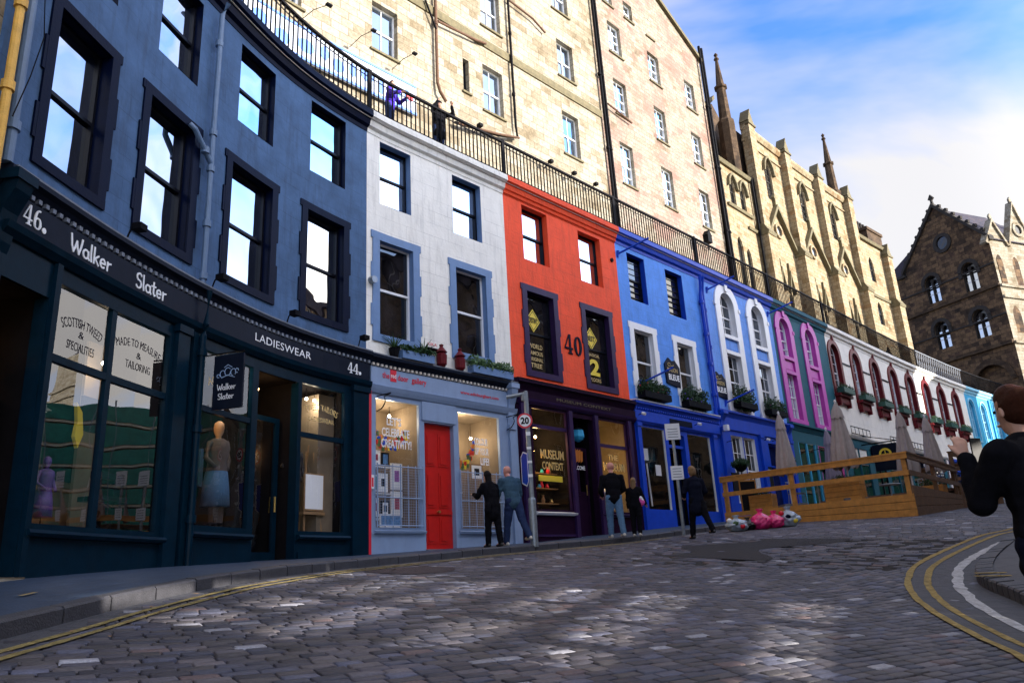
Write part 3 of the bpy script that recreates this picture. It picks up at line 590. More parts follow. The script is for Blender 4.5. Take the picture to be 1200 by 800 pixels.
# ---- white house with the pale blue gallery shopfront
A0,A1=12.42,17.36
U=[(12.84,13.84,9.10,10.86),(15.33,16.42,9.07,10.85)]; F=[(12.81,13.86,5.66,8.08),(15.34,16.46,5.68,8.06)]
bB=house('shop_house','white house with dusty blue window surrounds above the pale blue art gallery',A0,A1,m_white,U+F,5.0,11.0,m_white)
for q in U: sash(bB,fac,*q,WD,frame=m_bframe,pane=m_pane,rec=.2,reveal=m_trimblue)
for q in F: sash(bB,fac,*q,WD,frame=m_wframe,pane=m_panedk,rec=.14,surround=.21,sm=m_trimblue)
cornice(bB,fac,A0,A1-.02,5.08,m_fascia,dent=m_ccorn); 
m=MB(fac); m.sweep([(-.3,5.10),(-.03,5.085),(-.03,5.11),(-.3,5.14)],A0,A1); m.build('lead_flashing',m_lead,bB)
m=MB(fac); m.box(A0+.03,A1-.4,4.38,4.80,-.3,-.11); fb=m.build('fascia_board',m_gallery,bB)
write(fb,fac,'the',12.78,12.99,4.57,4.71,-.10,m_redt,bold=.01); m=MB(fac); m.box(13.02,13.20,4.52,4.80,-.12,-.101,seg=1); m.build('red_plaque',m_redt,fb)
write(fb,fac,'red',13.035,13.185,4.60,4.71,-.094,m_text); write(fb,fac,'door',13.24,13.56,4.57,4.71,-.10,m_redt,bold=.015); write(fb,fac,'gallery',13.66,14.12,4.53,4.71,-.10,m_redt,bold=.015)
write(fb,fac,'www.edinburghart.com',15.25,16.62,4.50,4.61,-.10,m_redt,bold=.01)
m=MB(fac); m.sweep([(-.3,4.20),(-.13,4.20),(-.09,4.28),(-.06,4.36),(-.3,4.38)],A0+.03,A1-.05); m.build('moulding',m_gallery,bB)
hB=[(12.64,13.92,1.20,4.08),(14.08,15.03,.5,3.68),(15.20,16.66,1.20,4.06)]
m=MB(fac); wall_with(m,A0+.05,A1,.2,4.22,-.17,hB); m.build('shopfront_frame',m_gallery,bB)
m=MB(fac); m.box(A0-.03,A0+.05,.5,4.36,-.3,-.12,seg=1); m.build('red_edge_strip',m_redt,bB)
g1=shop_pane(bB,fac,12.64,13.92,1.20,4.08,-.172,m_gallery,m_glass); g2=shop_pane(bB,fac,15.20,16.66,1.20,4.06,-.172,m_gallery,m_glass)
for t,(x0,x1,y) in {"LET'S":(13.0,13.42,3.50),"CELEBRATE":(12.86,13.66,3.24),"CREATIVITY!":(12.84,13.72,2.98)}.items(): write(g1,fac,t,x0,x1,y,y+.20,-.2185,m_text,'window_lettering',bold=.02)
for t,(x0,x1,y) in {"COLOUR":(15.78,16.26,3.28),"UP YOUR":(15.80,16.28,3.03),"LIFE!":(15.98,16.28,2.78)}.items(): write(g2,fac,t,x0,x1,y,y+.19,-.2185,m_text,'window_lettering',bold=.02)
for (a,b_) in ((12.58,14.04),(15.12,16.74)):
    m=MB(fac); m.sweep([(-.2,1.06),(-.10,1.07),(-.08,1.12),(-.2,1.15)],a,b_); m.build('sill_moulding',m_gallery,bB)
    r=MB(fac)      # low safety grille
    for z in (1.24,1.85,2.55): r.tube([(a+.05,z,-.12),((a+b_)/2,z,-.12),(b_-.05,z,-.12)],.014,6)
    for k in range(7): x=a+.06+(b_-a-.12)*k/6; r.tube([(x,1.2,-.12),(x,2.6,-.12)],.010 if k%3 else .018,6)
    for k in range(26): x=a+.06+(b_-a-.12)*k/26; r.tube([(x,1.24,-.125),(x,2.55,-.125)],.0025,4,cap=False)
    for k in range(22): z=1.24+1.31*k/22; r.tube([(a+.05,z,-.125),((a+b_)/2,z,-.125),(b_-.05,z,-.125)],.0025,4,cap=False)
    r.build('window_grille',m_gallery,bB)
m=MB(fac); m.box(14.00,15.10,3.72,4.18,-.2,-.14,seg=2); m.build('door_header',m_gallery,bB)
m=MB(fac); m.box(14.08,15.03,.62,3.68,-.36,-.30,seg=2)
for (x0,x1) in ((14.20,14.50),(14.61,14.91)):
    for (y0,y1) in ((.85,1.45),(1.68,2.5),(2.66,3.45)):
        m.box(x0,x1,y0,y1,-.30,-.285,seg=1); m.box(x0+.05,x1-.05,y0+.06,y1-.06,-.285,-.268,seg=1)
m.box(14.1,15.01,1.52,1.60,-.30,-.27,seg=1)
dr=m.build('door',m_reddoor,bB); m=MB(fac); m.tube([(14.55,1.58,-.27),(14.55,1.58,-.20)],.035,8); m.build('door_knob',m_brass,dr)
m=MB(fac); m.face([(14.08,.5,-.17),(14.08,3.68,-.17),(14.08,3.68,-.36),(14.08,.5,-.36)]); m.face([(15.03,.5,-.17),(15.03,3.68,-.17),(15.03,3.68,-.36),(15.03,.5,-.36)]); m.face([(14.08,3.68,-.17),(15.03,3.68,-.17),(15.03,3.68,-.36),(14.08,3.68,-.36)]); m.build('door_reveal',m_gallery,bB)
m=MB(fac); m.box(14.06,15.05,.4,.72,-.5,-.12,seg=1); m.build('door_step',m_lead,bB)
interior(bB,fac,12.6,13.96,1.12,4.12,1.5,m_warm,m_wframe); interior(bB,fac,15.15,16.7,1.12,4.1,1.4,m_warm,m_wframe)
m=MB(fac); m.box(12.9,13.5,1.7,3.9,-1.35,-1.3,seg=1); m.build('dark_screen',m_dark,bB)
bracket(bB,fac,16.98,17.22,3.9,5.02,m_gallery); pilaster(bB,fac,17.0,17.2,.6,3.9,-.10,m_gallery)
m=MB(fac); m.box(12.47,12.56,2.02,2.32,-.17,-.13,seg=1); p=m.build('notice_plate',m_wframe,bB); m=MB(fac); m.box(12.49,12.54,2.06,2.26,-.13,-.126,seg=1); m.build('red_panel',m_redt,p)
m=MB(fac); m.sweep([(-.26,5.55),(-.16,5.56),(-.16,5.60),(-.26,5.63)],14.22,14.72); m.build('wall_shelf',m_iron,bB); write(bB,fac,'KIKA',14.32,14.62,5.68,5.76,-.245,m_redt)

# ---- vermilion house, number 40
A0,A1=17.36,22.90
U=[(18.16,19.32,9.08,10.87),(20.86,22.03,9.05,10.82)]; F=[(18.15,19.33,5.62,8.05),(20.88,22.10,5.62,8.05)]
bC=house('shop_house','vermilion red house number 40 with purple window surrounds',A0,A1,m_red,U+F,5.0,11.0,m_red)
m=MB(fac); m.sweep([(-.3,10.98),(-.2,10.98),(-.17,11.06),(-.3,11.08)],A0,A1); m.build('string_course',m_red,bC)
for q in U: sash(bC,fac,*q,WD,frame=m_bframe,pane=m_pane,rec=.2,reveal=m_red)
wr=[]
for q in F: wr.append(sash(bC,fac,*q,WD,frame=m_bframe,pane=m_panedk,rec=.16,surround=.2,sm=m_purple))
def diamond(par,a,b,w,h,c,txt):
    m=MB(fac); m.prism([(a-w,b),(a,b-h),(a+w,b),(a,b+h)],c-.006,c); d=m.build('diamond_sticker',m_yell,par)
    m=MB(fac); ring_mesh(m,[(a-w*.86,b),(a,b-h*.86),(a+w*.86,b),(a,b+h*.86)],[(a-w*.78,b),(a,b-h*.78),(a+w*.78,b),(a,b+h*.78)],c,c+.003); m.build('sticker_border',m_black,d)
    write(d,fac,txt,a-w*.62,a+w*.62,b-.09,b+.09,c+.006,m_black,'sticker_lettering',bold=.03)
cg=WD-.16-.02
diamond(wr[0],18.58,7.25,.30,.36,cg,'DESTINY'); diamond(wr[1],21.32,7.2,.32,.38,cg,'BEST')
for t,(y,h,w) in {'WORLD':(6.38,.15,.30),'FAMOUS':(6.18,.13,.30),'ORIGINAL':(6.0,.12,.30),'TREE':(5.80,.14,.25)}.items(): write(wr[0],fac,t,18.62-w,18.62+w,y,y+h,cg,m_gold,'window_lettering',bold=.02)
write(wr[1],fac,'2',21.16,21.66,5.98,6.52,cg,m_yell,'window_lettering',bold=.04); write(wr[1],fac,'MAGICAL',21.1,21.7,6.60,6.70,cg,m_gold,'window_lettering',bold=.02); write(wr[1],fac,'FLOORS',21.14,21.68,5.78,5.90,cg,m_gold,'window_lettering',bold=.02)
digits(bC,fac,'40',19.74,6.42,.38,.62,.07,WD+.03,m_navy)
cornice(bC,fac,A0+.0,A1,5.24,m_plum)
m=MB(fac); m.sweep([(-.3,5.26),(-.02,5.245),(-.02,5.27),(-.3,5.30)],A0,A1); m.build('lead_flashing',m_bframe,bC)
m=MB(fac); m.box(A0+.02,A1,4.72,4.95,-.3,-.09); fb=m.build('fascia_board',m_plum,bC)
write(fb,fac,'MUSEUM CONTEXT',19.0,21.6,4.80,4.88,-.08,m_golddim)
m=MB(fac); m.sweep([(-.3,4.58),(-.13,4.58),(-.06,4.66),(-.04,4.72),(-.3,4.73)],A0+.02,A1); m.build('moulding',m_purple,bC)
hC=[(17.98,19.46,1.72,4.50),(19.66,20.70,.9,4.42),(20.88,22.38,1.72,4.48)]
m=MB(fac); wall_with(m,A0,A1,.4,4.6,-.17,hC); m.build('shopfront_frame',m_plum,bC)
q1=shop_pane(bC,fac,17.98,19.46,1.72,4.50,-.172,m_purple,m_glass,transom=4.0); q2=shop_pane(bC,fac,20.88,22.38,1.72,4.48,-.172,m_purple,m_glass,transom=3.7)
write(q1,fac,'MUSEUM',18.3,19.3,3.12,3.38,-.2185,m_gold,'window_lettering',bold=.02); write(q1,fac,'CONTEXT',18.35,19.25,2.82,3.04,-.2185,m_gold,'window_lettering',bold=.02)
write(q2,fac,'MUSEUM',21.15,22.2,2.95,3.2,-.2185,m_gold,'window_lettering',bold=.02); write(q2,fac,'THE',21.4,21.9,3.28,3.45,-.2185,m_gold,'window_lettering',bold=.02)
m=MB(fac); m.box(18.2,19.2,2.50,2.66,-.26,-.24,seg=1); m.build('yellow_banner',m_yell,q1)
for (a,b_) in ((17.9,19.58),(20.78,22.5)):
    m=MB(fac); m.sweep([(-.2,1.56),(-.10,1.57),(-.06,1.63),(-.2,1.67)],a,b_); m.build('sill_moulding',m_wframe if a<19 else m_purple,bC)
    m=MB(fac); m.box(a+.02,b_-.02,1.0,1.06,-.2,-.14,seg=1); m.build('stall_riser_trim',m_purple,bC)
for x in (17.48,19.52,20.74,22.46): pilaster(bC,fac,x,x+.16 if x>17.6 else x+.3,.6,4.58,-.09,m_purple,base=False)
m=MB(fac); m.box(19.72,19.82,1.0,3.6,-.5,-.44,seg=1); m.box(20.54,20.64,1.0,3.6,-.5,-.44,seg=1); m.box(20.13,20.23,2.2,3.6,-.5,-.44,seg=1); m.box(19.82,20.54,3.5,3.6,-.5,-.44,seg=1); m.box(19.82,20.54,1.0,2.3,-.5,-.46,seg=1); dr=m.build('door',m_plum,bC); m=MB(fac); m.tube([(20.5,2.2,-.42),(20.5,2.5,-.42)],.02,6); m.build('handle',m_brass,dr)
write(dr,fac,'WELCOME',19.86,20.50,3.0-.06,3.06,-.43,m_text,'door_lettering',bold=.02)
m=MB(fac); m.box(19.66,20.7,.6,.95,-.6,-.12,seg=1); st=m.build('door_step',m_plum,bC); m=MB(fac); m.box(19.68,20.68,.953,.985,-.16,-.118,seg=1); m.build('step_edge',m_wframe,st)
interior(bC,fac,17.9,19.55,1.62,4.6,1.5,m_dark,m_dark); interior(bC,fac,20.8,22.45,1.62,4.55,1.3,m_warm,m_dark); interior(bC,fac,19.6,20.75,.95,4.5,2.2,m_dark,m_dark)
m=MB(fac); m.tube([(22.62,10.22,-.26),(22.62,10.22,-.2)],.07,10); m.build('vent',m_iron,bC)

# ---- cobalt house with white surrounds
A0,A1=22.90,28.25
U=[(23.56,24.62,9.02,10.78),(25.95,27.10,8.96,10.76)]; F=[(23.50,24.62,5.72,7.92),(26.15,27.22,5.72,7.92)]
bD=house('shop_house','cobalt blue house with two white framed windows and flower boxes',A0,A1,m_royal,U+F,5.0,11.0,m_cobalt)
for q in U: sash(bD,fac,*q,WD,frame=m_bframe,pane=m_panedk,rec=.2,reveal=m_cobalt,bars=(1,4))
for q in F: sash(bD,fac,*q,WD,frame=m_wframe,pane=m_panedk,rec=.12,surround=.24,sm=m_wframe)
cornice(bD,fac,A0,A1,5.32,m_cobalt,dent=m_cobalt); m=MB(fac); m.sweep([(-.3,5.35),(-.0,5.322),(.01,5.36),(-.3,5.39)],A0,A1); m.build('cornice_capping',m_wframe,bD)
m=MB(fac); m.box(A0+.02,A1,4.68,5.02,-.3,-.10); fb=m.build('fascia_board',m_cobalt,bD); m=MB(fac); m.box(24.9,26.3,4.72,4.92,-.10,-.085,seg=1); m.build('name_board',m_navy,fb)
m=MB(fac); m.sweep([(-.3,4.58),(-.12,4.58),(-.06,4.66),(-.3,4.70)],A0+.02,A1); m.build('moulding',m_cobalt,bD)
hD=[(23.20,24.58,1.85,4.50),(24.80,25.80,1.2,4.40),(26.02,27.52,1.85,4.50)]
m=MB(fac); wall_with(m,A0,A1,.6,4.6,-.17,hD); m.build('shopfront_frame',m_cobalt,bD)
d1=shop_pane(bD,fac,23.20,24.58,1.85,4.50,-.172,m_wframe,m_glass,fw=.045); d2=shop_pane(bD,fac,26.02,27.52,1.85,4.50,-.172,m_wframe,m_glass,fw=.045)
m=MB(fac); m.box(23.95,24.25,2.95,3.30,-.24,-.225,seg=1); m.build('paper_notice',m_wframe,d1)
m=MB(fac); m.box(24.82,25.78,3.95,4.05,-.3,-.24,seg=1); m.build('door_transom',m_cobalt,bD)
m=MB(fac); m.box(24.86,24.98,1.3,3.95,-.5,-.44,seg=1); m.box(25.62,25.74,1.3,3.95,-.5,-.44,seg=1); m.box(24.98,25.62,1.3,1.9,-.5,-.45,seg=1); m.box(24.98,25.62,3.82,3.95,-.5,-.45,seg=1); m.build('door',m_navy,bD)
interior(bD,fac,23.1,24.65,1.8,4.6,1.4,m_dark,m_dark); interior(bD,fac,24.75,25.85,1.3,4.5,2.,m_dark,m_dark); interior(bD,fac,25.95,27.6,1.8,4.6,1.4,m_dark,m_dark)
for x in (22.94,27.66): pilaster(bD,fac,x,x+.2,.8,4.6,-.08,m_cobalt)
pipe(bD,fac,[(28.18,11.0,-.05),(28.2,10.2,-.14),(28.25,5.4,-.14)],.07,m_cobalt,collars=[(28.2,9.9,-.14),(28.22,8.6,-.14),(28.24,7.4,-.14),(28.25,6.2,-.14)])
pipe(bD,fac,[(28.40,11.0,-.05),(28.42,10.3,-.16),(28.47,5.6,-.16)],.06,m_cobalt,collars=[(28.42,9.6,-.16),(28.44,8.1,-.16),(28.46,6.8,-.16)])

# ---- arched houses
def arched(name,label,A0,A1,cs,wallm,trim,shopm,zc,ow,iw,frame,pane,panelm,group='painted shop houses curving up the street',quo=True):
    U=[(c-iw/2,c+iw/2,8.95,10.80,'round') for c in cs]; F=[(c-iw/2,c+iw/2,6.05 if trim is m_magenta else 5.9,8.15) for c in cs]
    P=[(c-iw/2,c+iw/2,8.15,8.95) for c in cs]
    b=house(name,label,A0,A1,wallm,U+F+P,zc-.1,11.0,shopm)
    for c in cs:
        w=sash(b,fac,c-iw/2,c+iw/2,8.95,10.80,WD,frame=frame,pane=pane,kd='round',bars=(2,2),split=.45,rec=.16,reveal=trim)
        sash(b,fac,c-iw/2,c+iw/2,F[0][2],8.15,WD,frame=frame,pane=pane,bars=(3,2),rec=.14,reveal=trim)
        s=MB(fac); n=12; io=arch_curve(c-iw/2,c+iw/2,10.80); oo=arch_curve(c-ow/2,c+ow/2,10.80+(ow-iw)/2)
        for k in range(n):
            q=[io[k],io[k+1],oo[k+1],oo[k]]; s.prism(q,-.27,-.19)
        zsp=10.80-iw/2
        for sg in (-1,1):
            x0,x1=sorted((c+sg*iw/2,c+sg*ow/2)); s.box(x0,x1,F[0][2]-.16,zsp,-.27,-.19,seg=1)
            s.box(c+sg*ow/2-.07,c+sg*ow/2+.07,zsp-.12,zsp+.04,-.27,-.165,seg=1)
        s.box(c-iw/2,c+iw/2,8.80,8.95,-.3,-.18,seg=1); s.box(c-iw/2,c+iw/2,8.13,8.28,-.3,-.181,seg=1); s.box(c-ow/2,c+ow/2,F[0][2]-.18,F[0][2],-.27,-.16,seg=1)
        s.prism([(c-.09,10.86),(c+.09,10.86),(c+.13,11.22),(c-.13,11.22)],-.27,-.13)
        so=s.build('window_surround',trim,b)
        m=MB(fac); m.box(c-iw/2,c+iw/2,8.28,8.80,-.32,-.27,seg=1); m.box(c-iw/2+.12,c+iw/2-.12,8.36,8.72,-.27,-.255,seg=1); m.build('spandrel_panel',panelm,b)
    cornice(b,fac,A0,A1,zc,shopm)
    return b
bE=arched('shop_house','cornflower blue house with two round arched white windows',28.25,34.5,(30.38,33.02),m_royal2,m_wframe,m_cobalt,5.68,1.95,1.15,m_wframe,m_panedk,m_royal2)
m=MB(fac); m.box(28.3,34.5,4.95,5.40,-.3,-.12); m.build('fascia_board',m_cobalt,bE)
hE=[(29.15,30.05,2.2,4.75),(30.12,31.05,2.2,4.75),(32.2,33.6,1.6,4.7)]
m=MB(fac); wall_with(m,28.25,34.5,.8,4.96,-.18,hE); m.build('shopfront_frame',m_cobalt,bE)
for (a,b_) in ((29.15,30.05),(30.12,31.05)): sash(bE,fac,a,b_,2.2,4.75,-.18,frame=m_wframe,pane=m_panedk,bars=(3,2),rec=.1,name='window')
sash(bE,fac,32.2,33.6,1.6,4.7,-.18,frame=m_cobalt,pane=m_panedk,bars=(2,1),rec=.3,name='door',split=.72)
for x in (28.35,31.4,34.1): pilaster(bE,fac,x,x+.28,.9,4.95,-.08,m_cobalt)
for x in (28.38,34.0): bracket(bE,fac,x,x+.28,4.9,5.6,m_cobalt)
bF=arched('shop_house','petrol teal house with two arched windows in magenta frames',34.5,40.62,(35.68,38.46),m_petrol,m_magenta,m_petrol,5.80,1.85,1.05,m_wframe,m_pane,m_magenta)
hF=[(35.2,36.9,2.3,5.0),(37.3,39.9,2.3,5.0)]
m=MB(fac); wall_with(m,34.5,40.62,1.,5.55,-.18,hF); m.build('shopfront_frame',m_petrol,bF)
shop_pane(bF,fac,35.2,36.9,2.3,5.0,-.18,m_cyan,m_glass,mull=(36.05,)); shop_pane(bF,fac,37.3,39.9,2.3,5.0,-.18,m_magenta,m_glass,mull=(38.2,39.05)); interior(bF,fac,35,40,2.2,5.1,1.3,m_dark,m_dark)

# ---- long off-white house with eight tall dark red arches
cs=[41.45+2.93*k for k in range(8)]; cs8=list(cs); iw=1.10
U=[(c-iw/2,c+iw/2,8.08,10.62,'round') for c in cs]
bG=house('shop_house','long off-white house with eight tall arches framed in dark red',40.62,64.2,m_cream,U,4.5,11.0,m_cream)
for k,c in enumerate(cs):
    sash(bG,fac,c-iw/2,c+iw/2,8.08,10.62,WD,frame=m_wframe,pane=m_pane if k%2 else m_panedk,kd='round',bars=(2,3),rec=.16,reveal=m_darkred,split=.42)
    s=MB(fac); io=arch_curve(c-iw/2,c+iw/2,10.62); oo=arch_curve(c-iw/2-.26,c+iw/2+.26,10.88)
    for j in range(12): s.prism([io[j],io[j+1],oo[j+1],oo[j]],-.27,-.18)
    for sg in (-1,1): x0,x1=sorted((c+sg*iw/2,c+sg*(iw/2+.26))); s.box(x0,x1,7.9,10.62-iw/2,-.27,-.18,seg=1)
    s.prism([(c-.06,10.8),(c+.06,10.8),(c+.08,11.05),(c-.08,11.05)],-.27,-.14); s.build('window_surround',m_darkred,bG)
    s=MB(fac); s.box(c-.85,c+.85,7.78,7.92,-.3,.05,seg=1); s.box(c-.78,c+.78,7.45,7.78,-.3,-.08,seg=1)
    for sg in (-.62,.62): s.prism([(c+sg-.08,7.78),(c+sg+.08,7.78),(c+sg+.06,7.30),(c+sg-.06,7.30)],-.3,-.04)
    s.build('sill_with_brackets',m_darkred,bG)
for k in range(7): m=MB(fac); m.box(cs[k]+.9,cs[k+1]-.9,9.71,9.79,-.3,-.21,seg=1); m.build('string_course',m_fascia,bG)

m=MB(fac); m.sweep([(-.3,5.75),(-.12,5.75),(-.05,5.85),(-.05,5.92),(-.3,5.96)],40.62,64.2); m.build('cornice',m_cream,bG)
hG=[(41.2,43.6,2.6,5.3),(44.4,46.0,2.3,5.3),(46.6,49.4,2.8,5.3),(50.4,53.5,2.9,5.2),(54.6,56.2,2.9,5.2)]
m=MB(fac); wall_with(m,40.62,57.3,1.4,5.76,-.2,hG); m.build('shopfront_frame',m_petrol,bG)
for i,h in enumerate(hG): shop_pane(bG,fac,*h,-.2,(m_petrol,m_bframe,m_petrol,m_navy,m_navy)[i],m_glass,mull=((h[0]+h[1])/2,),transom=4.6)
interior(bG,fac,41,57,2.2,5.4,1.6,m_dark,m_dark)
m=MB(fac); wall_with(m,57.3,64.2,2,5.76,-.2,[]); m.build('lower_wall',m_navy,bG)
m=MB(fac); m.box(57.6,63.8,5.0,5.6,-.3,.0); m.box(57.5,63.9,5.6,5.75,-.3,.14); m.build('fascia_board',m_cobalt,bG)
shop_pane(bG,fac,58,60.4,3.6,4.9,-.16,m_cobalt,m_panedk,mull=(59.2,)); shop_pane(bG,fac,61,63.4,3.7,4.9,-.16,m_cobalt,m_panedk,mull=(62.2,))
m=MB(fac); m.box(56.9,57.3,2,5.7,-.3,-.14,seg=1); m.build('pilaster',m_pink,bG)

# ---- turquoise house
cs=(65.1,67.6,70.6,73.2,76.0)
U=[(c-.5,c+.5,7.9,10.5,'round') for c in cs]
bH=house('shop_house','turquoise house with pale outlined arched windows at the top of the street',64.2,84,m_cyan,U,3,11.0,m_cyantrim)
for c in cs:
    sash(bH,fac,c-.5,c+.5,7.9,10.5,WD,frame=m_cyantrim,pane=m_pane,kd='round',bars=(2,2),rec=.12,reveal=m_cyan)
    s=MB(fac); io=arch_curve(c-.62,c+.62,10.62); oo=arch_curve(c-.74,c+.74,10.74)
    for j in range(12): s.prism([io[j],io[j+1],oo[j+1],oo[j]],-.27,-.18)
    for sg in (-1,1): x0,x1=sorted((c+sg*.62,c+sg*.74)); s.box(x0,x1,7.6,10.62-.62,-.27,-.18,seg=1)
    s.box(c-.74,c+.74,7.5,7.6,-.27,-.17,seg=1); s.build('window_outline',m_cyantrim,bH)
for x in (69.0,69.45): pilaster(bH,fac,x,x+.25,3.2,11,-.14,m_cyan,base=False)
m=MB(fac); m.sweep([(-.3,6.2),(-.1,6.2),(-.0,6.35),(-.3,6.42)],69.2,84); m.build('cornice',m_cyan,bH)
hH=[(70.2,72.4,4.4,6.0),(73.0,75.5,4.4,6.0)]
m=MB(fac); m.face([(0,0,0)]) if False else None
for h in hH: shop_pane(bH,fac,*h,-.2,m_bframe,m_panedk,mull=((h[0]+h[1])/2,))

# ---------------------------------------------------------------- tenements above the terrace
TD=-4.5
def tall_wall(b,mat,a0,a1,z0,tops,holes,c=TD,seg=None):
    """tops: list of (a,z) for the roofline; wall face with holes up to min z, then gable polygon"""
    zm=min(z for _,z in tops); m=MB(fac); wall_with(m,a0,a1,z0,zm,c,[h for h in holes if h[3]<zm],step=2.0)
    if max(z for _,z in tops)>zm+.01:
        hs=[h for h in holes if h[3]>=zm]
        xs=sorted({a for a,_ in tops}|{h[0] for h in hs}|{h[1] for h in hs}|{a0,a1})
        def tz(a):
            return float(np.interp(a,[t[0] for t in tops],[t[1] for t in tops]))
        for i in range(len(xs)-1):
            x0,x1=xs[i],xs[i+1]; mid=(x0+x1)/2; hh=[h for h in hs if h[0]<mid<h[1]]
            if not hh: m.face([(x0,zm,c),(x1,zm,c),(x1,tz(x1),c),(x0,tz(x0),c)])
            else:
                h=hh[0]
                if h[2]>zm: m.face([(x0,zm,c),(x1,zm,c),(x1,h[2],c),(x0,h[2],c)])
                m.face([(x0,h[3],c),(x1,h[3],c),(x1,tz(x1),c),(x0,tz(x0),c)])
    return m.build('wall',mat,b)
# left tenement, cream ashlar
hs=[(15.71,16.82,17.7,19.7),(15.75,16.8,21.6,23.7),(20.0,20.32,18.0,19.5),(21.08,22.2,17.65,19.78),(21.13,22.25,21.7,23.75),(25.92,27.06,17.62,19.78),(25.92,27.08,21.63,23.6),(25.8,27.0,25.25,27.2),(12.0,13.1,17.7,19.7),(12.0,13.1,21.6,23.7),(21.2,22.3,25.6,27.6)]
b=thing('tenement','tall cream ashlar tenement on the terrace with rusty pipes','tenement',fac(18,11.4,-6)); bT=b
tall_wall(b,m_sand,6,28.95,11.4,[(6,34),(28.95,34)],hs)
m=MB(fac); m.box(6,28.95,11,34,-9,-4.9,seg=6); m.build('rear_wall',m_sand,b)
for i,h in enumerate(hs):
    sash(b,fac,*h,TD,frame=m_wframe if i!=2 else m_bframe,pane=m_paneb,bars=(2,1) if i!=2 else (1,1),rec=.2,reveal=m_sand,sill=m_moss)
m=MB(fac); m.sweep([(-4.6,20.62),(-4.44,20.62),(-4.42,20.75),(-4.42,20.98),(-4.6,21.02)],6,28.9,seg=20); m.build('string_course',m_moss,b)
pipe(b,fac,[(18.55,30,-4.36),(18.55,17.6,-4.36),(18.62,17.2,-4.3),(18.9,16.9,-4.3)],.06,m_rust,collars=[(18.55,20.2,-4.36),(18.55,23.5,-4.36)])
pipe(b,fac,[(18.55,19.9,-4.34),(17.6,21.9,-4.36),(16.3,24.6,-4.36)],.04,m_iron)
pipe(b,fac,[(18.6,20.3,-4.3),(20.6,20.55,-4.34),(21.2,20.7,-4.36)],.05,m_rust)
pipe(b,fac,[(22.66,30,-4.36),(22.70,17.5,-4.36),(22.74,17.0,-4.34),(21.6,16.6,-4.3),(19.3,16.2,-4.3)],.055,m_iron,collars=[(22.68,19,-4.36),(22.68,22,-4.36)])
pipe(b,fac,[(22.7,16.9,-4.22),(21.4,16.55,-4.2),(19.4,16.15,-4.2)],.045,m_rust)
pipe(b,fac,[(22.7,23.7,-4.32),(24.2,23.6,-4.34),(25.0,23.3,-4.36)],.045,m_rust)
for dx in (0,.22): pipe(b,fac,[(28.75+dx,34,-4.34),(29.1+dx,15,-4.34),(29.1+dx,11.6,-4.34)],.065,m_iron,collars=[(29.0+dx,19.0,-4.34),(28.9+dx,23.,-4.34)])
# right tenement, pinkish patched rubble with gable
hs=[]
for z0,z1 in ((17.68,19.95),(21.53,23.56),(25.13,27.0)):
    for a in (30.25,33.85,37.6): hs.append((a,a+1.08,z0,z1))
hs+=[(31.95,32.75,28.1,29.2),(34.0,34.72,28.08,29.28),(30.1,30.9,28.1,29.2)]
b=thing('tenement','pinkish patched rubble tenement with a sloping gable top, right of the cream one','tenement',fac(34,11.4,-6))
tall_wall(b,m_rubble,28.95,39.9,11.4,[(28.95,34),(30,33.9),(39.9,29.25)],hs)
m=MB(fac); m.prism([(28.95,11),(39.88,11),(39.88,29.2),(30,33.85),(28.95,33.9)],-9,-4.9); m.build('rear_wall',m_rubble,b)
m=MB(fac); m.prism([(30,33.9),(39.95,29.22),(39.95,29.45),(30,34.15)],-4.95,-4.3); m.build('gable_coping',m_moss,b)
for h in hs: sash(b,fac,*h,TD,frame=m_wframe,pane=m_pane,bars=(2,2) if h[3]-h[2]>1.5 else (1,1),rec=.17,reveal=m_sand,sill=m_moss)
for dx in (0,.3): pipe(b,fac,[(39.7+dx,30.2,-4.3),(39.75+dx,24,-4.3),(40.0+dx,11.6,-4.3)],.08,m_iron,collars=[(39.72+dx,26,-4.3),(39.8+dx,22,-4.3),(39.9+dx,18,-4.3)])
pipe(b,fac,[(29.3,21.5,-4.3),(30.6,21.35,-4.3),(31.3,21.3,-4.34)],.045,m_rust)
for b_,mt,x0,x1,z0,z1 in ((bA,m_teal,9.22,10.36,.2,4.02),(bA,m_teal,3.42,4.24,-.1,3.75),(bC,m_plum,19.66,20.70,.5,4.42),(bD,m_cobalt,24.80,25.80,.9,4.40)):
    for k,x in enumerate((x0-.03,x1+.003)):
        m=MB(fac); m.box(x,x+.027,z0,z1,-.36,-.163 if b_ is bA else -.173,seg=1); m.build('door_jamb',mt,b_)
# ---------------------------------------------------------------- gothic hall on the terrace
b=thing('church_hall','honey stone gothic hall with tall buttresses and pointed lancets on the terrace','church',fac(52,11.4,-6)); bK=b
lan=[(47.0,48.0,22.55,25.5,'point'),(52.15,53.15,22.6,25.5,'point'),(57.1,58.1,22.7,25.5,'point')]
low=[(47.0+k*5.15+o,47.0+k*5.15+o+.55,13.2,16.3,'point') for k in range(3) for o in (-.4,.75)]
tall_wall(b,m_goth,44.5,60.9,11.4,[(44.5,26.75),(60.9,26.75)],lan+low)
for h in lan: sash(b,fac,*h[:4],TD,frame=m_dtrim,pane=m_pane,kd='point',bars=(2,3),rec=.12,reveal=m_goth,split=.5)
for h in low: sash(b,fac,*h[:4],TD,frame=m_dtrim,pane=m_pane,kd='point',bars=(1,2),rec=.12,reveal=m_goth)
for h in lan:
    m=MB(fac); io=arch_curve(h[0]-.12,h[1]+.12,h[3]+.12,'point'); oo=arch_curve(h[0]-.26,h[1]+.26,h[3]+.3,'point')
    for k in range(12): m.prism([io[k],io[k+1],oo[k+1],oo[k]],-4.55,-4.3)
    m.build('hood_mould',m_moss,b)
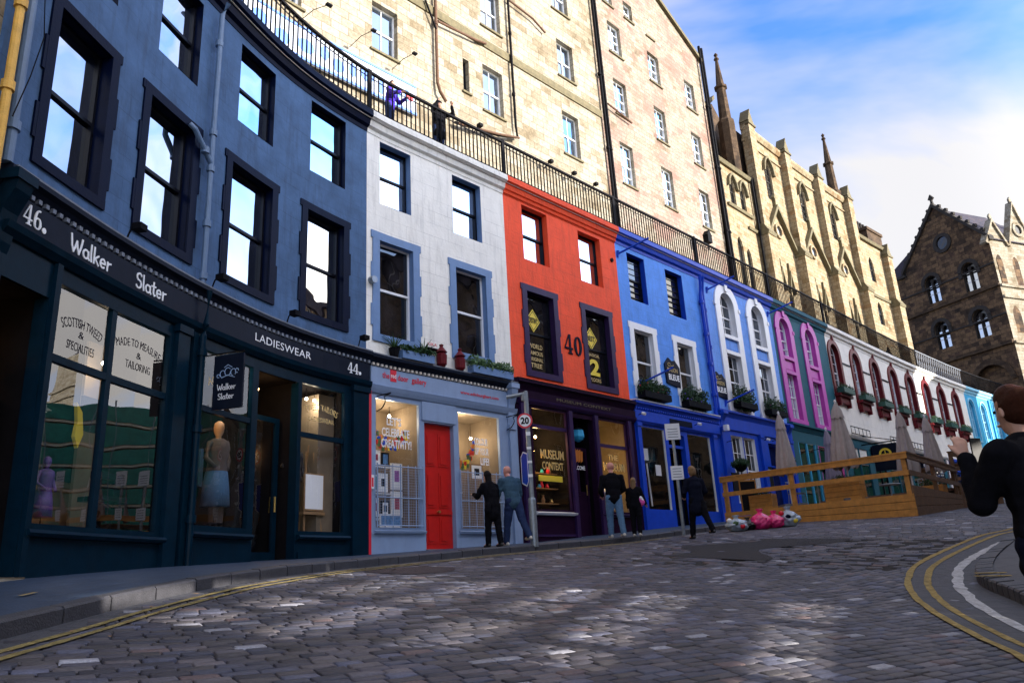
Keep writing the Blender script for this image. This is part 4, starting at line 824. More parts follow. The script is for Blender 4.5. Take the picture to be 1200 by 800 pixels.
m=MB(fac); m.sweep([(-4.6,26.55),(-4.4,26.55),(-4.25,26.75),(-4.25,26.95),(-4.6,27.05)],44.5,60.9,seg=8); m.sweep([(-4.6,25.75),(-4.42,25.75),(-4.4,25.85),(-4.6,25.95)],44.5,60.9,seg=8); m.build('parapet',m_goth,b)
m=MB(fac); m.box(40.1,67,11,22,-9,-4.9,seg=6); m.box(44.6,60.8,21,26.7,-9,-4.9,seg=4); m.build('rear_wall',m_gothd,b)
for c in (45.0,50.15,55.35,60.55,66.4):
    tall=c<62; zt=27.0 if tall else 23.6; m=MB(fac)
    m.box(c-.5,c+.5,11.4,19.3,-4.6,-3.85,seg=1)
    m.box(c-.42,c+.42,19.3,zt,-4.6,-4.02,seg=1)
    bt=m.build('buttress',m_goth,b)
    m=MB(fac); m.sweep([(-4.6,19.1),(-3.80,19.1),(-3.74,19.3),(-3.82,19.4),(-4.0,19.75),(-4.6,20.0)],c-.56,c+.56,seg=1)
    m.sweep([(-4.6,zt-.15),(-3.94,zt-.15),(-3.94,zt+.0),(-4.6,zt+.02)],c-.50,c+.50,seg=1)
    m.build('weathering',m_moss,bt)
    m=MB(fac); m.prism([(c-.46,zt),(c+.46,zt),(c,zt+1.0)],-4.6,-4.02)
    for k in range(3): y=zt+.08+.3*k; w=.50*(1-(k*.3)/1.0); m.prism([(c-w,y),(c-w+.14,y),(c-.02+.0,zt+1.0),(c-.06,zt+1.04)],-4.62,-3.97-.002*k)
    m.build('gablet',m_moss,bt)
for k,c in enumerate((47.55,52.75,57.95)):     # low gables with roses between the buttresses
    m=MB(fac); ap=22.05; zb=19.2
    for sg in (-1,1):
        m.prism([(c+sg*2.1,zb),(c+sg*2.1,zb+.28),(c,ap+.15),(c,ap-.15)],-4.55,-4.2)
    m.prism([(c-.07,ap),(c+.07,ap),(c+.05,ap+.55),(c+.16,ap+.7),(c,ap+.95),(c-.16,ap+.7),(c-.05,ap+.55)],-4.5,-4.3); m.build('gable_moulding',m_moss,b)
    m=MB(fac); ring_mesh(m,arcp(c,20.35,.52,.52,0,345,23),arcp(c,20.35,.36,.36,0,345,23),-4.6,-4.36); rm=m.build('rose_window',m_goth,b)
    m=MB(fac); m.prism(arcp(c,20.35,.36,.36,0,345,23),-4.5,-4.46); m.build('pane',m_paneb,rm)
    m=MB(fac)
    for o in (-.65,.55):
        for sg in (-1,1): m.prism([(c+o+sg*.42,16.2),(c+o+sg*.30,16.2),(c+o,17.5),(c+o,17.75)],-4.55,-4.3+.002*sg)
        m.prism([(c+o-.05,17.6),(c+o+.05,17.6),(c+o,18.3)],-4.5,-4.36)
    m.build('door_gablets',m_moss,b)
# chancel end bay
hs=[(63.1,63.95,20.8,22.9,'point'),(63.1,63.95,17.2,19.1,'point'),(63.0,64.1,12.5,15.5,'point')]
m=MB(fac); wall_with(m,60.9,67,11.4,24.2,TD,hs,step=2); m.build('wall',m_goth,b)
for h in hs: sash(b,fac,*h[:4],TD,frame=m_dtrim,pane=m_paneb,kd='point',bars=(2,1),rec=.12,reveal=m_goth)
m=MB(fac); m.sweep([(-4.6,24.1),(-4.3,24.1),(-4.2,24.3),(-4.6,24.45)],60.9,67,seg=2); m.sweep([(-4.6,19.4),(-4.4,19.4),(-4.35,19.6),(-4.6,19.65)],60.9,67,seg=2); m.build('parapet',m_moss,b)
m=MB(fac); m.box(64.3,67.0,23.9,25.6,-6.2,-4.6,seg=1); m.box(64.2,67.1,25.6,25.85,-6.3,-4.5,seg=1); ch=m.build('chimney',m_gothd,b)
for k in range(5):
    x,y=P2(64.7+k*.5,-5.4); m=MB(); m.lathe([(.15,25.8),(.13,26.5),(.17,26.55),(.13,26.7)],x,y,8); m.build('chimney_pot',m_dtrim,ch)
# annexe with twin lancets
hs=[(41.45,42.15,20.4,22.15,'point'),(42.75,43.45,20.4,22.15,'point'),(41.45,42.15,15.0,18.3,'point'),(42.5,43.1,15.0,17.8,'point')]
m=MB(fac); wall_with(m,40.15,44.5,11.4,22.7,TD,hs,step=2); m.build('wall',m_goth,b)
for h in hs: sash(b,fac,*h[:4],TD,frame=m_dtrim,pane=m_pane,kd='point',bars=(1,1),rec=.12,reveal=m_goth)
m=MB(fac)
for h in hs[:2]:
    io=arch_curve(h[0]-.1,h[1]+.1,h[3]+.1,'point'); oo=arch_curve(h[0]-.25,h[1]+.25,h[3]+.28,'point')
    for k in range(12): m.prism([io[k],io[k+1],oo[k+1],oo[k]],-4.55,-4.32)
m.sweep([(-4.6,22.7),(-4.35,22.7),(-4.25,22.9),(-4.6,23.0)],40.15,44.4,seg=2); m.sweep([(-4.6,20.05),(-4.38,20.05),(-4.33,20.2),(-4.6,20.25)],40.9,44.0,seg=2); m.sweep([(-4.6,19.2),(-4.4,19.2),(-4.35,19.35),(-4.6,19.4)],43.2,44.4,seg=1)
m.build('mouldings',m_moss,b)
m=MB(fac); m.box(42.2,45.9,21,27.2,-10,-6.0,seg=1); m.prism([(42.2,27.2),(45.9,27.2),(44.0,29.0)],-10,-6.0); m.build('stair_tower',m_gothd,b)
m=MB(fac); m.prism([(41.5,26.9),(44.1,29.3),(44.1,29.6),(41.3,27.1)],-6.2,-5.8); m.build('tower_coping',m_moss,b)
for (s,d,z0,zm,zt) in ((43.7,-5.1,22.8,29.6,31.9),(59.9,-4.9,26.6,30.1,32.5)):
    x,y=P2(s,d); m=MB(); m.lathe([(.55,z0),(.55,zm-2.6),(.40,zm-2.4),(.31,zm-.15),(.42,zm-.1),(.42,zm+.05),(.28,zm+.12),(.10,zt-.25),(.18,zt-.15),(.10,zt),(.05,zt+.02),(.14,zt+.18),(.03,zt+.35)],x,y,8); m.build('pinnacle',m_gothd,b)
for d in (0,.25): pipe(b,fac,[(44.30+d,23,-4.3),(44.35+d,17,-4.3),(44.4+d,11.6,-4.3)],.07,m_iron)

# ---------------------------------------------------------------- dark gothic building beyond the terrace
K=Vector((47.48,70.50)); az=R(-23); dl=Vector((math.sin(az),math.cos(az))); nl=Vector((math.sin(R(247)),math.cos(R(247))))
az2=R(67); dr_=Vector((math.sin(az2),math.cos(az2))); nr=Vector((math.sin(R(157)),math.cos(R(157))))
def fl(t,z,d=0.): p=K+dl*t+nl*d; return (p.x,p.y,z)
def fr_(t,z,d=0.): p=K+dr_*t+nr*d; return (p.x,p.y,z)
b=thing('library_building','dark gothic building with a crocketed gable closing the street','building',(K.x,K.y,8)); bL=b
HW=[(6.3,7.8,25.3,28.2,'round'),(1.95,3.45,25.05,27.95,'round'),(6.3,7.85,20.3,23.1,'round'),(1.95,3.5,20.15,22.95,'round'),(11.0,12.2,19.9,22.6,'round'),(1.0,4.7,12,17.3,'round')]
m=MB(fl); wall_with(m,0,14,6,29.2,0,HW,step=2)
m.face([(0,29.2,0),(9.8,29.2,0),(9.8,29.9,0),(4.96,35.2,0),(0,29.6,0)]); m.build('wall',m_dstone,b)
m=MB(fl); m.box(.01,14,6,29.2,-9,-.5); m.build('rear_wall',m_dstone,b)
for h in HW[:5]:
    a0,a1,z0,z1=h[:4]; sash(b,fl,a0+.0,a1,z0,z1,0,frame=m_dtrim,pane=m_panedk,kd='round',rec=.35,bars=(1,1),reveal=m_dtrim,split=.6)
    mid=(a0+a1)/2
    for x0,x1 in ((a0+.14,mid-.09),(mid+.09,a1-.14)):
        w=MB(fl); w.box(x0,x1,z0+.05,z1-.95,-.30,-.27,seg=1); p=w.build('sash_light',m_pane,b)
        w=MB(fl); w.box(x0,x1,z0+.95,z0+1.02,-.27,-.24,seg=1); w.build('glazing_bar',m_wframe,p)
    w=MB(fl); w.box(mid-.09,mid+.09,z0,z1-.7,-.3,-.1,seg=1); w.prism(arcp(mid,z1-.5,.2,.2,0,330,11),-.3,-.12); w.build('mullion',m_dtrim,b)
    w=MB(fl); io=arch_curve(a0-.05,a1+.05,z1+.05); oo=arch_curve(a0-.42,a1+.42,z1+.42)
    for k in range(12): w.prism([io[k],io[k+1],oo[k+1],oo[k]],-.02,.16)
    for sg in (a0-.42,a1+.05): w.box(sg,sg+.37,z1-1.35,z1-.8,-.02,.14,seg=1)
    w.build('hood_arch',m_dtrim,b)
w=MB(fl); io=arch_curve(1.0,4.7,17.3); oo=arch_curve(.5,5.2,17.85)
for k in range(12): w.prism([io[k],io[k+1],oo[k+1],oo[k]],-.02,.2)
w.build('doorway_arch',m_gothd,b)
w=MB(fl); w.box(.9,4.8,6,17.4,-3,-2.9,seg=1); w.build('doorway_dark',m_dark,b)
w=MB(fl); ring_mesh(w,arcp(4.8,31.1,1.05,1.05,0,345,23),arcp(4.8,31.1,.68,.68,0,345,23),-.02,.18); ro=w.build('rose_window',m_dtrim,b); w=MB(fl); w.prism(arcp(4.8,31.1,.68,.68,0,345,23),.0,.02); w.build('pane',m_panedk,ro)
for (z,h_,d) in ((24.55,.28,.22),(18.75,.35,.3),(26.9,.16,.1),(21.7,.16,.1)):
    w=MB(fl); w.box(-.0,14,z,z+h_,-.02,d); w.build('string_course',m_gothd if d>.15 else m_dtrim,b)
w=MB(fl)
for (x0,z0,x1,z1) in ((10.2,29.5,4.96,35.3),(-.3,29.3,4.96,35.3)):
    w.prism([(x0,z0),(x1,z1),(x1,z1+.45),(x0,z0+.4)] if x0<5 else [(x0,z0),(x0,z0+.4),(x1,z1+.45),(x1,z1)],-.4,.25+(.003 if x0<5 else 0))
    n=8
    for k in range(1,n):
        t=k/n; x=x0+(x1-x0)*t; z=z0+(z1-z0)*t+.4; w.prism([(x-.14,z),(x+.14,z),(x+.2,z+.28),(x,z+.38),(x-.2,z+.28)],-.15,.12)
w.prism([(4.8,35.6),(5.1,35.6),(5.05,36.1),(5.3,36.3),(4.96,36.8),(4.62,36.3),(4.87,36.1)],-.1,.1)
w.build('crocketed_coping',m_dtrim,b)
w=MB(fl); w.face([(9.9,29.6,-.1),(14.2,29.2,-.1),(14.2,31.5,-5),(7.0,34.0,-5),(7.0,33.0,-.4)]); w.face([(10.0,29.6,-.3),(4.96,35.2,-.3),(4.96,35.2,-8),(10,29.6,-8)]); w.face([(-.2,29.4,-.3),(4.96,35.2,-.3),(4.96,35.2,-8),(-.2,29.4,-8)]); w.build('slate_roof',m_slates,b)
w=MB(fl); w.box(9.9,14,29.2,29.5,-.3,.25); w.build('eaves_gutter',m_dtrim,b)
# right hand face, given pale stone for the sunlight on it
HR=[(.35,1.25,24.8,27.9,'point'),(2.7,3.6,24.8,27.9,'point'),(5.2,6.1,24.8,27.9,'point'),(.85,2.0,19.8,22.6,'point'),(3.9,5.2,19.8,22.6,'point')]
m=MB(fr_); wall_with(m,0,18,6,29.0,0,HR,step=3)
for (c,w_,zt) in ((.95,1.5,31.4),(4.7,1.9,33.8),(10,2,33.8)): m.face([(c-w_,29.0,0),(c+w_,29.0,0),(c,zt,0)])
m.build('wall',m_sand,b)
for h in HR: sash(b,fr_,*h[:4],0,frame=m_navy,pane=m_panedk,kd='point',rec=.3,bars=(1,1),reveal=m_sand)
w=MB(fr_)
for (c,w_,zt) in ((.95,1.5,31.4),(4.7,1.9,33.8),(10,2,33.8)):
    for sg in (-1,1): w.prism([(c+sg*w_,28.9),(c+sg*(w_+.22),29.0),(c,zt+.35),(c,zt)] ,-.5,.2+.002*sg)
    w.prism([(c-.1,zt+.2),(c+.1,zt+.2),(c+.2,zt+.6),(c,zt+.9),(c-.2,zt+.6)],-.1,.1)
for z in (24.45,18.7,23.3): w.box(0,18,z,z+.25,-.02,.2)
w.build('gable_mouldings',m_sand,b)
for c in (4.7,): 
    w=MB(fr_); ring_mesh(w,arcp(c,31.0,.8,.8,0,345,23),arcp(c,31.0,.5,.5,0,345,23),-.02,.15); ro=w.build('rose_window',m_sand,b); w=MB(fr_); w.prism(arcp(c,31,.5,.5,0,345,23),0,.02); w.build('pane',m_panedk,ro)
w=MB(fr_); w.face([(1.4,29.,-.6),(1.4,33.8,-3.8),(18,33.8,-3.8),(18,29,-.6)]); w.face([(1.4,29.,-7),(1.4,33.8,-3.8),(18,33.8,-3.8),(18,29,-7)]); w.face([(1.4,29,-.6),(1.4,33.8,-3.8),(1.4,29,-7)]); w.build('slate_roof',m_slates,b)

# ---------------------------------------------------------------- ground, road, kerbs
def sheet(name,poly_fn,mat,kind='structure'): pass
# terrain to the horizon
n=60; xs=np.linspace(-300,300,n+1); ys=np.linspace(-300,300,n+1); m=MB()
def tz(x,y): return float(np.clip(-1.35+.075*y-.03*x,-7,6))-.9
for j in range(n+1):
    for i in range(n+1): m.v.append((xs[i],ys[j],tz(xs[i],ys[j]))); m.uv.append((xs[i],ys[j]))
for j in range(n):
    for i in range(n): a=j*(n+1)+i; m.f.append([a,a+1,a+n+2,a+n+1])
o=m.build('ground',paint('bare_ground',(.06,.055,.05),.95,.3,.3,1),None); tag(o,None,None,kind='structure')
# mortar bed of the road as one sheet
SS=np.r_[np.arange(-14,22,.4),np.arange(22,86,1.2)]; DD=np.array([-.6,0,1.2,2.35,2.36,3,4,5,6,7,8,9,10,11,12,13.5,15.5])
def surf(name,d_list,s_list,dz,mat,dfun=None):
    sg,dg=np.meshgrid(s_list,d_list,indexing='ij')
    if dfun is not None:
        lo,hi=dfun(s_list); k=np.linspace(0,1,len(d_list)); dg=lo[:,None]+(hi-lo)[:,None]*k[None]
    x=np.interp(sg,CS,CU[:,0])+dg*np.interp(sg,CS,CN[:,0]); y=np.interp(sg,CS,CU[:,1])+dg*np.interp(sg,CS,CN[:,1]); z=Gv(x.ravel(),y.ravel()).reshape(x.shape)+dz
    m=MB(); a,b_=sg.shape; m.v=[tuple(map(float,t)) for t in np.stack([x,y,z],-1).reshape(-1,3)]; m.uv=[(float(p),float(q)) for p,q in zip(sg.ravel(),dg.ravel())]
    m.f=[[i*b_+j,i*b_+j+1,(i+1)*b_+j+1,(i+1)*b_+j] for i in range(a-1) for j in range(b_-1)]
    o=m.build(name,mat,None); tag(o,None,None,kind='structure'); return o
m_bed=paint('dark_joint_sand',(.012,.010,.010),.95,.4,.4,14,None,0)
_xx=np.arange(-8,66,.5); _yy=np.arange(-16,76,.5); _a,_b=np.meshgrid(_xx,_yy,indexing='ij'); _s2,_d2=SDv(np.c_[_a.ravel(),_b.ravel()]); ok=((_d2>-.5)&(_d2<17)).reshape(_a.shape)
m=MB(); _z=Gv(_a.ravel(),_b.ravel()).reshape(_a.shape)-.018; m.v=[(float(p),float(q),float(r)) for p,q,r in zip(_a.ravel(),_b.ravel(),_z.ravel())]; m.uv=[(v[0],v[1]) for v in m.v]; nb=_a.shape[1]
m.f=[[i*nb+j,(i+1)*nb+j,(i+1)*nb+j+1,i*nb+j+1] for i in range(_a.shape[0]-1) for j in range(nb-1) if ok[i,j]]
o=m.build('road',m_bed,None); tag(o,None,None,kind='structure')
# setts as real stones
rnd=np.random.default_rng(5)
def setts(name,cx,cy,ang,L,W,keep_s=None):
    n=len(cx); ca,sa=np.cos(ang),np.sin(ang)
    z0=Gv(cx,cy)
    def gzv(x,y): 
        return Gv(x,y)
    gx=(gzv(cx+.15,cy)-gzv(cx-.15,cy))/.3; gy=(gzv(cx,cy+.15)-gzv(cx,cy-.15))/.3; gx=np.clip(gx,-.3,.3); gy=np.clip(gy,-.3,.3)
    tx=rnd.normal(0,.010,n); ty=rnd.normal(0,.014,n); hz=rnd.normal(0,.0022,n)
    V=np.zeros((n,12,3)); corners=[(-1,-1),(1,-1),(1,1),(-1,1)]
    for ring,(ins,dz) in enumerate(((.0,-.020),(.003,-.005),(.010,0))):
        for k,(u,v) in enumerate(corners):
            jl=rnd.normal(0,.002,n); lx=u*(L/2-ins)+jl; ly=v*(W/2-ins)+rnd.normal(0,.0015,n)
            px=cx+lx*ca-ly*sa; py=cy+lx*sa+ly*ca
            V[:,ring*4+k,0]=px; V[:,ring*4+k,1]=py; V[:,ring*4+k,2]=z0+gx*(px-cx)+gy*(py-cy)+dz+hz+lx*tx+ly*ty
    base=(np.arange(n)*12)[:,None]; quads=[]
    for r in (0,1):
        for k in range(4): quads.append(np.c_[base+r*4+k,base+r*4+(k+1)%4,base+(r+1)*4+(k+1)%4,base+(r+1)*4+k])
    quads.append(np.c_[base+8,base+9,base+10,base+11]); F=np.stack(quads,1).reshape(-1,4)
    me=bpy.data.meshes.new(name); me.vertices.add(n*12); me.vertices.foreach_set('co',V.reshape(-1)); nf=len(F)
    me.loops.add(nf*4); me.loops.foreach_set('vertex_index',F.ravel().astype(np.int32)); me.polygons.add(nf); me.polygons.foreach_set('loop_start',np.arange(nf,dtype=np.int32)*4); me.polygons.foreach_set('loop_total',np.full(nf,4,dtype=np.int32)); me.update(calc_edges=True)
    pal=np.array([(.085,.075,.085),(.12,.105,.11),(.07,.07,.09),(.15,.125,.12),(.10,.085,.08),(.11,.11,.14),(.055,.05,.06)])
    c=pal[rnd.integers(0,len(pal),n)]*rnd.uniform(.45,.95,(n,1)); w=rnd.random(n)<.03; c[w]=np.array([.34,.32,.31])*rnd.uniform(.7,1.1,(w.sum(),1)); w=rnd.random(n)<.02; c[w]=np.array([.13,.085,.075]); c=c*np.array([.88,.94,1.12])
    ca_=me.color_attributes.new('stone','FLOAT_COLOR','POINT'); cc=np.ones((n*12,4)); cc[:,:3]=np.repeat(c,12,0); ca_.data.foreach_set('color',cc.ravel())
    me.materials.append(m_sett); o=bpy.data.objects.new(name,me); C.objects.link(o); tag(o,None,None,kind='structure'); return o
m_sett,t,bs=newmat('worn_setts'); at=N(t,'ShaderNodeAttribute',attribute_name='stone'); tcn=N(t,'ShaderNodeTexCoord'); n1=N(t,'ShaderNodeTexNoise'); n1.inputs['Scale'].default_value=45; n1.inputs['Detail'].default_value=6; n1.inputs['Roughness'].default_value=.7; t.links.new(tcn.outputs['Object'],n1.inputs['Vector'])
mr=N(t,'ShaderNodeMapRange'); mr.inputs['From Min'].default_value=.3; mr.inputs['From Max'].default_value=.7; mr.inputs['To Min'].default_value=.6; mr.inputs['To Max'].default_value=1.35; t.links.new(n1.outputs[0],mr.inputs[0])
ml=N(t,'ShaderNodeMix',data_type='RGBA',blend_type='MULTIPLY'); ml.inputs[0].default_value=1; t.links.new(at.outputs[0],ml.inputs[6]); t.links.new(mr.outputs[0],ml.inputs[7])
n2=N(t,'ShaderNodeTexNoise'); n2.inputs['Scale'].default_value=.7; n2.inputs['Detail'].default_value=5; t.links.new(tcn.outputs['Object'],n2.inputs['Vector']); mr2=N(t,'ShaderNodeMapRange'); mr2.inputs['From Min'].default_value=.35; mr2.inputs['From Max'].default_value=.65; mr2.inputs['To Min'].default_value=.7; mr2.inputs['To Max'].default_value=1.25; t.links.new(n2.outputs[0],mr2.inputs[0])
m2=N(t,'ShaderNodeMix',data_type='RGBA',blend_type='MULTIPLY'); m2.inputs[0].default_value=1; t.links.new(ml.outputs[2],m2.inputs[6]); t.links.new(mr2.outputs[0],m2.inputs[7]); t.links.new(m2.outputs[2],bs.inputs['Base Color'])
mr3=N(t,'ShaderNodeMapRange'); mr3.inputs['To Min'].default_value=.46; mr3.inputs['To Max'].default_value=.75; t.links.new(n1.outputs[0],mr3.inputs[0]); t.links.new(mr3.outputs[0],bs.inputs['Roughness']); bs.inputs['Specular IOR Level'].default_value=.5
bb=N(t,'ShaderNodeBump'); bb.inputs['Strength'].default_value=.35; bb.inputs['Distance'].default_value=.006; t.links.new(n1.outputs[0],bb.inputs['Height']); t.links.new(bb.outputs[0],bs.inputs['Normal'])
# near field, rows running across the view
ang=R(90-57); W=.108; rows=[]
for r in range(-140,140):
    v=r*W; u=-26+rnd.random()*.2
    while u<26:
        L=rnd.uniform(.19,.26); cu=u+L/2; u+=L
        rows.append((cu,v,L-.012))
A=np.array(rows); uu=A[:,0]; vv=A[:,1]+.25*np.sin(uu*.22)+.05*np.sin(uu*.9+1)
aa=ang+np.arctan(.25*.22*np.cos(uu*.22)+.045*np.cos(uu*.9+1)); cx=uu*math.cos(ang)-vv*math.sin(ang)+0; cy=uu*math.sin(ang)+vv*math.cos(ang)+8
k=(cy+.54*cx<15.0)&(cy>1.2)&(cx>-8)&(cx<12); cx,cy,aa,LL=cx[k],cy[k],aa[k],A[k,2]
s_,d_=SDv(np.c_[cx,cy]); k=(d_>2.50)&(d_<10.9); setts('sett_paving',cx[k],cy[k],aa[k],LL[k],np.full(k.sum(),W-.010))
rows=[]
for sv in np.arange(9,80,.128):
    d=2.45+rnd.random()*.2
    while d<10.9:
        L=rnd.uniform(.18,.28); rows.append((sv,d+L/2,L-.016)); d+=L
A=np.array(rows); x=np.interp(A[:,0],CS,CU[:,0])+A[:,1]*np.interp(A[:,0],CS,CN[:,0]); y=np.interp(A[:,0],CS,CU[:,1])+A[:,1]*np.interp(A[:,0],CS,CN[:,1])
nx=np.interp(A[:,0],CS,CN[:,0]); ny=np.interp(A[:,0],CS,CN[:,1]); k=(y+.54*x>15.05)&(A[:,1]<10.9)
# thin out where the inside of the bend squeezes the rows
k&=(rnd.random(len(k))<np.clip(1-(A[:,1]*np.where(A[:,0]<19,.045,.004)),.35,1))|(A[:,0]>19)
setts('sett_paving',x[k],y[k],np.arctan2(ny,nx)[k],A[k,2],np.full(k.sum(),.112))
# left pavement and kerb
m_pave=paint('blue_grey_flagstones',(.020,.042,.085),.6,.3,.3,4,(.9,.6,.02),.4)
m_kerb=paint('worn_granite_kerb',(.045,.045,.055),.6,.35,.35,9,None,.4)
m_ypaint=paint('worn_yellow_road_paint',(.42,.31,.12),.8,.45,.6,18,None,1.0,spec=.1)
m_wpaint=paint('chalky_white_road_paint',(.60,.60,.62),.8,.4,.6,18,None,1.0,spec=.1)
m_asph=paint('grey_channel_strip',(.06,.062,.075),.7,.4,.5,9,(.62,.34,.02),.4)
surf('pavement',[-1.6,-.5,0,.6,1.2,1.8,2.2],np.arange(-14,80,.4),.12,m_pave)
m=MB()
def kerbline(name,path,w,h,mat,stone=.9,gap=.012,zf=None):
    """kerb stones along a polyline (x,y), w wide to its left side"""
    m=MB(); pts=[Vector(p) for p in path]; segs=[]; acc=0
    P=[pts[0]]
    for i in range(len(pts)-1):
        a,b_=pts[i],pts[i+1]; L=(b_-a).length; n=max(1,int(L/stone))
        for k in range(1,n+1): P.append(a+(b_-a)*k/n)
    for i in range(len(P)-1):
        a,b_=P[i],P[i+1]; t=(b_-a).normalized(); nn=Vector((-t.y,t.x)); a2=a+t*gap; b2=b_-t*gap; r=random.uniform(-.006,.006)
        c=[(a2),(b2),(b2+nn*w),(a2+nn*w)]; z=[G(q.x,q.y)+h+r for q in (a2,b2)]; z=[z[0],z[1],z[1]+.01,z[0]+.01]
        lo=[m.pt(q.x,q.y,zz-.35) for q,zz in zip(c,z)]; hi=[m.pt(q.x,q.y,zz-.02) for q,zz in zip(c,z)]; c3=[a2+nn*.02,b2+nn*.02,b2+nn*w,a2+nn*w]; tp=[m.pt(q.x,q.y,zz) for q,zz in zip(c3,z)]
        for A_,B_ in ((lo,hi),(hi,tp)):
            for k in range(4): m.f.append([A_[k],A_[(k+1)%4],B_[(k+1)%4],B_[k]])
        m.f.append(tp)
    o=m.build(name,mat,None); tag(o,None,None,kind='structure'); return o
kerbline('kerb',[P2(s,2.35) for s in np.r_[np.arange(-13,24,.8),np.arange(24,80,1.0)]],.13,.125,m_kerb,stone=.8)
def strip(name,path,w,dz,mat,ragged=.0):
    m=MB(); pts=[Vector(p) for p in path]; Q=[]
    for i in range(len(pts)-1):
        n=max(1,int((pts[i+1]-pts[i]).length/.16))
        for k in range(n): Q.append(pts[i]+(pts[i+1]-pts[i])*k/n)
    Q.append(pts[-1]); ids=[]
    for i,q in enumerate(Q):
        t=(Q[min(i+1,len(Q)-1)]-Q[max(i-1,0)]).normalized(); nn=Vector((-t.y,t.x)); row=[]
        for k in (-1,0,1):
            p=q+nn*(w/2*k+(random.uniform(-ragged,ragged) if k else 0)); row.append(m.pt(p.x,p.y,G(p.x,p.y)+dz))
        ids.append(row)
    for i in range(len(ids)-1):
        for k in (0,1): m.f.append([ids[i][k],ids[i][k+1],ids[i+1][k+1],ids[i+1][k]])
    o=m.build(name,mat,None); tag(o,None,None,kind='structure'); return o
def smooth(pts): return [tuple(p) for p in _spl(np.array(pts,float),6)]
m_yfaint=paint('faint_yellow_road_paint',(.30,.24,.10),.8,.5,.6,18,None,1.0,spec=.1)
strip('yellow_line',[P2(s,2.64) for s in np.arange(-13,20,.4)],.06,.010,m_yfaint,.008); strip('yellow_line',[P2(s,2.78) for s in np.arange(-13,20,.4)],.06,.010,m_yfaint,.008)
surf('gutter_channel',[2.34,2.45,2.58],np.arange(-14,60,.4),-.004,m_asph)
yo=smooth([(3.0,3.5),(3.45,5.2),(3.96,6.72),(4.12,7.6),(4.5,9.2),(4.9,10.4),(5.31,11.26),(6.05,12.46),(7.35,13.98),(8.79,15.37),(9.89,16.05),(12,18.2),(16,22.5)])
def offs(path,d):
    P=[Vector(p) for p in path]; o=[]
    for i,q in enumerate(P): t=(P[min(i+1,len(P)-1)]-P[max(i-1,0)]).normalized(); o.append(tuple(q+Vector((t.y,-t.x))*d))
    return o
strip('channel_paving',offs(yo,.62),1.15,.006,m_asph)
strip('yellow_line',yo,.085,.012,m_ypaint,.008); strip('yellow_line',offs(yo,.24),.085,.012,m_ypaint,.008)
wh=[p for p in offs(yo,.60) if 6.2<p[1]<14.3]; strip('white_line',wh,.13,.012,m_wpaint,.02)
kr=smooth([(4.3,3.5),(4.75,5.2),(5.2,7.2),(5.5,8.6),(5.72,9.6),(5.85,10.4),(6.1,11.0),(6.75,11.95),(7.8,13.25),(9.1,14.75),(10.8,16.6),(13,19),(17,23.2),(24,30.5),(34,41)])
kerbline('kerb',[ (x,y) for x,y in kr][::-1],.22,.15,m_kerb,stone=.7)
m=MB(); B_=offs(kr,.2); D_=[(x+6,y-4) for x,y in kr]; 
ids=[]
for (x,y),(x2,y2) in zip(B_,D_): 
    row=[]
    for k in range(9): q=(x+(x2-x)*k/8,y+(y2-y)*k/8); row.append(m.pt(q[0],q[1],G(x,y)+.155+.02*k))
    ids.append(row)
for i in range(len(ids)-1):
    for k in range(8): m.f.append([ids[i][k],ids[i][k+1],ids[i+1][k+1],ids[i+1][k]])
m_pave2=paint('grey_flagstones',(.07,.07,.08),.7,.3,.3,4,(.9,.6,.015),.4,coords='Object')
o=m.build('pavement',m_pave2,None); tag(o,None,None,kind='structure')
for (dx,dy) in ((0,0),(.12,.2)):   # two short yellow ticks on the kerb
    strip('yellow_line',[(5.72+dx,10.35+dy),(6.5+dx,10.25+dy)],.06,.172,m_ypaint)
surf('road_patch',[5.2,5.8,6.4,7.0],np.arange(15.0,19.5,.3),.006,paint('dark_road_tone',(.016,.014,.016),.8,.4,.8,20,None,0),dfun=lambda s:(5.2+.5*np.sin(s*2.1),7.1+.5*np.sin(s*1.7+1)))  # darker uneven patch lying over the setts
surf('road_patch',[2.9,3.2,3.6],np.arange(7.6,9.8,.2),.006,paint('reddish_patch',(.06,.04,.045),.8,.4,.8,20,None,0),dfun=lambda s:(2.95+.1*np.sin(s*2.1),3.6+.3*np.sin((s-7.6)/2.2*3.14)))
# terrace walkway
m=MB(fac); m.box(-12,84,11.25,11.46,-4.9,-.06); o=m.build('terrace_walkway',m_ccorn,None); tag(o,None,None,kind='structure')

strip('yellow_mark',[P2(2.2,1.5),P2(2.5,1.45)],.05,.135,m_ypaint)
rl=random.Random(9)
for k in range(14):
    s_=rl.uniform(1,16); d_=rl.uniform(2.5,3.3); x,y=P2(s_,d_)
mb=MB()
for k in range(60):
    s_=rl.uniform(0,18); d_=2.5+abs(rl.gauss(0,.35)); x,y=P2(s_,d_); z=G(x,y)+.012; a=rl.random()*6.28; L=rl.uniform(.015,.035); ids=[]
    for u,v in ((-1,0),(0,-.5),(1,0),(0,.5)): mb.v.append((x+(u*math.cos(a)-v*math.sin(a))*L,y+(u*math.sin(a)+v*math.cos(a))*L,z+rl.uniform(0,.012))); mb.uv.append((0,0)); ids.append(len(mb.v)-1)
    mb.f.append(ids)
o=mb.build('fallen_leaves',m_woodf,None); tag(o,'small brown leaves and litter scattered along the left gutter','leaves',kind='stuff')
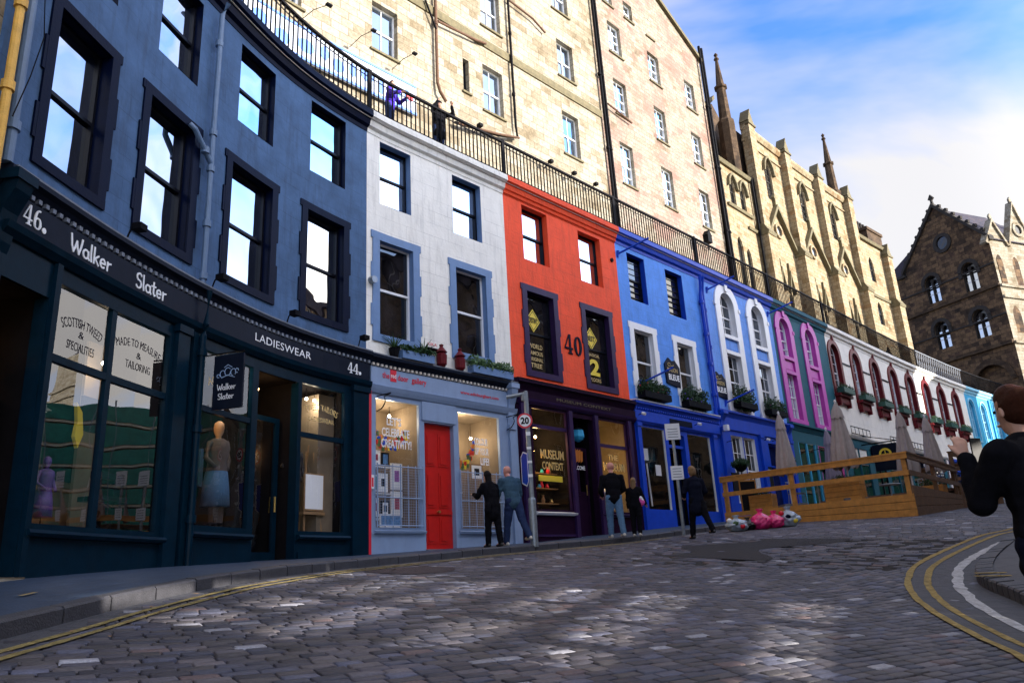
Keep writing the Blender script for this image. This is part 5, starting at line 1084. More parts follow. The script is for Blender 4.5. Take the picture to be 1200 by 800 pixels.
# ---------------------------------------------------------------- terrace railing in lengths, every baluster its own part
secs=[(3.1,12.4,'above the slate blue house'),(12.4,17.36,'above the white gallery house'),(17.36,22.9,'above the vermilion house'),(22.9,28.25,'above the cobalt house'),(28.25,34.5,'above the cornflower arched house'),(34.5,40.62,'above the teal and magenta house'),(40.62,55.2,'above the near part of the long off-white house')]
bal=None
for a0,a1,w in secs:
    t=thing('terrace_railing','black iron railing %s'%w,'railing',fac(a0,11.5,-.14),'railings along the terrace edge')
    m=MB(fac); m.box(a0,a1,12.62,12.68,-.18,-.10); m.box(a0,a1,11.56,11.60,-.165,-.115); m.box(a0,a1,12.48,12.50,-.15,-.13); m.build('rails',m_iron,t)
    for s in (a0+.03,a1-.03): m=MB(fac); m.box(s-.03,s+.03,11.45,12.72,-.17,-.11,seg=1); m.build('post',m_iron,t)
    st=.152 if a0<30 else .16; n=int((a1-a0)/st)
    if n>98: n=98; st=(a1-a0)/98
    for k in range(1,n):
        s=a0+k*(a1-a0)/n; p=fac(s,11.5,-.14)
        if bal is None:
            m=MB(); m.tube([(0,0,.0),(0,0,1.12)],.021,5); bal=m.build('baluster',m_iron,t,world=False); o=bal
        else: o=bal.copy(); C.objects.link(o); o.parent=t
        o.location=Vector(p)-Vector(t.location)
t=thing('lattice_railing','pale lattice railing panels above the far part of the long off-white house','railing',fac(55.2,11.5,-.14))
m=MB(fac)
for k in range(int((64.2-55.2)/.42)):
    s=55.2+k*.42; m.tube([(s,11.55,-.14),(s+.42,12.65,-.14)],.022,4); m.tube([(s+.42,11.55,-.14),(s,12.65,-.14)],.022,4)
m.build('lattice',m_lead,t); m=MB(fac); m.box(55.2,64.2,12.62,12.68,-.18,-.10); m.box(55.2,64.2,11.5,11.56,-.18,-.10); m.build('rails',m_lead,t)
t=thing('terrace_railing','black iron railing above the turquoise house','railing',fac(64.2,11.5,-.14),'railings along the terrace edge')
m=MB(fac); m.box(64.2,84,12.62,12.68,-.18,-.10); m.box(64.2,84,11.5,11.56,-.18,-.10); m.build('rails',m_iron,t)
m=MB(fac)
for k in range(95): s=64.3+k*.2; m.box(s,s+.03,11.5,12.65,-.15,-.12,seg=1)
m.build('balusters',m_iron,t)
# banner on the tenement
t=thing('banner','blue and white cafe banner on the cream tenement behind the railing','banner',fac(14,16,-4.35))
m=MB(fac); m.box(11.2,17.5,15.7,16.9,-4.40,-4.34,seg=8); bo=m.build('banner_board',paint('faded_banner_cloth',(.45,.50,.62),.8,.1,0),t)
m=MB(fac)
for k in range(11): s=11.5+k*.56; m.prism(arcp(s,16.25+.12*math.sin(k*2.1),.20+.08*math.sin(k*3),.26,0,340,9),-4.34,-4.325)
m.box(11.2,17.5,16.82,16.9,-4.34,-4.31,seg=8); m.box(11.2,17.5,15.7,15.8,-4.34,-4.31,seg=8); m.build('blue_shapes',paint('banner_blue',(.06,.18,.62),.5,.05,0),bo)
m=MB(fac)
for k in (10,): s=11.5+k*.57; m.prism(arcp(s,16.3,.16,.13,0,340,9),-4.325,-4.318)
m.build('pink_shapes',m_redt,bo)
for k,s in enumerate((11.4,13.0,14.7,16.4)):
    t=thing('banner_lamp','thin swan neck lamp over the banner, %s from the left'%('first','second','third','fourth')[k],'lamp',fac(s,17,-4.3),'lamps over the banner')
    m=MB(fac); m.tube([(s,17.05,-4.3),(s+.1,17.25,-3.8),(s+.35,17.45,-3.5)],.012,5); m.build('arm',m_iron,t); m=MB(fac); m.box(s+.28,s+.44,17.40,17.46,-3.55,-3.42,seg=1); m.build('lamp_head',m_iron,t)
for k,s in enumerate((20.3,24.3,25.8,27.3)):
    t=thing('floodlight','floodlight low on the cream tenement, %s from the left'%('first','second','third','fourth')[k],'floodlight',fac(s,16,-4.3),'floodlights on the tenement')
    m=MB(fac); m.tube([(s,16.2,-4.4),(s,16.35,-4.1)],.025,5); m.build('arm',m_iron,t); m=MB(fac); m.box(s-.08,s+.09,16.3,16.42,-4.1,-3.92,seg=1); m.build('lamp_head',m_iron,t)
# wall lantern on tenement above blue house
t=thing('wall_lantern','wrought iron lantern bracket on the rubble tenement above the railing','lantern',fac(36.6,16.4,-4.4))
m=MB(fac); m.tube([(37.6,16.2,-4.4),(36.8,16.6,-3.9),(36.4,16.5,-3.7)],.035,5); m.build('bracket',m_iron,t); m=MB(fac); m.box(36.2,36.6,16.05,16.45,-3.9,-3.6,seg=1); m.prism([(36.15,16.45),(36.65,16.45),(36.4,16.75)],-3.9,-3.6); m.build('lantern_case',m_iron,t)

# ---------------------------------------------------------------- things on the facades
# blade sign of the tailor
def perp(s0):   # frame perpendicular to the facade at s0: a = distance out, b = z, c = along the street
    x0,y0=P2(s0,0); nx,ny=float(np.interp(s0,CS,CN[:,0])),float(np.interp(s0,CS,CN[:,1])); tx,ty=-ny,nx
    tx,ty=float(np.interp(s0,CS,CT[:,0])),float(np.interp(s0,CS,CT[:,1]))
    return lambda a,b,c=0.: (x0+nx*a-tx*c,y0+ny*a-ty*c,b)
pf=perp(7.74)
t=thing('hanging_sign','black hanging shop sign with white script and a thistle-like emblem on a bracket','sign',pf(.3,3.9))
m=MB(pf); m.box(.04,.62,2.94,3.88,-.02,.02); bo=m.build('board',m_fascia,t)
m=MB(pf); m.tube([(-.2,3.92,0),(.62,3.92,0)],.014,6); m.tube([(.15,3.92,0),(.15,3.84,0)],.008,5); m.tube([(.48,3.92,0),(.48,3.84,0)],.008,5); m.build('bracket',m_iron,t)
L,x=hand('Walker',.13,3.27,.10); L2,x2=hand('Slater',.15,3.11,.10); strokes(bo,pf,L+L2,.012,.028,m_text,th=.006)
em=[arcp(.22,3.55,.05,.06,0,300,8),arcp(.32,3.58,.06,.07,40,360,9),arcp(.43,3.56,.05,.06,-40,260,8),arcp(.50,3.58,.03,.04,0,300,6),arcp(.14,3.52,.03,.03,0,300,6),[(.20,3.48),(.32,3.52),(.46,3.47)],[(.25,3.66),(.32,3.70),(.40,3.65)]]
strokes(bo,pf,em,.010,.028,paint('pale_blue_lettering',(.35,.5,.75),.5,.05,0),name='emblem',th=.006)
# signs brackets of gallery
for s,lab in ((12.62,'small scrolled iron bracket at the left end of the gallery shopfront'),(16.9,'small scrolled iron bracket at the right end of the gallery shopfront')):
    pf=perp(s); t=thing('iron_bracket',lab,'bracket',pf(0,4)); m=MB(pf); m.tube([(-.12,4.1,0),(.35,4.1,0)],.014,5); m.tube([(-.12,3.75,0)]+[(.05+.12*math.sin(k*.5),3.8+.05*k,0) for k in range(6)]+[(.33,4.09,0)],.012,5); m.build('scroll',m_iron,t)
# blue lion-like round boards on the blue houses
for s,lab in ((25.62,'dark blue shaped restaurant board between the windows of the cobalt house'),(28.95,'dark blue shaped restaurant board beside the double drainpipe')):
    t=thing('wall_sign',lab,'sign',fac(s,6.6,WD),'restaurant boards on the blue houses')
    m=MB(fac); m.prism([(s-.42,6.25),(s+.42,6.15),(s+.48,6.9),(s+.2,7.15),(s,7.1),(s-.2,7.2),(s-.46,6.95)],-.26,-.2); bo=m.build('board',m_navy,t)
    write(bo,fac,'MAISON',s-.34,s+.30,6.68,6.84,-.19,m_gold,bold=.01); write(bo,fac,'BLEUE',s-.3,s+.38,6.38,6.6,-.19,m_text,bold=.03)
    strokes(bo,fac,[arcp(s-.2,6.95,.08,.06,0,300,8),[(s-.12,6.9),(s+.1,6.95)]],.02,-.19,m_gold,name='emblem')
# flag poles (blue)
for (s,z,c_,lab) in ((23.0,10.55,m_cobalt,'short blue flagpole at the top of the cobalt house'),(23.6,6.0,m_cobalt,'short blue flagpole beside the first floor window of the cobalt house'),(28.9,10.6,m_cobalt,'short blue flagpole at the top left of the cornflower house'),(34.2,10.7,m_cobalt,'short blue flagpole at the top right of the cornflower house'),(29.2,6.0,m_cobalt,'short blue flagpole low on the cornflower house')):
    t=thing('flagpole',lab,'flagpole',fac(s,z,WD),'short flagpoles on the blue houses'); m=MB(fac); m.tube([(s,z,-.25),(s+.55,z+.42,.75)],.035,6); m.build('pole',c_,t); m=MB(fac); m.tube([(s,z-.12,-.26),(s,z+.12,-.2)],.05,6); m.build('socket',c_,t)
def box_planter(name,label,cat,s0,s1,z,d0,d1,mat,seed,grp,h=.22,up=.2,fl=None,dens=260,lm=None,xtra=0):
    t=thing(name,label,cat,fac((s0+s1)/2,z,(d0+d1)/2),grp); m=MB(fac); m.box(s0,s1,z,z+h,d0,d1,seg=1); m.build('trough',mat,t)
    x0,y0,_=fac(s0,0,(d0+d1)/2); x1,y1,_=fac(s1,0,(d0+d1)/2); mb=MB()
    n=max(2,int((s1-s0)/.22))
    for k in range(n):
        f=(k+.5)/n; q=leaves((x0+(x1-x0)*f,y0+(y1-y0)*f,z+h+up*.35),(.19,.17,up*random.uniform(.7,1.3)),int(dens*1.8/n),.06,seed+k); off=len(mb.v); mb.v+=q.v; mb.uv+=q.uv; mb.f+=[[i+off for i in ff] for ff in q.f]
    mb.build('foliage',lm or m_leaf,t)
    if fl:
        mb=MB()
        for k in range(fl[1]):
            f=random.random(); c=Vector((x0+(x1-x0)*f,y0+(y1-y0)*f,z+h+random.uniform(0,up*.9)))+Vector((random.uniform(-.15,.15),random.uniform(-.15,.15),0)); mb.tube([tuple(c),tuple(c+Vector((0,0,.035)))],.022,6)
        mb.build('flowers',fl[0],t)
    return t
m_rose=paint('red_petals',(.5,.02,.03),.5,.1,0); m_pinkf=paint('pink_petals',(.75,.08,.4),.5,.1,0); m_mauve=paint('violet_petals',(.25,.15,.85),.5,.1,0)
box_planter('window_box','zinc window box with red flowers under the left window of the cobalt house','window box',23.30,24.85,5.45,-.2,.12,m_iron,11,'window boxes',up=.38,fl=(m_rose,14),dens=700)
box_planter('window_box','zinc window box with tall plants under the right window of the cobalt house','window box',25.95,27.45,5.45,-.2,.12,m_iron,21,'window boxes',up=.45,fl=(m_mauve,8),dens=700)
box_planter('window_box','dark window box under the left window of the cornflower house','window box',29.7,31.1,5.86,-.16,.16,m_iron,31,'window boxes',up=.5,dens=700)
box_planter('window_box','dark window box under the right window of the cornflower house','window box',32.3,33.8,5.86,-.16,.16,m_iron,41,'window boxes',up=.4,dens=700,fl=(m_pinkf,6))
ordn=('first','second','third','fourth','fifth','sixth','seventh','eighth')
for k in range(8):
    c=cs8[k]; box_planter('window_box','green window box below the %s dark red arch from the left'%ordn[k],'window box',c-.72,c+.72,7.93,-.12,.22,m_grn,50+7*k,'green window boxes of the long off-white house',h=.26,up=.16,dens=220,lm=m_leafl if k>=5 else m_leaf)
# planters on the gallery cornice
def pot(s,z,d,label,seed,mat=m_iron,r=.13,spiky=True):
    x,y,_=fac(s,0,d); t=thing('potted_plant',label,'plant',(x,y,z),'pots on the gallery cornice'); m=MB(); m.lathe([(r*.75,z),(r,z+.2),(r*1.05,z+.22)],x,y,10); m.build('pot',mat,t)
    if spiky:
        mb=MB()
        for k in range(34):
            a=random.random()*6.28; e=random.uniform(.5,1.4); L=random.uniform(.3,.55); p=Vector((x,y,z+.2)); q=p+Vector((math.cos(a)*math.cos(e),math.sin(a)*math.cos(e),math.sin(e)))*L*.6; r2=q+Vector((math.cos(a)*math.cos(e)*1.2,math.sin(a)*math.cos(e)*1.2,math.sin(e)*.5))*L*.5
            w=Vector((-math.sin(a),math.cos(a),0))*.012; ids=[]
            for v in (p-w,q-w,r2,q+w,p+w): mb.v.append(tuple(v)); mb.uv.append((0,0)); ids.append(len(mb.v)-1)
            mb.f.append(ids)
        mb.build('leaves',m_leafl,t)
    else:
        leaves((x,y,z+.3),(.28,.28,.16),420,.04,seed).build('leaves',m_leaf,t)
pot(13.15,5.13,-.12,'spiky potted palm in front of the left first floor window of the white house',1)
pot(14.05,5.13,-.10,'spiky potted palm right of the left first floor window of the white house',2)
box_planter('window_box','grey trough of trailing greenery at the left on the gallery cornice','window box',13.3,14.3,5.12,-.18,.02,m_trimblue,71,'troughs on the gallery cornice',h=.2,up=.14,dens=200)
box_planter('window_box','long trough of trailing greenery at the right on the gallery cornice','window box',15.6,17.1,5.12,-.18,.05,m_trimblue,81,'troughs on the gallery cornice',h=.2,up=.2,dens=600,lm=m_leafl)
for s,lab in ((14.62,'left of two dark red finial pots on the gallery cornice'),(15.25,'right of two dark red finial pots on the gallery cornice')):
    x,y,_=fac(s,0,-.08); t=thing('finial_pot',lab,'pot',(x,y,5.12),'dark red pots on the gallery cornice'); m=MB(); m.lathe([(.08,5.12),(.13,5.18),(.14,5.42),(.10,5.47),(.15,5.50),(.10,5.56),(.04,5.64),(.06,5.69),(.01,5.72)],x,y,12); m.build('urn',m_darkred,t)
x,y,_=fac(12.5,0,-.1); t=thing('wall_speaker','small round grey speaker on the left edge of the white house','speaker',(x,y,6.9)); m=MB(fac); m.tube([(12.55,6.95,-.26),(12.55,6.95,-.1)],.09,12); m.build('speaker_body',m_galv,t)
# hanging baskets
for k,(s,z,d,lab,fl) in enumerate(((28.6,3.55,.35,'hanging basket of dark leaves left of the cornflower shop window',None),(32.6,3.95,.35,'hanging basket above the cornflower house door',None),(36.4,3.85,.4,'hanging basket with yellow flowers on the teal house',m_yell))):
    x,y,_=fac(s,0,d); t=thing('hanging_basket',lab,'hanging basket',(x,y,z),'hanging baskets'); leaves((x,y,z),(.34,.34,.2),900,.05,90+k).build('foliage',m_leaf if not fl else m_leafl,t)
    m=MB(); m.lathe([(.04,z-.3),(.18,z-.22),(.26,z-.05)],x,y,12); m.build('basket',m_iron,t)
    m=MB(fac); m.tube([(s,z+.85,-.3),(s,z+.9,d)],.014,5); m.tube([(s,z+.9,d),(s,z+.02,d)],.006,4); m.build('bracket',m_iron,t)
for s,z,lab in ((28.35,4.95,'white lamp box on the cornice end between the two blue shops'),(31.7,4.75,'small white lamp above the cornflower house door'),(23.1,4.85,'small lamp at the left end of the cobalt shop fascia'),(26.5,4.85,'small lamp on the right of the cobalt shop fascia')):
    t=thing('shop_lamp',lab,'lamp',fac(s,z,.1),'small lamps on the blue shops'); m=MB(fac); m.tube([(s,z,-.12),(s,z+.03,.08)],.015,5); m.build('arm',m_iron,t); m=MB(fac); m.box(s-.08,s+.08,z-.16,z+.06,.04,.2,seg=1) if 'box' in lab else m.tube([(s,z+.03,.04),(s,z-.02,.16)],.05,8); m.build('lamp_head',m_wframe,t)
# cafe sign bracket of off-white house
t=thing('hanging_sign','dark hanging sign with a yellow roundel outside the off-white house','sign',fac(42.9,4.8,1)); pf=perp(42.9)
m=MB(pf); m.box(.3,1.45,4.1,5.4,-.04,.04); bo=m.build('board',m_fascia,t); m=MB(pf); ring_mesh(m,arcp(.88,4.9,.30,.30,0,345,23),arcp(.88,4.9,.2,.2,0,345,23),.04,.06); m.prism([(.70,4.88),(1.06,4.88),(1.06,4.92),(.70,4.92)],.04,.055); m.prism([(.86,4.72),(.90,4.72),(.90,5.08),(.86,5.08)],.04,.057); m.build('roundel',m_yell,bo); m=MB(pf); m.tube([(-.3,5.5,0),(1.6,5.5,0)],.03,5); m.tube([(-.3,6.0,0),(1.5,5.5,0)],.02,5); m.build('bracket',m_iron,t)
for s in (41.3,47.0,50.5):
    t=thing('awning_rail','thin black railed bracket over the shops of the off-white house, %s'%{41.3:'nearest',47.0:'middle',50.5:'farthest'}[s],'bracket',fac(s,5.9,.3),'railed brackets'); m=MB(fac)
    m.tube([(s,5.95,.0),(s+2.6,5.95,.0)],.025,5); m.tube([(s,6.3,.0),(s+2.6,6.3,.0)],.025,5)
    for k in range(6): m.tube([(s+k*.52,5.95,0),(s+k*.52,6.3,0)],.015,4)
    m.build('rail',m_iron,t)
for s,zt,w,lab,mt in ((44.0,5.5,.5,'dark blue board on the off-white house beside the cafe sign',m_navy),(52.0,5.4,1.0,'navy board on the off-white house above the far umbrellas',m_navy)):
    t=thing('wall_board',lab,'sign',fac(s,4.5,-.1),None); m=MB(fac); m.box(s,s+w*1.6,zt-.7,zt,-.15,-.08,seg=1); bo=m.build('board',mt,t); write(bo,fac,'CAFE',s+.2,s+w*1.6-.2,zt-.45,zt-.2,-.07,m_text,bold=.02)
# menu boards on the cornflower shop
for s,z0,z1,lab in ((28.72,2.6,3.3,'black menu chalkboard left of the cornflower shop window'),(31.5,2.9,3.7,'dark octagonal menu board beside the cornflower door')):
    t=thing('menu_board',lab,'menu board',fac(s,z0,-.1)); m=MB(fac); m.box(s,s+.55,z0,z1,-.18,-.10,seg=1); bo=m.build('board',m_black,t); write(bo,fac,'MENU',s+.1,s+.45,z1-.2,z1-.1,-.095,m_text,bold=.01)

# ---------------------------------------------------------------- traffic sign posts
def GP(x,y): return G(x,y)+.12
x,y=.25,17.3; g=GP(x,y)
t=thing('sign_post','grey steel post with a round 20 sign, a blue plate and stickers','sign post',(x,y,g))
m=MB(); m.lathe([(.085,g-.05),(.085,g+.95),(.07,g+1.0)],x,y,14); m.build('base_sleeve',m_galv,t); m=MB(); m.lathe([(.052,g+.9),(.05,g+3.4),(.03,g+3.42)],x,y,12); m.build('pole',m_galv,t)
m=MB(); m.tube([(x,y,g+3.36),(x-.45,y+.02,g+3.30)],.045,8); m.tube([(x-.05,y,g+3.36),(x-.05,y,g+3.2)],.06,8); m.build('top_arm',m_galv,t)
def sgn(a,b,c): return (x-.02+a,y-.08-c,b)
def disk(xf,a,b,r,c0,c1,mat,name,par,n=24): m=MB(xf); m.prism(arcp(a,b,r,r,0,360-360/n,n-1),c0,c1); return m.build(name,mat,par)
def tilt_frame(x,y,az):
    fx,fy=math.sin(R(az)),math.cos(R(az)); rx,ry=-fy,fx      # faces az; a to viewer's right
    return lambda a,b,c=0.: (x+rx*a+fx*c,y+ry*a+fy*c,b)
sf=tilt_frame(x,y,178)
d1_=disk(sf,-.06,g+2.72,.175,.05,.065,m_redt,'speed_sign',t); disk(sf,-.06,g+2.72,.135,.065,.068,m_text,'white_disc',d1_); write(d1_,sf,'20',-.155,.035,g+2.64,g+2.80,.072,m_black,'sign_digits',bold=.04)
sf2=tilt_frame(x,y,243); m=MB(sf2); m.prism([(-.30,g+1.35),(-.06,g+1.25),(.03,g+1.35),(.03,g+1.98),(-.18,g+2.05),(-.30,g+1.95)],.05,.065); bp_=m.build('blue_plate',m_cobalt,t); m=MB(sf2); ring_mesh(m,[(-.30,g+1.35),(-.06,g+1.25),(.03,g+1.35),(.03,g+1.98),(-.18,g+2.05),(-.30,g+1.95)],[(-.28,g+1.37),(-.06,g+1.28),(.01,g+1.37),(.01,g+1.96),(-.18,g+2.02),(-.28,g+1.93)],.065,.068); m.build('white_edge',m_text,bp_)
m=MB(); 
for k in range(4): m.box(x-.056,x-.01+random.uniform(0,.05),y-.06,y-.05,g+1.5+.2*k,g+1.5+.2*k+.13) if False else m.box(x-.05,x+.05,y-.062,y-.052,g+1.45+.31*k,g+1.45+.31*k+random.uniform(.05,.09))
m.build('stickers',m_text,t)
x,y=4.05,20.0; g=GP(x,y)
t=thing('sign_post','thin grey post with two white parking plates outside the cobalt shop','sign post',(x,y,g))
m=MB(); m.lathe([(.042,g-.05),(.04,g+2.75)],x,y,10); m.build('pole',m_galv,t); sf=tilt_frame(x,y,180)
for (z0,z1,w,nm) in ((2.36,2.78,.19,'upper_plate'),(1.33,1.68,.16,'lower_plate')):
    m=MB(sf); m.box(-w,w,g+z0,g+z1,.04,.055); pl=m.build('parking_plate',m_wframe,t)
    for k in range(4): m=MB(sf); m.box(-w*.7,w*.7,g+z0+.06+.07*k,g+z0+.075+.07*k,.056,.058); m.build('text_line',m_lead,pl)

# ---------------------------------------------------------------- deck, umbrellas, furniture
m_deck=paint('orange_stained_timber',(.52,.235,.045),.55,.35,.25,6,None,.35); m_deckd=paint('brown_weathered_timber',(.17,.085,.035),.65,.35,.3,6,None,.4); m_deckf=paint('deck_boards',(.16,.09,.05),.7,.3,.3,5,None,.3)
Lp,Rp,Mp,Ep=Vector((6.85,26.45)),Vector((11.14,22.4)),Vector((15.2,27.3)),Vector((18.35,30.2))
def seg_frame(A,B):
    t_=(B-A).normalized(); n_=Vector((t_.y,-t_.x))
    return (lambda a,b,c=0.: (A.x+t_.x*a+n_.x*c,A.y+t_.y*a+n_.y*c,b)), (B-A).length
def fence(t,A,B,ztop,posts,matr,base_z,skirt_top,pw=.13,skip_skirt=False):
    xf,Ln=seg_frame(A,B); m=MB(xf)
    for i in range(3): pass
    m=MB(xf); m.box(-.06,Ln+.06,ztop-.17,ztop-.02,.0,.07); m.build('top_rail',matr,t)
    m=MB(xf); m.box(-.02,Ln+.02,ztop-.64,ztop-.50,.0,.055); m.build('middle_rail',matr,t)
    m=MB(xf); m.box(-.06,Ln+.08,ztop-.02,ztop+.025,-.12,.09); m.build('handrail_cap',matr,t)
    for p in posts:
        q=xf(p,0,0); gz_=G(q[0],q[1]); m=MB(xf); m.box(p-pw/2,p+pw/2,gz_-.05,ztop-.021,-.11,-.003); m.build('post',matr,t)
    q0,q1=xf(0,0,0),xf(Ln,0,0); g0,g1=G(q0[0],q0[1]),G(q1[0],q1[1]); nb=3
    for k in range(nb):
        m=MB(xf); lo=lambda gg,kk: gg-.02+(skirt_top-gg)*kk/nb
        a0,a1=-.03,Ln+.05
        m.prism([(a0,lo(g0,k)+.006),(a1,lo(g1,k)+.006),(a1,lo(g1,k+1)-.006),(a0,lo(g0,k+1)-.006)],.0,.045+.004*k); m.build('skirt_board',matr,t)
t=thing('deck_terrace','orange timber cafe deck with railed sides standing on the cobbled street','deck',(10.5,26,1.4))
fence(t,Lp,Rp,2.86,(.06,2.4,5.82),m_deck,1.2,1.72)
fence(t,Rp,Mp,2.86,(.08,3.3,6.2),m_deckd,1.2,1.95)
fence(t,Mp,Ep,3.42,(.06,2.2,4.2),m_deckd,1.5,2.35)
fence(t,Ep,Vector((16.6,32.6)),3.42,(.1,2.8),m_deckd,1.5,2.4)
def poly_prism(pts,z0,z1,name,mat,par):
    m=MB(); A=[m.pt(p[0],p[1],z0) for p in pts]; B=[m.pt(p[0],p[1],z1) for p in pts]; m.f.append(A[::-1]); m.f.append(B); n=len(pts)
    for i in range(n): m.f.append([A[i],A[(i+1)%n],B[(i+1)%n],B[i]])
    return m.build(name,mat,par)
poly_prism([(7.2,26.3),(11.05,22.65),(15.0,27.4),(11.6,30.6)],1.60,1.70,'deck_floor',m_deckf,t); poly_prism([(15.0,27.4),(18.1,30.2),(15.6,33.2),(11.6,30.6)],2.1,2.2,'deck_floor',m_deckf,t)
# timber planters behind the rail
for k,(x,y,w,dp,z0,h,lab) in enumerate(((9.9,24.2,1.1,.5,1.7,.62,'square timber planter box behind the long rail near the deck corner'),(7.9,26.0,.8,.4,1.7,.5,'timber planter box at the left end of the deck'),(13.8,26.6,.9,.5,1.7,.55,'timber planter box against the street side rail'))):
    t=thing('timber_planter',lab,'planter',(x,y,z0),'timber planters on the deck'); xf,_=seg_frame(Vector((x,y)),Vector((x,y))+(Rp-Lp)) 
    for q in range(4): m=MB(xf); m.box(-w/2,w/2,z0+h*q/4+.004,z0+h*(q+1)/4-.004,-dp,.0-.002*q); m.build('plank_course',m_deck,t)
    leaves(tuple(xf(0,z0+h+.08,-dp/2)),(w*.4,dp*.5,.14),260,.045,200+k).build('plants',m_leaf,t)
m_canvas=paint('grey_beige_canvas',(.36,.32,.32),.85,.12,.25,8,None,.1); m_canvasp=paint('mauve_grey_canvas',(.23,.21,.30),.85,.12,.25,8,None,.1)
def umbrella(label,x,y,zf,zt,seed,mat,rr=.29,ln=1.95):
    rd=random.Random(seed); t=thing('closed_umbrella',label,'umbrella',(x,y,zf),'closed patio umbrellas on the deck')
    m=MB(); m.lathe([(.03,zf),(.03,zt+.06),(.045,zt+.07),(.02,zt+.14)],x,y,8); m.build('pole',m_wframe,t)
    m=MB(); m.box(x-.35,x+.35,y-.35,y+.35,zf+.002,zf+.09); m.build('base_slab',m_lead,t)
    n=48; m=MB(); q_=rr/.40; prof=[(0.0,.03),(.06,.06),(.28,.12*q_),(.30,.13*q_),(.55,.19*q_),(.95,.26*q_),(1.4,.34*q_),(ln-.08,rr),(ln,rr*.93)]; ph=rd.random()*6
    for i,(dz,r) in enumerate(prof):
        for k in range(n):
            a=2*math.pi*k/n; f=1+.16*math.cos(8*a+ph+.5*dz)+.07*math.cos(5*a+ph*2+dz)+.04*math.cos(16*a+dz*2); z=zt-dz+(0 if i<len(prof)-2 else .06*math.cos(8*a+ph))
            m.v.append((x+r*f*math.cos(a),y+r*f*math.sin(a),z)); m.uv.append((a,z))
    for i in range(len(prof)-1):
        for k in range(n): m.f.append([i*n+k,i*n+(k+1)%n,(i+1)*n+(k+1)%n,(i+1)*n+k])
    m.build('folded_canopy',mat,t,smooth=True)
    m=MB(); 
    for i,(dz,r) in enumerate(((.0,.045),(.22,.13*q_+.03),(.42,.17*q_+.03),(.50,.19*q_+.03))):
        for k in range(n): a=2*math.pi*k/n; f=1+.06*math.cos(8*a+ph); m.v.append((x+r*f*math.cos(a),y+r*f*math.sin(a),zt+.01-dz+(.035*math.cos(8*a) if i==3 else 0))); m.uv.append((a,dz))
    for i in range(3):
        for k in range(n): m.f.append([i*n+k,i*n+(k+1)%n,(i+1)*n+(k+1)%n,(i+1)*n+k])
    m.build('top_valance',mat,t,smooth=True)
umbrella('beige folded patio umbrella standing alone at the left end of the deck',8.75,25.45,1.7,4.70,1,m_canvas)
umbrella('mauve grey folded patio umbrella, shorter, just left of the tallest one',11.05,27.5,1.7,4.42,2,m_canvasp,.27,1.9)
umbrella('tall wide beige folded patio umbrella with a sunlit hem, left of the cafe roundel sign',10.25,24.4,1.7,4.78,3,m_canvas,.36,2.05)
umbrella('beige folded patio umbrella right behind the deck corner post',12.75,25.5,1.7,4.56,4,m_canvas,.31,2.0)
umbrella('beige folded patio umbrella at the far right over the higher deck part',14.4,27.05,1.7,4.62,5,m_canvas,.29,1.9)
# table + chairs behind the rail
def table(x,y,z,lab):
    t=thing('cafe_table',lab,'table',(x,y,z),'round cafe tables on the deck'); m=MB(); m.lathe([(.34,z+.72),(.35,z+.735),(.34,z+.75)],x,y,20); m.build('tabletop',m_galv,t); m=MB(); m.lathe([(.22,z+.002),(.03,z+.05),(.025,z+.72)],x,y,10); m.build('pedestal',m_galv,t)
def chair(x,y,z,a,lab):
    t=thing('cafe_chair',lab,'chair',(x,y,z),'metal cafe chairs on the deck'); c,s=math.cos(a),math.sin(a); f=lambda p,q,r=0.:(x+p*c-q*s,y+p*s+q*c,r)
    m=MB(f); m.prism([(-.2,-.2),(.2,-.2),(.2,.2),(-.2,.2)],z+.44,z+.47); m.build('seat',m_galv,t)
    m=MB(f); [m.tube([(sx*.18,.2,z+.46),(sx*.18,.24,z+.86)],.013,5) for sx in (-1,1)]; [m.tube([(-.18,.215+.01*k,z+.6+.12*k),(0,.235+.01*k,z+.6+.12*k),(.18,.215+.01*k,z+.6+.12*k)],.012,5) for k in range(3)]; m.build('backrest',m_galv,t)
    for sx in (-1,1):
        for sy in (-1,1): m=MB(f); m.tube([(sx*.18,sy*.18,z+.45),(sx*.21,sy*.22,z)],.012,5); m.build('leg',m_galv,t)
table(9.7,25.6,1.7,'round steel cafe table behind the long rail, left of the planter'); table(13.0,27.6,1.7,'round steel cafe table near the street side rail'); table(15.9,30.0,2.2,'round steel cafe table on the higher deck part')
chair(9.1,25.9,1.7,.6,'steel cafe chair left of the table behind the long rail'); chair(10.3,26.0,1.7,-2.2,'steel cafe chair right of the table behind the long rail'); chair(13.7,27.3,1.7,-1.6,'steel cafe chair beside the street side table'); chair(16.4,30.4,2.2,-2.,'steel cafe chair on the higher deck part')
t=thing('a_board','dark chalkboard sign standing at the left end of the deck behind the rail','chalkboard',(7.6,26.9,1.7)); m=MB(); m.box(7.45,7.95,26.5,26.55,1.7,2.7); m.build('board',m_black,t); m=MB(); m.box(7.42,7.98,26.49,26.56,2.7,2.75); m.box(7.42,7.45,26.49,26.56,1.7,2.7); m.box(7.95,7.98,26.49,26.56,1.7,2.7); m.build('frame',m_deck,t)
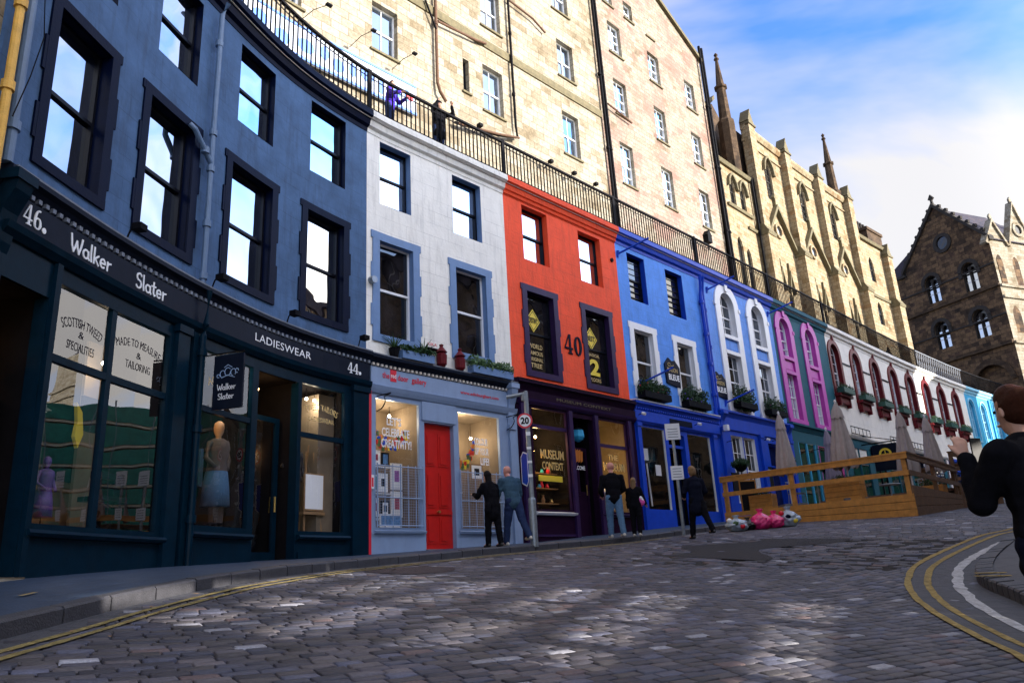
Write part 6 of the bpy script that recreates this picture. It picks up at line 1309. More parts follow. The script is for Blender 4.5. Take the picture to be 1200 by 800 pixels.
# rubbish bags
def bag(x,y,r,h,lab,mat,seed,blobs=()):
    rd=random.Random(seed); z=G(x,y); t=thing('rubbish_bag',lab,'rubbish bag',(x,y,z),'rubbish bags at the end of the deck'); m=MB(); n=44; k_=22
    for i in range(k_+1):
        v=i/k_; rr=r*(math.sin(math.pi*min(1,v*1.12+.10))**.55)*(1-.1*v) if v<.80 else r*.17*(1+ (v-.80)*5)
        for k in range(n):
            a=2*math.pi*k/n; nn_=noise.noise(Vector((math.cos(a)*2.2+seed,math.sin(a)*2.2,v*4)))*.30+noise.noise(Vector((math.cos(a)*6+seed,math.sin(a)*6,v*9)))*.2+noise.noise(Vector((math.cos(a)*13+seed,math.sin(a)*13,v*16)))*.10
            q=rr*(1+nn_); m.v.append((x+q*math.cos(a),y+q*math.sin(a),z+h*v)); m.uv.append((a,v))
    for i in range(k_):
        for k in range(n): m.f.append([i*n+k,i*n+(k+1)%n,(i+1)*n+(k+1)%n,(i+1)*n+k])
    m.f.append([k_*n+k for k in range(n)]); m.f.append([k for k in range(n)][::-1]); o=m.build('bag',mat,t,smooth=True)
    if blobs:
        for j,mt in enumerate(blobs):
            a=-1.2-j*.7; px,py,pz=x+r*.86*math.cos(a),y+r*.86*math.sin(a),z+h*(.25+.2*(j%3)); q=MB(); q.lathe([(.02,pz-.06),(.07,pz-.03),(.08,pz+.03),(.02,pz+.07)],px,py,8); q.build('seen_through_litter',mt,o,smooth=True)
def bagmat(name,c,r=.22,tr=.25): m=paint(name,c,r,.12,.6,9,None,0); m.node_tree.nodes['Principled BSDF'].inputs['Coat Weight'].default_value=.4; return m
m_bagp=bagmat('pink_bag_film',(.85,.03,.22)); m_bagc=bagmat('milky_bag_film',(.42,.50,.60)); m_bagk=bagmat('black_bag_film',(.008,.008,.01))
bag(5.78,21.4,.29,.42,'milky see-through rubbish bag with coloured litter, leftmost',m_bagc,3,(m_redt,m_leafl,m_text)); bag(6.15,21.65,.24,.34,'small black rubbish bag between the milky and pink bags',m_bagk,5)
bag(6.50,21.6,.28,.54,'bright pink rubbish bag, the taller left one of two',m_bagp,8); bag(6.92,21.75,.25,.46,'bright pink rubbish bag, the right one of two',m_bagp,13); bag(7.36,21.9,.30,.54,'pale see-through rubbish bag with litter, rightmost',m_bagc,21,(m_yell,m_navy,m_redt))

# ---------------------------------------------------------------- shop window displays
def fb_(s,d,z): return fac(s,z,d)
def mannequin(s,d,z,h,lab,coat,skirt=None,hat=None,head=m_warm,torso_only=False):
    x,y,_=fac(s,0,d); t=thing('mannequin',lab,'mannequin',(x,y,z),'mannequins in the tailor windows'); k=h/1.8; w_=lambda pr: [(r*(k if k<.8 else 1),z_) for r,z_ in pr]
    m=MB(); m.lathe(w_([(.03,z+1.45*k),(.05,z+1.5*k),(.05,z+1.53*k),(.085,z+1.60*k),(.095,z+1.68*k),(.08,z+1.76*k),(.03,z+1.80*k)]),x,y,14); m.build('head',head,t,smooth=True)
    m=MB(); m.lathe(w_([(.10,z+1.48*k),(.19,z+1.42*k),(.21,z+1.3*k),(.16,z+1.08*k),(.18,z+.9*k),(.20,z+.82*k)]),x,y,16); m.build('jacket',coat,t,smooth=True)
    fx=face_az(s); tx,ty=math.cos(fx),-math.sin(fx)
    for sg in (-1,1):
        m=MB(); m.tube([(x+sg*tx*-.2*k,y+sg*ty*-.2*k,z+1.4*k),(x+sg*tx*-.30*k,y+sg*ty*-.30*k,z+1.12*k),(x+sg*tx*-.16*k+.1*math.sin(fx),y+sg*ty*-.16*k+.1*math.cos(fx),z+.95*k)],.055*k,8,.04*k); m.build('sleeve',coat,t,smooth=True)
    m=MB(); m.lathe(w_([(.19,z+.9*k),(.23,z+.6*k),(.25,z+.30*k)]),x,y,16) if skirt else m.lathe(w_([(.17,z+.9*k),(.14,z+.5*k),(.12,z+.06*k)]),x,y,14); m.build('skirt' if skirt else 'trousers',skirt or coat,t,smooth=True)
    m=MB(); m.lathe(w_([(.012,z),(.012,z+.5*k)]),x,y,6); m.lathe(w_([(.16,z),(.15,z+.02)]),x,y,12); m.build('stand',m_iron,t)
    if hat: m=MB(); m.lathe(w_([(.16,z+1.73*k),(.15,z+1.75*k),(.10,z+1.77*k),(.09,z+1.84*k),(.03,z+1.87*k)]),x,y,14); m.build('hat',hat,t,smooth=True)
    return t
m_tw=paint('brown_tweed',(.07,.055,.05),.9,.3,.3,40,None,0); m_bl=paint('blue_wool',(.03,.10,.20),.9,.3,.3,40,None,0); m_orc=paint('orange_felt',(.55,.17,.02),.8,.1,0); m_vio=paint('violet_satin',(.11,.02,.24),.4,.4,.3,14,None,0); m_bk=paint('black_wool',(.008,.008,.012),.9,.3,.2,30,None,0); m_skin0=paint('mannequin_wax',(.55,.33,.17),.5,.1,0)
mannequin(3.95,-.75,1.15,1.75,'mannequin with an orange cap in the dark window at the far left',m_tw,hat=m_orc)
mannequin(5.05,-.55,.9,.95,'small dress form in a violet gown in the big left window',m_vio,skirt=m_vio,head=m_vio)
mannequin(8.62,-.50,1.15,1.82,'mannequin in a brown jacket and blue skirt behind the hanging sign',m_tw,skirt=m_bl,head=m_skin0)
mannequin(10.66,-.55,1.3,1.72,'mannequin in a black suit and hat beside the easel',m_bk,hat=m_bk,head=m_skin0)
t=thing('sewing_machine','antique black sewing machine with a hand wheel on a stand in the left window','sewing machine',fac(6.2,.9,-.5))
m=MB(fac); m.box(5.95,6.5,1.35,1.42,-.8,-.4,seg=1); m.build('table',m_bframe,t); m=MB(fac); m.box(6.35,6.45,1.42,1.72,-.65,-.55,seg=1); m.box(5.98,6.45,1.68,1.78,-.65,-.55,seg=1); m.box(6.0,6.08,1.42,1.7,-.64,-.56,seg=1); m.build('arm_body',m_bframe,t)
m=MB(fac); ring_mesh(m,arcp(6.1,1.15,.2,.2,0,345,23),arcp(6.1,1.15,.17,.17,0,345,23),-.50,-.47); m.build('drive_wheel',m_iron,t); m=MB(fac); ring_mesh(m,arcp(6.52,1.7,.1,.1,0,345,15),arcp(6.52,1.7,.07,.07,0,345,15),-.62,-.59); m.build('hand_wheel',m_iron,t)
m=MB(fac); [m.tube([(a,.92,-.6),(a+.05,1.36,-.6)],.015,5) for a in (5.98,6.4)]; m.build('leg',m_iron,t)
t=thing('picture_panel','plain black panel hanging high in the right half of the big tailor window','panel',fac(5.9,2.6,-.7)); m=MB(fac); m.box(5.75,6.18,2.35,2.85,-.75,-.7,seg=1); m.build('panel_board',m_black,t)
t=thing('yellow_scarf','mustard scarf draped beside the mullion of the big tailor window','scarf',fac(5.35,2.3,-.4)); m=MB(fac); m.prism([(5.28,2.62),(5.40,2.5),(5.46,2.2),(5.38,2.0),(5.30,2.15),(5.33,2.35)],-.45,-.40); m.build('scarf_cloth',m_yell,t)
t=thing('orchid_vase','pale cut flowers in the upper part of the lower left pane','flowers',fac(4.7,2.2,-.5)); leaves(fac(4.72,2.45,-.5),(.10,.10,.16),60,.05,5).build('petals',m_text,t); m=MB(fac); m.tube([(4.72,2.3,-.5),(4.72,.95,-.5)],.012,5); m.build('stem',m_leaf,t)
t=thing('red_chest','red lacquered chest at the left of the mannequin with the blue skirt','chest',fac(7.8,1.1,-.5)); m=MB(fac); m.box(7.70,7.98,1.1,2.05,-.8,-.4,seg=1); m.build('chest_body',m_reddoor,t); m=MB(fac); [m.box(7.72,7.96,1.15+.22*k,1.17+.22*k,-.4,-.392,seg=1) for k in range(4)]; m.build('drawer_lines',m_black,t)
t=thing('globe_light','round amber globe lamp at the left edge of the blue-skirt window','lamp',fac(7.75,3.1,-.5)); x,y,z=fac(7.78,2.95,-.5); m=MB(); m.lathe([(.02,z-.07),(.07,z-.03),(.07,z+.03),(.02,z+.07)],x,y,10); m.build('globe',m_bulb,t,smooth=True)
t=thing('umbrella_stand','basket of walking sticks with a straw knob in the ladieswear window','stand',fac(8.75,1.1,-.5)); x,y,z=fac(8.72,1.1,-.55); m=MB(); m.lathe([(.12,z),(.14,z+.5)],x,y,12); m.build('basket',m_tw,t)
for k in range(5): m=MB(); a=k*1.25; m.tube([(x+.05*math.cos(a),y+.05*math.sin(a),z+.1),(x+.12*math.cos(a),y+.12*math.sin(a),z+.85)],.010,5); m.build('stick',m_brass,t)
t=thing('easel','wooden easel holding a blank white board in the ladieswear window','easel',fac(11.1,1.1,-.5))
for (a0_,a1_) in ((10.95,11.08),(11.42,11.28)): m=MB(fac); m.box(0,0,0,0,0,0) if False else m.tube([(a0_,1.1,-.5),(a1_,2.75,-.62)],.022,5); m.build('leg',m_woodf,t)
m=MB(fac); m.tube([(11.18,1.1,-.9),(11.18,2.9,-.66)],.02,5); m.build('leg',m_woodf,t); m=MB(fac); m.box(10.88,11.46,1.44,1.50,-.56,-.44,seg=1); m.build('ledge',m_woodf,t)
m=MB(fac); m.box(10.90,11.44,1.52,2.28,-.50,-.46,seg=1); f_=m.build('board_frame',m_woodf,t); m=MB(fac); m.box(10.93,11.41,1.55,2.25,-.46,-.455,seg=1); m.build('blank_board',m_text,f_)
t=thing('display_rack','dark rack of goods with a red cushion just inside the ladieswear door','rack',fac(9.8,.6,-1.2)); m=MB(fac); m.box(9.62,10.12,.6,2.3,-1.6,-1.2,seg=1); m.build('cabinet',m_bframe,t); m=MB(fac); m.box(9.58,10.15,2.3,2.37,-1.6,-1.15,seg=1); m.build('red_top',m_reddoor,t)
m=MB(fac)
for r_ in range(3):
    for k in range(4): m.tube([(9.68+.12*k,1.1+.42*r_,-1.18),(9.68+.12*k,1.22+.42*r_,-1.18)],.016,6)
m.build('brass_knobs',m_brass,t)
pi=0
m_art=[paint('art_%d'%i,c,.5,.6,0,14,None,0) for i,c in enumerate([(.5,.06,.12),(.1,.25,.5),(.55,.4,.1),(.08,.35,.2),(.5,.5,.5),(.35,.08,.4)])]
for (s,z,w,h,d,a,lab) in ((12.80,2.62,.24,.34,-.5,0,'purple print high at the left of the gallery window'),(13.08,2.62,.20,.3,-.5,1,'small black framed picture beside the purple print'),(12.78,2.02,.2,.38,-.5,3,'small blue-green card on the middle shelf of the gallery'),(13.0,2.02,.26,.42,-.52,4,'white mounted figure print on the middle shelf of the gallery'),(12.78,1.46,.22,.42,-.5,0,'pink tall print on the lower shelf of the gallery'),(13.06,1.46,.22,.36,-.5,4,'black framed sketch on the lower shelf of the gallery'),(13.52,2.12,.34,.62,-.75,5,'upper white framed purple picture on the gallery screen'),(13.52,1.48,.34,.60,-.75,0,'lower white framed magenta picture on the gallery screen'),(12.95,1.22,.6,.30,-.4,1,'wide pile of colourful books at the bottom of the gallery window'),(15.98,2.45,.42,.42,-.6,4,'oak framed landscape etching high in the right gallery window'),(15.25,2.2,.16,.5,-.5,2,'rainbow coloured print at the left of the right gallery window')):
    t=thing('framed_picture',lab,'picture',fac(s,z,d),'pictures in the gallery windows'); fm=(m_wframe if 'white' in lab or 'sketch' not in lab and 'oak' not in lab and 'black' not in lab else (m_woodf if 'oak' in lab else m_bframe))
    m=MB(fac); m.box(s,s+w,z,z+h,d-.03,d,seg=1); f_=m.build('frame',fm,t); m=MB(fac); m.box(s+.035,s+w-.035,z+.04,z+h-.04,d,d+.003,seg=1); mm_=m.build('mount',m_text if a in(4,5,0) and w>.2 else m_art[a],f_); m=MB(fac); m.box(s+w*.3,s+w*.72,z+h*.3,z+h*.72,d+.003,d+.005,seg=1); m.build('print',m_art[a if a!=4 else 4] if a!=4 else m_black,mm_)
for (s0,s1,z) in ((12.66,13.3,2.58),(12.66,13.3,1.98),(12.66,13.3,1.42),(15.22,15.5,2.1)):
    t=thing('shelf','pale shelf in the gallery window at %.1f metres'%z if False else {2.58:'top pale shelf at the left of the gallery window',1.98:'middle pale shelf at the left of the gallery window',1.42:'lowest pale shelf at the left of the gallery window',2.1:'small pale shelf in the right gallery window'}[z],'shelf',fac(s0,z,-.5),'shelves in the gallery'); m=MB(fac); m.box(s0,s1,z-.025,z,-.7,-.42,seg=1); m.build('board',m_wframe,t)
for (s0,s1,z,lab,n_) in ((12.7,13.8,3.45,'colourful paper garland across the top of the left gallery window',34),(15.22,16.0,3.35,'colourful paper garland in the right gallery window',26)):
    t=thing('garland',lab,'garland',fac(s0,z,-.45))
    for j,mt in enumerate((m_yell,m_cobalt,m_reddoor,m_leafl,m_orc)):
        mb=MB(fac)
        for k in range(n_//3): s=random.uniform(s0,s1); u=(s-s0)/(s1-s0); zz=z-.55*math.sin(math.pi*u)*(.6 if 'left' in lab else 1)+random.uniform(-.12,.16); mb.prism([(s-.05,zz),(s+.05,zz+.02),(s+.03,zz-.1),(s-.03,zz-.09)],-.47,-.46+.01*random.random())
        mb.build('paper_shape',mt,t)
# curiosities of purple shop
t=thing('display_cabinet','cluttered shelves of curios behind the left purple shop window','shelves',fac(18.7,1.8,-.9))
for k in range(3): m=MB(fac); m.box(18.0,19.4,1.95+.42*k-.03,1.95+.42*k,-1.1,-.6,seg=1); m.build('shelf_board',m_woodf,t)
for k in range(16):
    s=18.08+random.random()*1.2; z=1.95+.42*(k%3); h=random.uniform(.1,.28); x,y,_=fac(s,0,-.75); m=MB(); m.lathe([(.04,z),(.06,z+h*.4),(.03,z+h*.8),(.04,z+h)],x,y,8); m.build('curio',random.choice((m_brass,m_woodf,m_wframe,m_redt,m_cyan)),t)
t=thing('owl_display','pale bird ornaments in the right purple shop window','ornament',fac(21.4,1.9,-.6))
for s,z,r in ((21.1,1.75,.13),(21.5,2.25,.10),(21.8,1.75,.10)): x,y,_=fac(s,0,-.55); m=MB(); m.lathe([(.03,z),(r,z+r),(r*.8,z+r*2),(r*.6,z+r*2.6),(.02,z+r*3)],x,y,10); m.build('bird',m_wframe,t,smooth=True)
t=thing('hanging_lantern','blue glass lantern hanging in the purple shop doorway','lantern',fac(20.2,4.1,-.4)); x,y,z=fac(20.18,3.85,-.35); m=MB(); m.lathe([(.04,z+.32),(.17,z+.25),(.19,z+.05),(.13,z-.05),(.04,z-.1)],x,y,8); m.build('glass_body',m_cyan,t); m=MB(); m.lathe([(.01,z+.5),(.02,z+.34),(.2,z+.26)],x,y,8); m.build('cap',m_iron,t)
t=thing('hanging_cards','fan of amber cards hanging in the purple shop doorway','cards',fac(20.2,3.4,-.45))
for k in range(4): s=19.98+.12*k; m=MB(fac); m.prism([(s,3.15),(s+.09,3.2),(s+.12,3.55),(s+.02,3.5)],-.42-.01*k,-.41-.01*k); m.build('card',m_orc,t)
t=thing('tapestry','carved pale totem leaning in the right cobalt shop window','ornament',fac(23.9,2,-.6)); m=MB(fac); m.box(23.75,24.15,3.5,3.9,-.7,-.6,seg=1); m.tube([(24.0,3.4,-.6),(24.08,2.0,-.6)],.03,6); m.build('totem',m_wframe,t)
# glowing bulbs
def bulb(s,z,d,lab,mat=None,e=18,r=.05,colr=(1,.62,.28)):
    x,y,_=fac(s,0,d); t=thing('lit_bulb',lab,'light bulb',(x,y,z),'lit lamps inside the shops'); m=MB(); m.lathe([(.01,z-r),(r*.8,z-r*.6),(r,z),(r*.8,z+r*.6),(.01,z+r)],x,y,10); m.build('bulb',mat or m_bulb,t,smooth=True)
    m=MB(); m.tube([(x,y,z+r),(x,y,z+r+.35)],.006,4); m.build('flex',m_iron,t)
    L_=bpy.data.lights.new('bulb_light','POINT'); L_.energy=e; L_.color=colr; L_.shadow_soft_size=.06; lo=bpy.data.objects.new('bulb_light',L_); C.objects.link(lo); lo.parent=t; lo.location=(0,0,-.12)
bulb(3.7,3.1,-1.2,'small warm bulb in the dark far left window',e=1.2); bulb(9.5,3.75,-.45,'warm bulb at the top of the ladieswear doorway',e=5); bulb(10.3,2.7,-1.3,'warm bulb beside the easel window',e=1.2)
for k,s in enumerate((10.75,10.98,11.2)): bulb(s,3.85,-.55,'halogen spot %s in the row above the easel'%('left','middle','right')[k],m_bulbw,3,.03,(1,.85,.6))
bulb(8.5,3.85,-.30,'added spot brightening the blue skirt mannequin',m_bulbw,6,.03,(1,.8,.55)); bulb(5.2,3.7,-1.0,'ceiling spot above the violet gown',m_bulbw,3,.035,(1,.8,.55)); bulb(6.3,3.5,-.9,'ceiling spot above the sewing machine',m_bulbw,3,.035,(1,.8,.55))  # first spot is added to brighten the mannequin
bulb(12.95,3.95,-.6,'left ceiling spot of the gallery window',m_bulbw,7,.035,(1,.78,.5)); bulb(13.6,3.9,-.9,'right ceiling spot of the gallery window',m_bulbw,6,.035,(1,.78,.5)); bulb(15.5,3.95,-.55,'ceiling spot of the right gallery window',m_bulbw,11,.035,(1,.78,.5)); bulb(16.3,3.6,-.9,'second spot of the right gallery window',m_bulbw,6,.035,(1,.78,.5))
bulb(18.25,3.35,-.5,'amber bulb in the left purple shop window',e=12,r=.07,colr=(1,.62,.12)); bulb(20.98,3.35,-.5,'amber bulb in the right purple shop window',e=16,r=.08,colr=(1,.62,.12)); bulb(19.0,3.9,-1.0,'dim amber bulb deep in the left purple shop window',e=8,r=.04,colr=(1,.6,.2))
bulb(18.30,6.95,WD-.12-.1+.22-.35 if False else -.44+.0,'amber lamp in the left purple framed window of the red house',e=.5,r=.05) if False else None
bulb(38.2,4.4,-.7,'small pink-white lamp inside the teal house shop',m_bulbw,5,.05)

for (s0,s1,z,d,lab,n_) in ((4.55,5.6,2.55,-1.35,'rail of dark jackets at the back of the big tailor window',9),(7.75,8.95,2.6,-1.3,'rail of tweed coats at the back behind the blue skirt mannequin',9),(10.5,11.2,2.5,-1.25,'short rail of coats behind the easel',6),(23.3,24.5,3.1,-1.2,'rail of printed scarves in the left cobalt shop window',8),(26.1,27.4,3.1,-1.2,'rail of printed scarves in the right cobalt shop window',8)):
    t=thing('clothes_rail',lab,'clothes rail',fac(s0,z,d),'clothes rails in the shops'); m=MB(fac); m.tube([(s0,z,d),((s0+s1)/2,z,d),(s1,z,d)],.015,6); m.build('bar',m_brass,t)
    for k in range(n_):
        s=s0+.06+(s1-s0-.12)*k/(n_-1); w=random.uniform(.03,.05); h=random.uniform(.7,1.0)
        m=MB(fac); m.prism([(s-w*.6,z-.03),(s+w*.6,z-.03),(s+w,z-.2),(s+w*1.1,z-h),(s-w*1.1,z-h+.03),(s-w,z-.2)],d-.22,d+.22); m.build('garment',random.choice((m_tw,m_bl,m_bk,m_orc,m_vio,m_reddoor,m_grn) if s0>20 else (m_tw,m_bl,m_bk,m_tw,m_grn)),t)
# ---------------------------------------------------------------- people
def seg_ring(V,F,p0,p1,r0,r1,side=None,fl=1.0,n=12,caps=4):
    """tapered capsule; fl = depth/width ratio, side = width axis"""
    p0,p1=Vector(p0),Vector(p1); t=(p1-p0); L=t.length or 1e-4; t=t/L
    a=Vector(side) if side is not None else t.orthogonal(); a=(a-t*a.dot(t)); a=a.normalized() if a.length>1e-4 else t.orthogonal().normalized(); b=t.cross(a)
    rings=[]
    for k in range(caps): u=math.pi/2*(k+.35)/caps; rings.append((p0-t*r0*math.cos(u)*min(1,fl+.1),r0*math.sin(u)))
    rings.append((p0,r0)); rings.append((p1,r1))
    for k in range(caps)[::-1]: u=math.pi/2*(k+.35)/caps; rings.append((p1+t*r1*math.cos(u)*min(1,fl+.1),r1*math.sin(u)))
    base=len(V)
    for c,r in rings:
        for k in range(n): w=2*math.pi*k/n; V.append(tuple(c+a*math.cos(w)*r+b*math.sin(w)*r*fl))
    m=len(rings)
    for i in range(m-1):
        for k in range(n): F.append([base+i*n+k,base+i*n+(k+1)%n,base+(i+1)*n+(k+1)%n,base+(i+1)*n+k])
    F.append([base+k for k in range(n)][::-1]); F.append([base+(m-1)*n+k for k in range(n)])
def blob(name,segs,mat,parent,voxel=.014,smooth=2,wr=0):
    V,F=[],[]
    for s in segs: seg_ring(V,F,*s)
    me=bpy.data.meshes.new('tmp'); me.from_pydata(V,[],F); bm=bmesh.new(); bm.from_mesh(me); bmesh.ops.recalc_face_normals(bm,faces=bm.faces); bm.to_mesh(me); bm.free()
    o=bpy.data.objects.new('tmp',me); C.objects.link(o); md=o.modifiers.new('r','REMESH'); md.mode='VOXEL'; md.voxel_size=voxel; md.use_smooth_shade=True
    if smooth: s2=o.modifiers.new('s','SMOOTH'); s2.factor=.5; s2.iterations=smooth*2
    dg=bpy.context.evaluated_depsgraph_get(); dg.update(); ev=o.evaluated_get(dg); m2=bpy.data.meshes.new_from_object(ev); m2.name=name; bpy.data.objects.remove(o); bpy.data.meshes.remove(me)
    if wr:
        for v in m2.vertices: v.co+=v.normal*(noise.noise(v.co*9)*wr+noise.noise(Vector((v.co.x*5,v.co.y*5,v.co.z*16)))*wr)
    m2.polygons.foreach_set('use_smooth',[True]*len(m2.polygons)); m2.materials.clear(); m2.materials.append(mat); ob=bpy.data.objects.new(name,m2); C.objects.link(ob); ob.parent=parent; return ob
def person(label,x,y,z,az,H,skin,top,legs,hair,shoes,pose,hairstyle='short',coat_len=0,group=None,voxel=.016,parts=None,top2=None,wide=1.0):
    """az: heading. local axes x right, y forward, z up"""
    t=thing('person',label,'person',(x,y,z),group); t.rotation_euler=(0,0,-R(az)); k=H/1.78
    g=lambda n,d=0.: pose.get(n,d)
    lean=R(g('lean')); rot=lambda p,ang=lean: (p[0],p[1]*math.cos(ang)+ (p[2]-.95)*math.sin(ang), .95+(p[2]-.95)*math.cos(ang)-p[1]*math.sin(ang))
    S=lambda p: tuple(k*c for c in p)
    hips={}; J={}
    for sd,sg in (('L',-1),('R',1)):
        th=R(g('thigh'+sd)); kn=R(g('knee'+sd)); hp=Vector((sg*.095,0,.93)); kp=hp+Vector((sg*.01,math.sin(th)*.44,-math.cos(th)*.44)); sh=th-kn; ap=kp+Vector((0,math.sin(sh)*.42,-math.cos(sh)*.42)); J['hip'+sd],J['knee'+sd],J['ank'+sd]=hp,kp,ap
    low=min(J['ankL'].z,J['ankR'].z)-.075; dz=-low
    for q in J: J[q]=J[q]+Vector((0,0,dz))
    base=Vector((0,0,dz))
    U=lambda p: Vector(rot(p))+base
    pel=U((0,0,.97)); wai=U((0,.0,1.10)); che=U((0,.0,1.28)); shc=U((0,-.005,1.42)); nk=U((0,.01,1.52)); hd=Vector(U((0,.03+math.sin(R(g('headfwd')))*.1,1.66)))
    for sd,sg in (('L',-1),('R',1)):
        sh=U((sg*.185*wide,0,1.42)); up=Vector(pose.get('upper'+sd,(sg*.12,0,-1))).normalized(); fo=Vector(pose.get('fore'+sd,(sg*.03,.15,-1))).normalized(); el=sh+up*.29; wr=el+fo*.26; J['sh'+sd],J['el'+sd],J['wr'+sd]=sh,el,wr
    X=(1,0,0); kk=lambda lst: [(tuple(Vector(a)*k),tuple(Vector(b)*k),r0*k,r1*k,*rest) for (a,b,r0,r1,*rest) in lst]
    sg_=[(pel,wai,.155,.135,X,.68),(wai,che,.135,.16,X,.66),(che,shc,.165,.13,X,.62),(J['shL'],J['shR'],.062,.062),(shc,nk,.075,.056),(nk,hd-Vector((0,0,.04)),.055,.06),
        (hd-Vector((0,.012,-.03)),hd+Vector((0,-.012,.05)),.084,.086),(hd-Vector((0,-.018,.075)),hd-Vector((0,-.01,.02)),.052,.072),(hd+Vector((0,.078,.0)),hd+Vector((0,.090,-.024)),.009,.012),(hd+Vector((-.084,-.005,.01)),hd+Vector((-.09,-.012,-.02)),.014,.012),(hd+Vector((.084,-.005,.01)),hd+Vector((.09,-.012,-.02)),.014,.012),
        (hd+Vector((-.025,.083,-.062)),hd+Vector((.025,.083,-.062)),.009,.009)]
    for sd,sg in (('L',-1),('R',1)):
        sg_+=[(J['hip'+sd],J['knee'+sd],.092,.060),(J['knee'+sd],J['ank'+sd],.058,.040),(J['ank'+sd],J['ank'+sd]+Vector((0,.13,-.045)),.038,.032),(J['sh'+sd],J['el'+sd],.052,.042),(J['el'+sd],J['wr'+sd],.041,.028)]
        fo=(J['wr'+sd]-J['el'+sd]).normalized(); pa=J['wr'+sd]+fo*.085; sd_=fo.cross(Vector((0,0,1))) ; sd_=sd_.normalized() if sd_.length>.2 else Vector((0,1,0)); fl=fo.cross(sd_)*(-1 if g('curlup') else 1)
        sg_+=[(J['wr'+sd],pa,.026,.036,tuple(sd_),.5)]
        for q,(o,L) in enumerate(((-.030,.062),(-.010,.078),(.010,.073),(.029,.055))): b0=pa+sd_*o; b1=b0+fo*L*.5+fl*.004; b2=b1+fo*L*.35+fl*L*.35; sg_+=[(b0,b1,.009,.0085),(b1,b2,.0085,.007)]
        th0=J['wr'+sd]+fo*.03+sd_*-.028; sg_+=[(th0,th0+fo*.035-sd_*.028,.011,.010),(th0+fo*.035-sd_*.028,th0+fo*.065-sd_*.030+fl*.015,.010,.008)]
    body=blob('body',kk(sg_),skin,t,voxel=voxel*.75,smooth=1)
    e=.034
    ts=[(pel+Vector((0,0,-.04)),wai,.175+e,.155+e,X,.70),(wai,che,.155+e,.178+e,X,.68),(che,shc,.18+e,.14+e,X,.64),(J['shL'],J['shR'],.078,.078),(shc,nk-Vector((0,0,.045)),.09,.073)]
    for sd in 'LR': ts+=[(J['sh'+sd],J['el'+sd],.082,.070),(J['el'+sd],J['wr'+sd]-(J['wr'+sd]-J['el'+sd])*.06,.068,.050)]
    if coat_len: ts+=[(pel,pel+Vector((0,0,-coat_len)),.185,.21,X,.75)]
    blob(pose.get('topname','jacket'),kk(ts),top,t,voxel=voxel,wr=.010)
    ls=[(pel,pel+Vector((0,0,-.06)),.165,.15,X,.75)]
    for sd in 'LR': ls+=[(J['hip'+sd]+Vector((0,0,.02)),J['knee'+sd],.115,.088),(J['knee'+sd],J['ank'+sd]+Vector((0,0,.01)),.085,.070)]
    blob('trousers',kk(ls),legs,t,voxel=voxel,wr=.008)
    for sd in 'LR':
        a=J['ank'+sd]; blob('shoe',kk([(a+Vector((0,-.05,-.045)),a+Vector((0,.14,-.05)),.042,.036,X,.9),(a+Vector((0,-.03,-.02)),a+Vector((0,.03,-.02)),.044,.042)]),shoes,t,voxel=voxel*.8)
    if hairstyle=='short': hs=[(hd+Vector((0,-.03,.045)),hd+Vector((0,-.02,.075)),.086,.078),(hd+Vector((0,-.045,.0)),hd+Vector((0,-.035,.05)),.070,.08)]
    elif hairstyle=='long': hs=[(hd+Vector((0,-.03,.045)),hd+Vector((0,-.015,.075)),.098,.085),(hd+Vector((0,-.05,.02)),hd+Vector((0,-.085,-.26)),.090,.085,X,.7),(hd+Vector((0,-.085,-.26)),hd+Vector((0,-.095,-.34)),.085,.05,X,.6)]
    elif hairstyle=='pony': hs=[(hd+Vector((0,-.03,.045)),hd+Vector((0,-.01,.075)),.097,.085),(hd+Vector((0,-.04,-.0)),hd+Vector((0,-.04,.05)),.088,.092),(hd+Vector((0,-.12,.0)),hd+Vector((0,-.17,-.10)),.045,.028)]
    elif hairstyle=='bob': hs=[(hd+Vector((0,-.03,.04)),hd+Vector((0,-.01,.07)),.100,.09),(hd+Vector((0,-.04,-.03)),hd+Vector((0,-.035,.04)),.098,.098)]
    else: hs=[]
    if hs: blob('hair',kk(hs),hair,t,voxel=voxel*.7)
    eyes=MB()
    for sx in (-1,1): c=(hd+Vector((sx*.032,.078,.015)))*k; eyes.tube([tuple(c),tuple(c+Vector((0,.006,0)))],.009*k,8)
    eyes.build('eyes',m_black,t,world=False)
    if parts: parts(t,J,k,hd)
    return t
m_skin=paint('fair_skin',(.55,.30,.21),.55,.1,.1,12,None,0); m_skin2=paint('ruddy_scalp',(.60,.26,.20),.5,.1,.1,12,None,0)
m_hblk=paint('black_hair',(.010,.008,.008),.5,.2,.4,60,None,0,spec=.05); m_hbr=paint('chestnut_hair',(.055,.018,.010),.45,.3,.5,60,None,0,spec=.05); m_hfair=paint('sandy_hair',(.20,.11,.04),.6,.3,.4,60,None,0); m_hgrey=paint('grey_stubble',(.35,.32,.30),.7,.2,.3,60,None,0)
m_steel=paint('slate_blue_fleece',(.05,.10,.15),.9,.2,.3,30,None,0,spec=.05); m_jean=paint('dark_denim',(.025,.04,.10),.9,.25,.3,30,None,0,spec=.05); m_jeanl=paint('light_denim',(.10,.19,.32),.9,.25,.3,30,None,0,spec=.05); m_blk=paint('black_cloth',(.007,.007,.010),.9,.3,.3,30,None,0,spec=.05); m_navyc=paint('dark_navy_cloth',(.008,.010,.022),.85,.3,.3,30,None,0,spec=.05); m_shoew=paint('pale_trainers',(.5,.47,.42),.6,.1,0); m_shoek=paint('black_shoes',(.01,.01,.01),.5,.1,0); m_purp=paint('purple_anorak',(.06,.03,.40),.6,.2,.2,20,None,0,spec=.05)
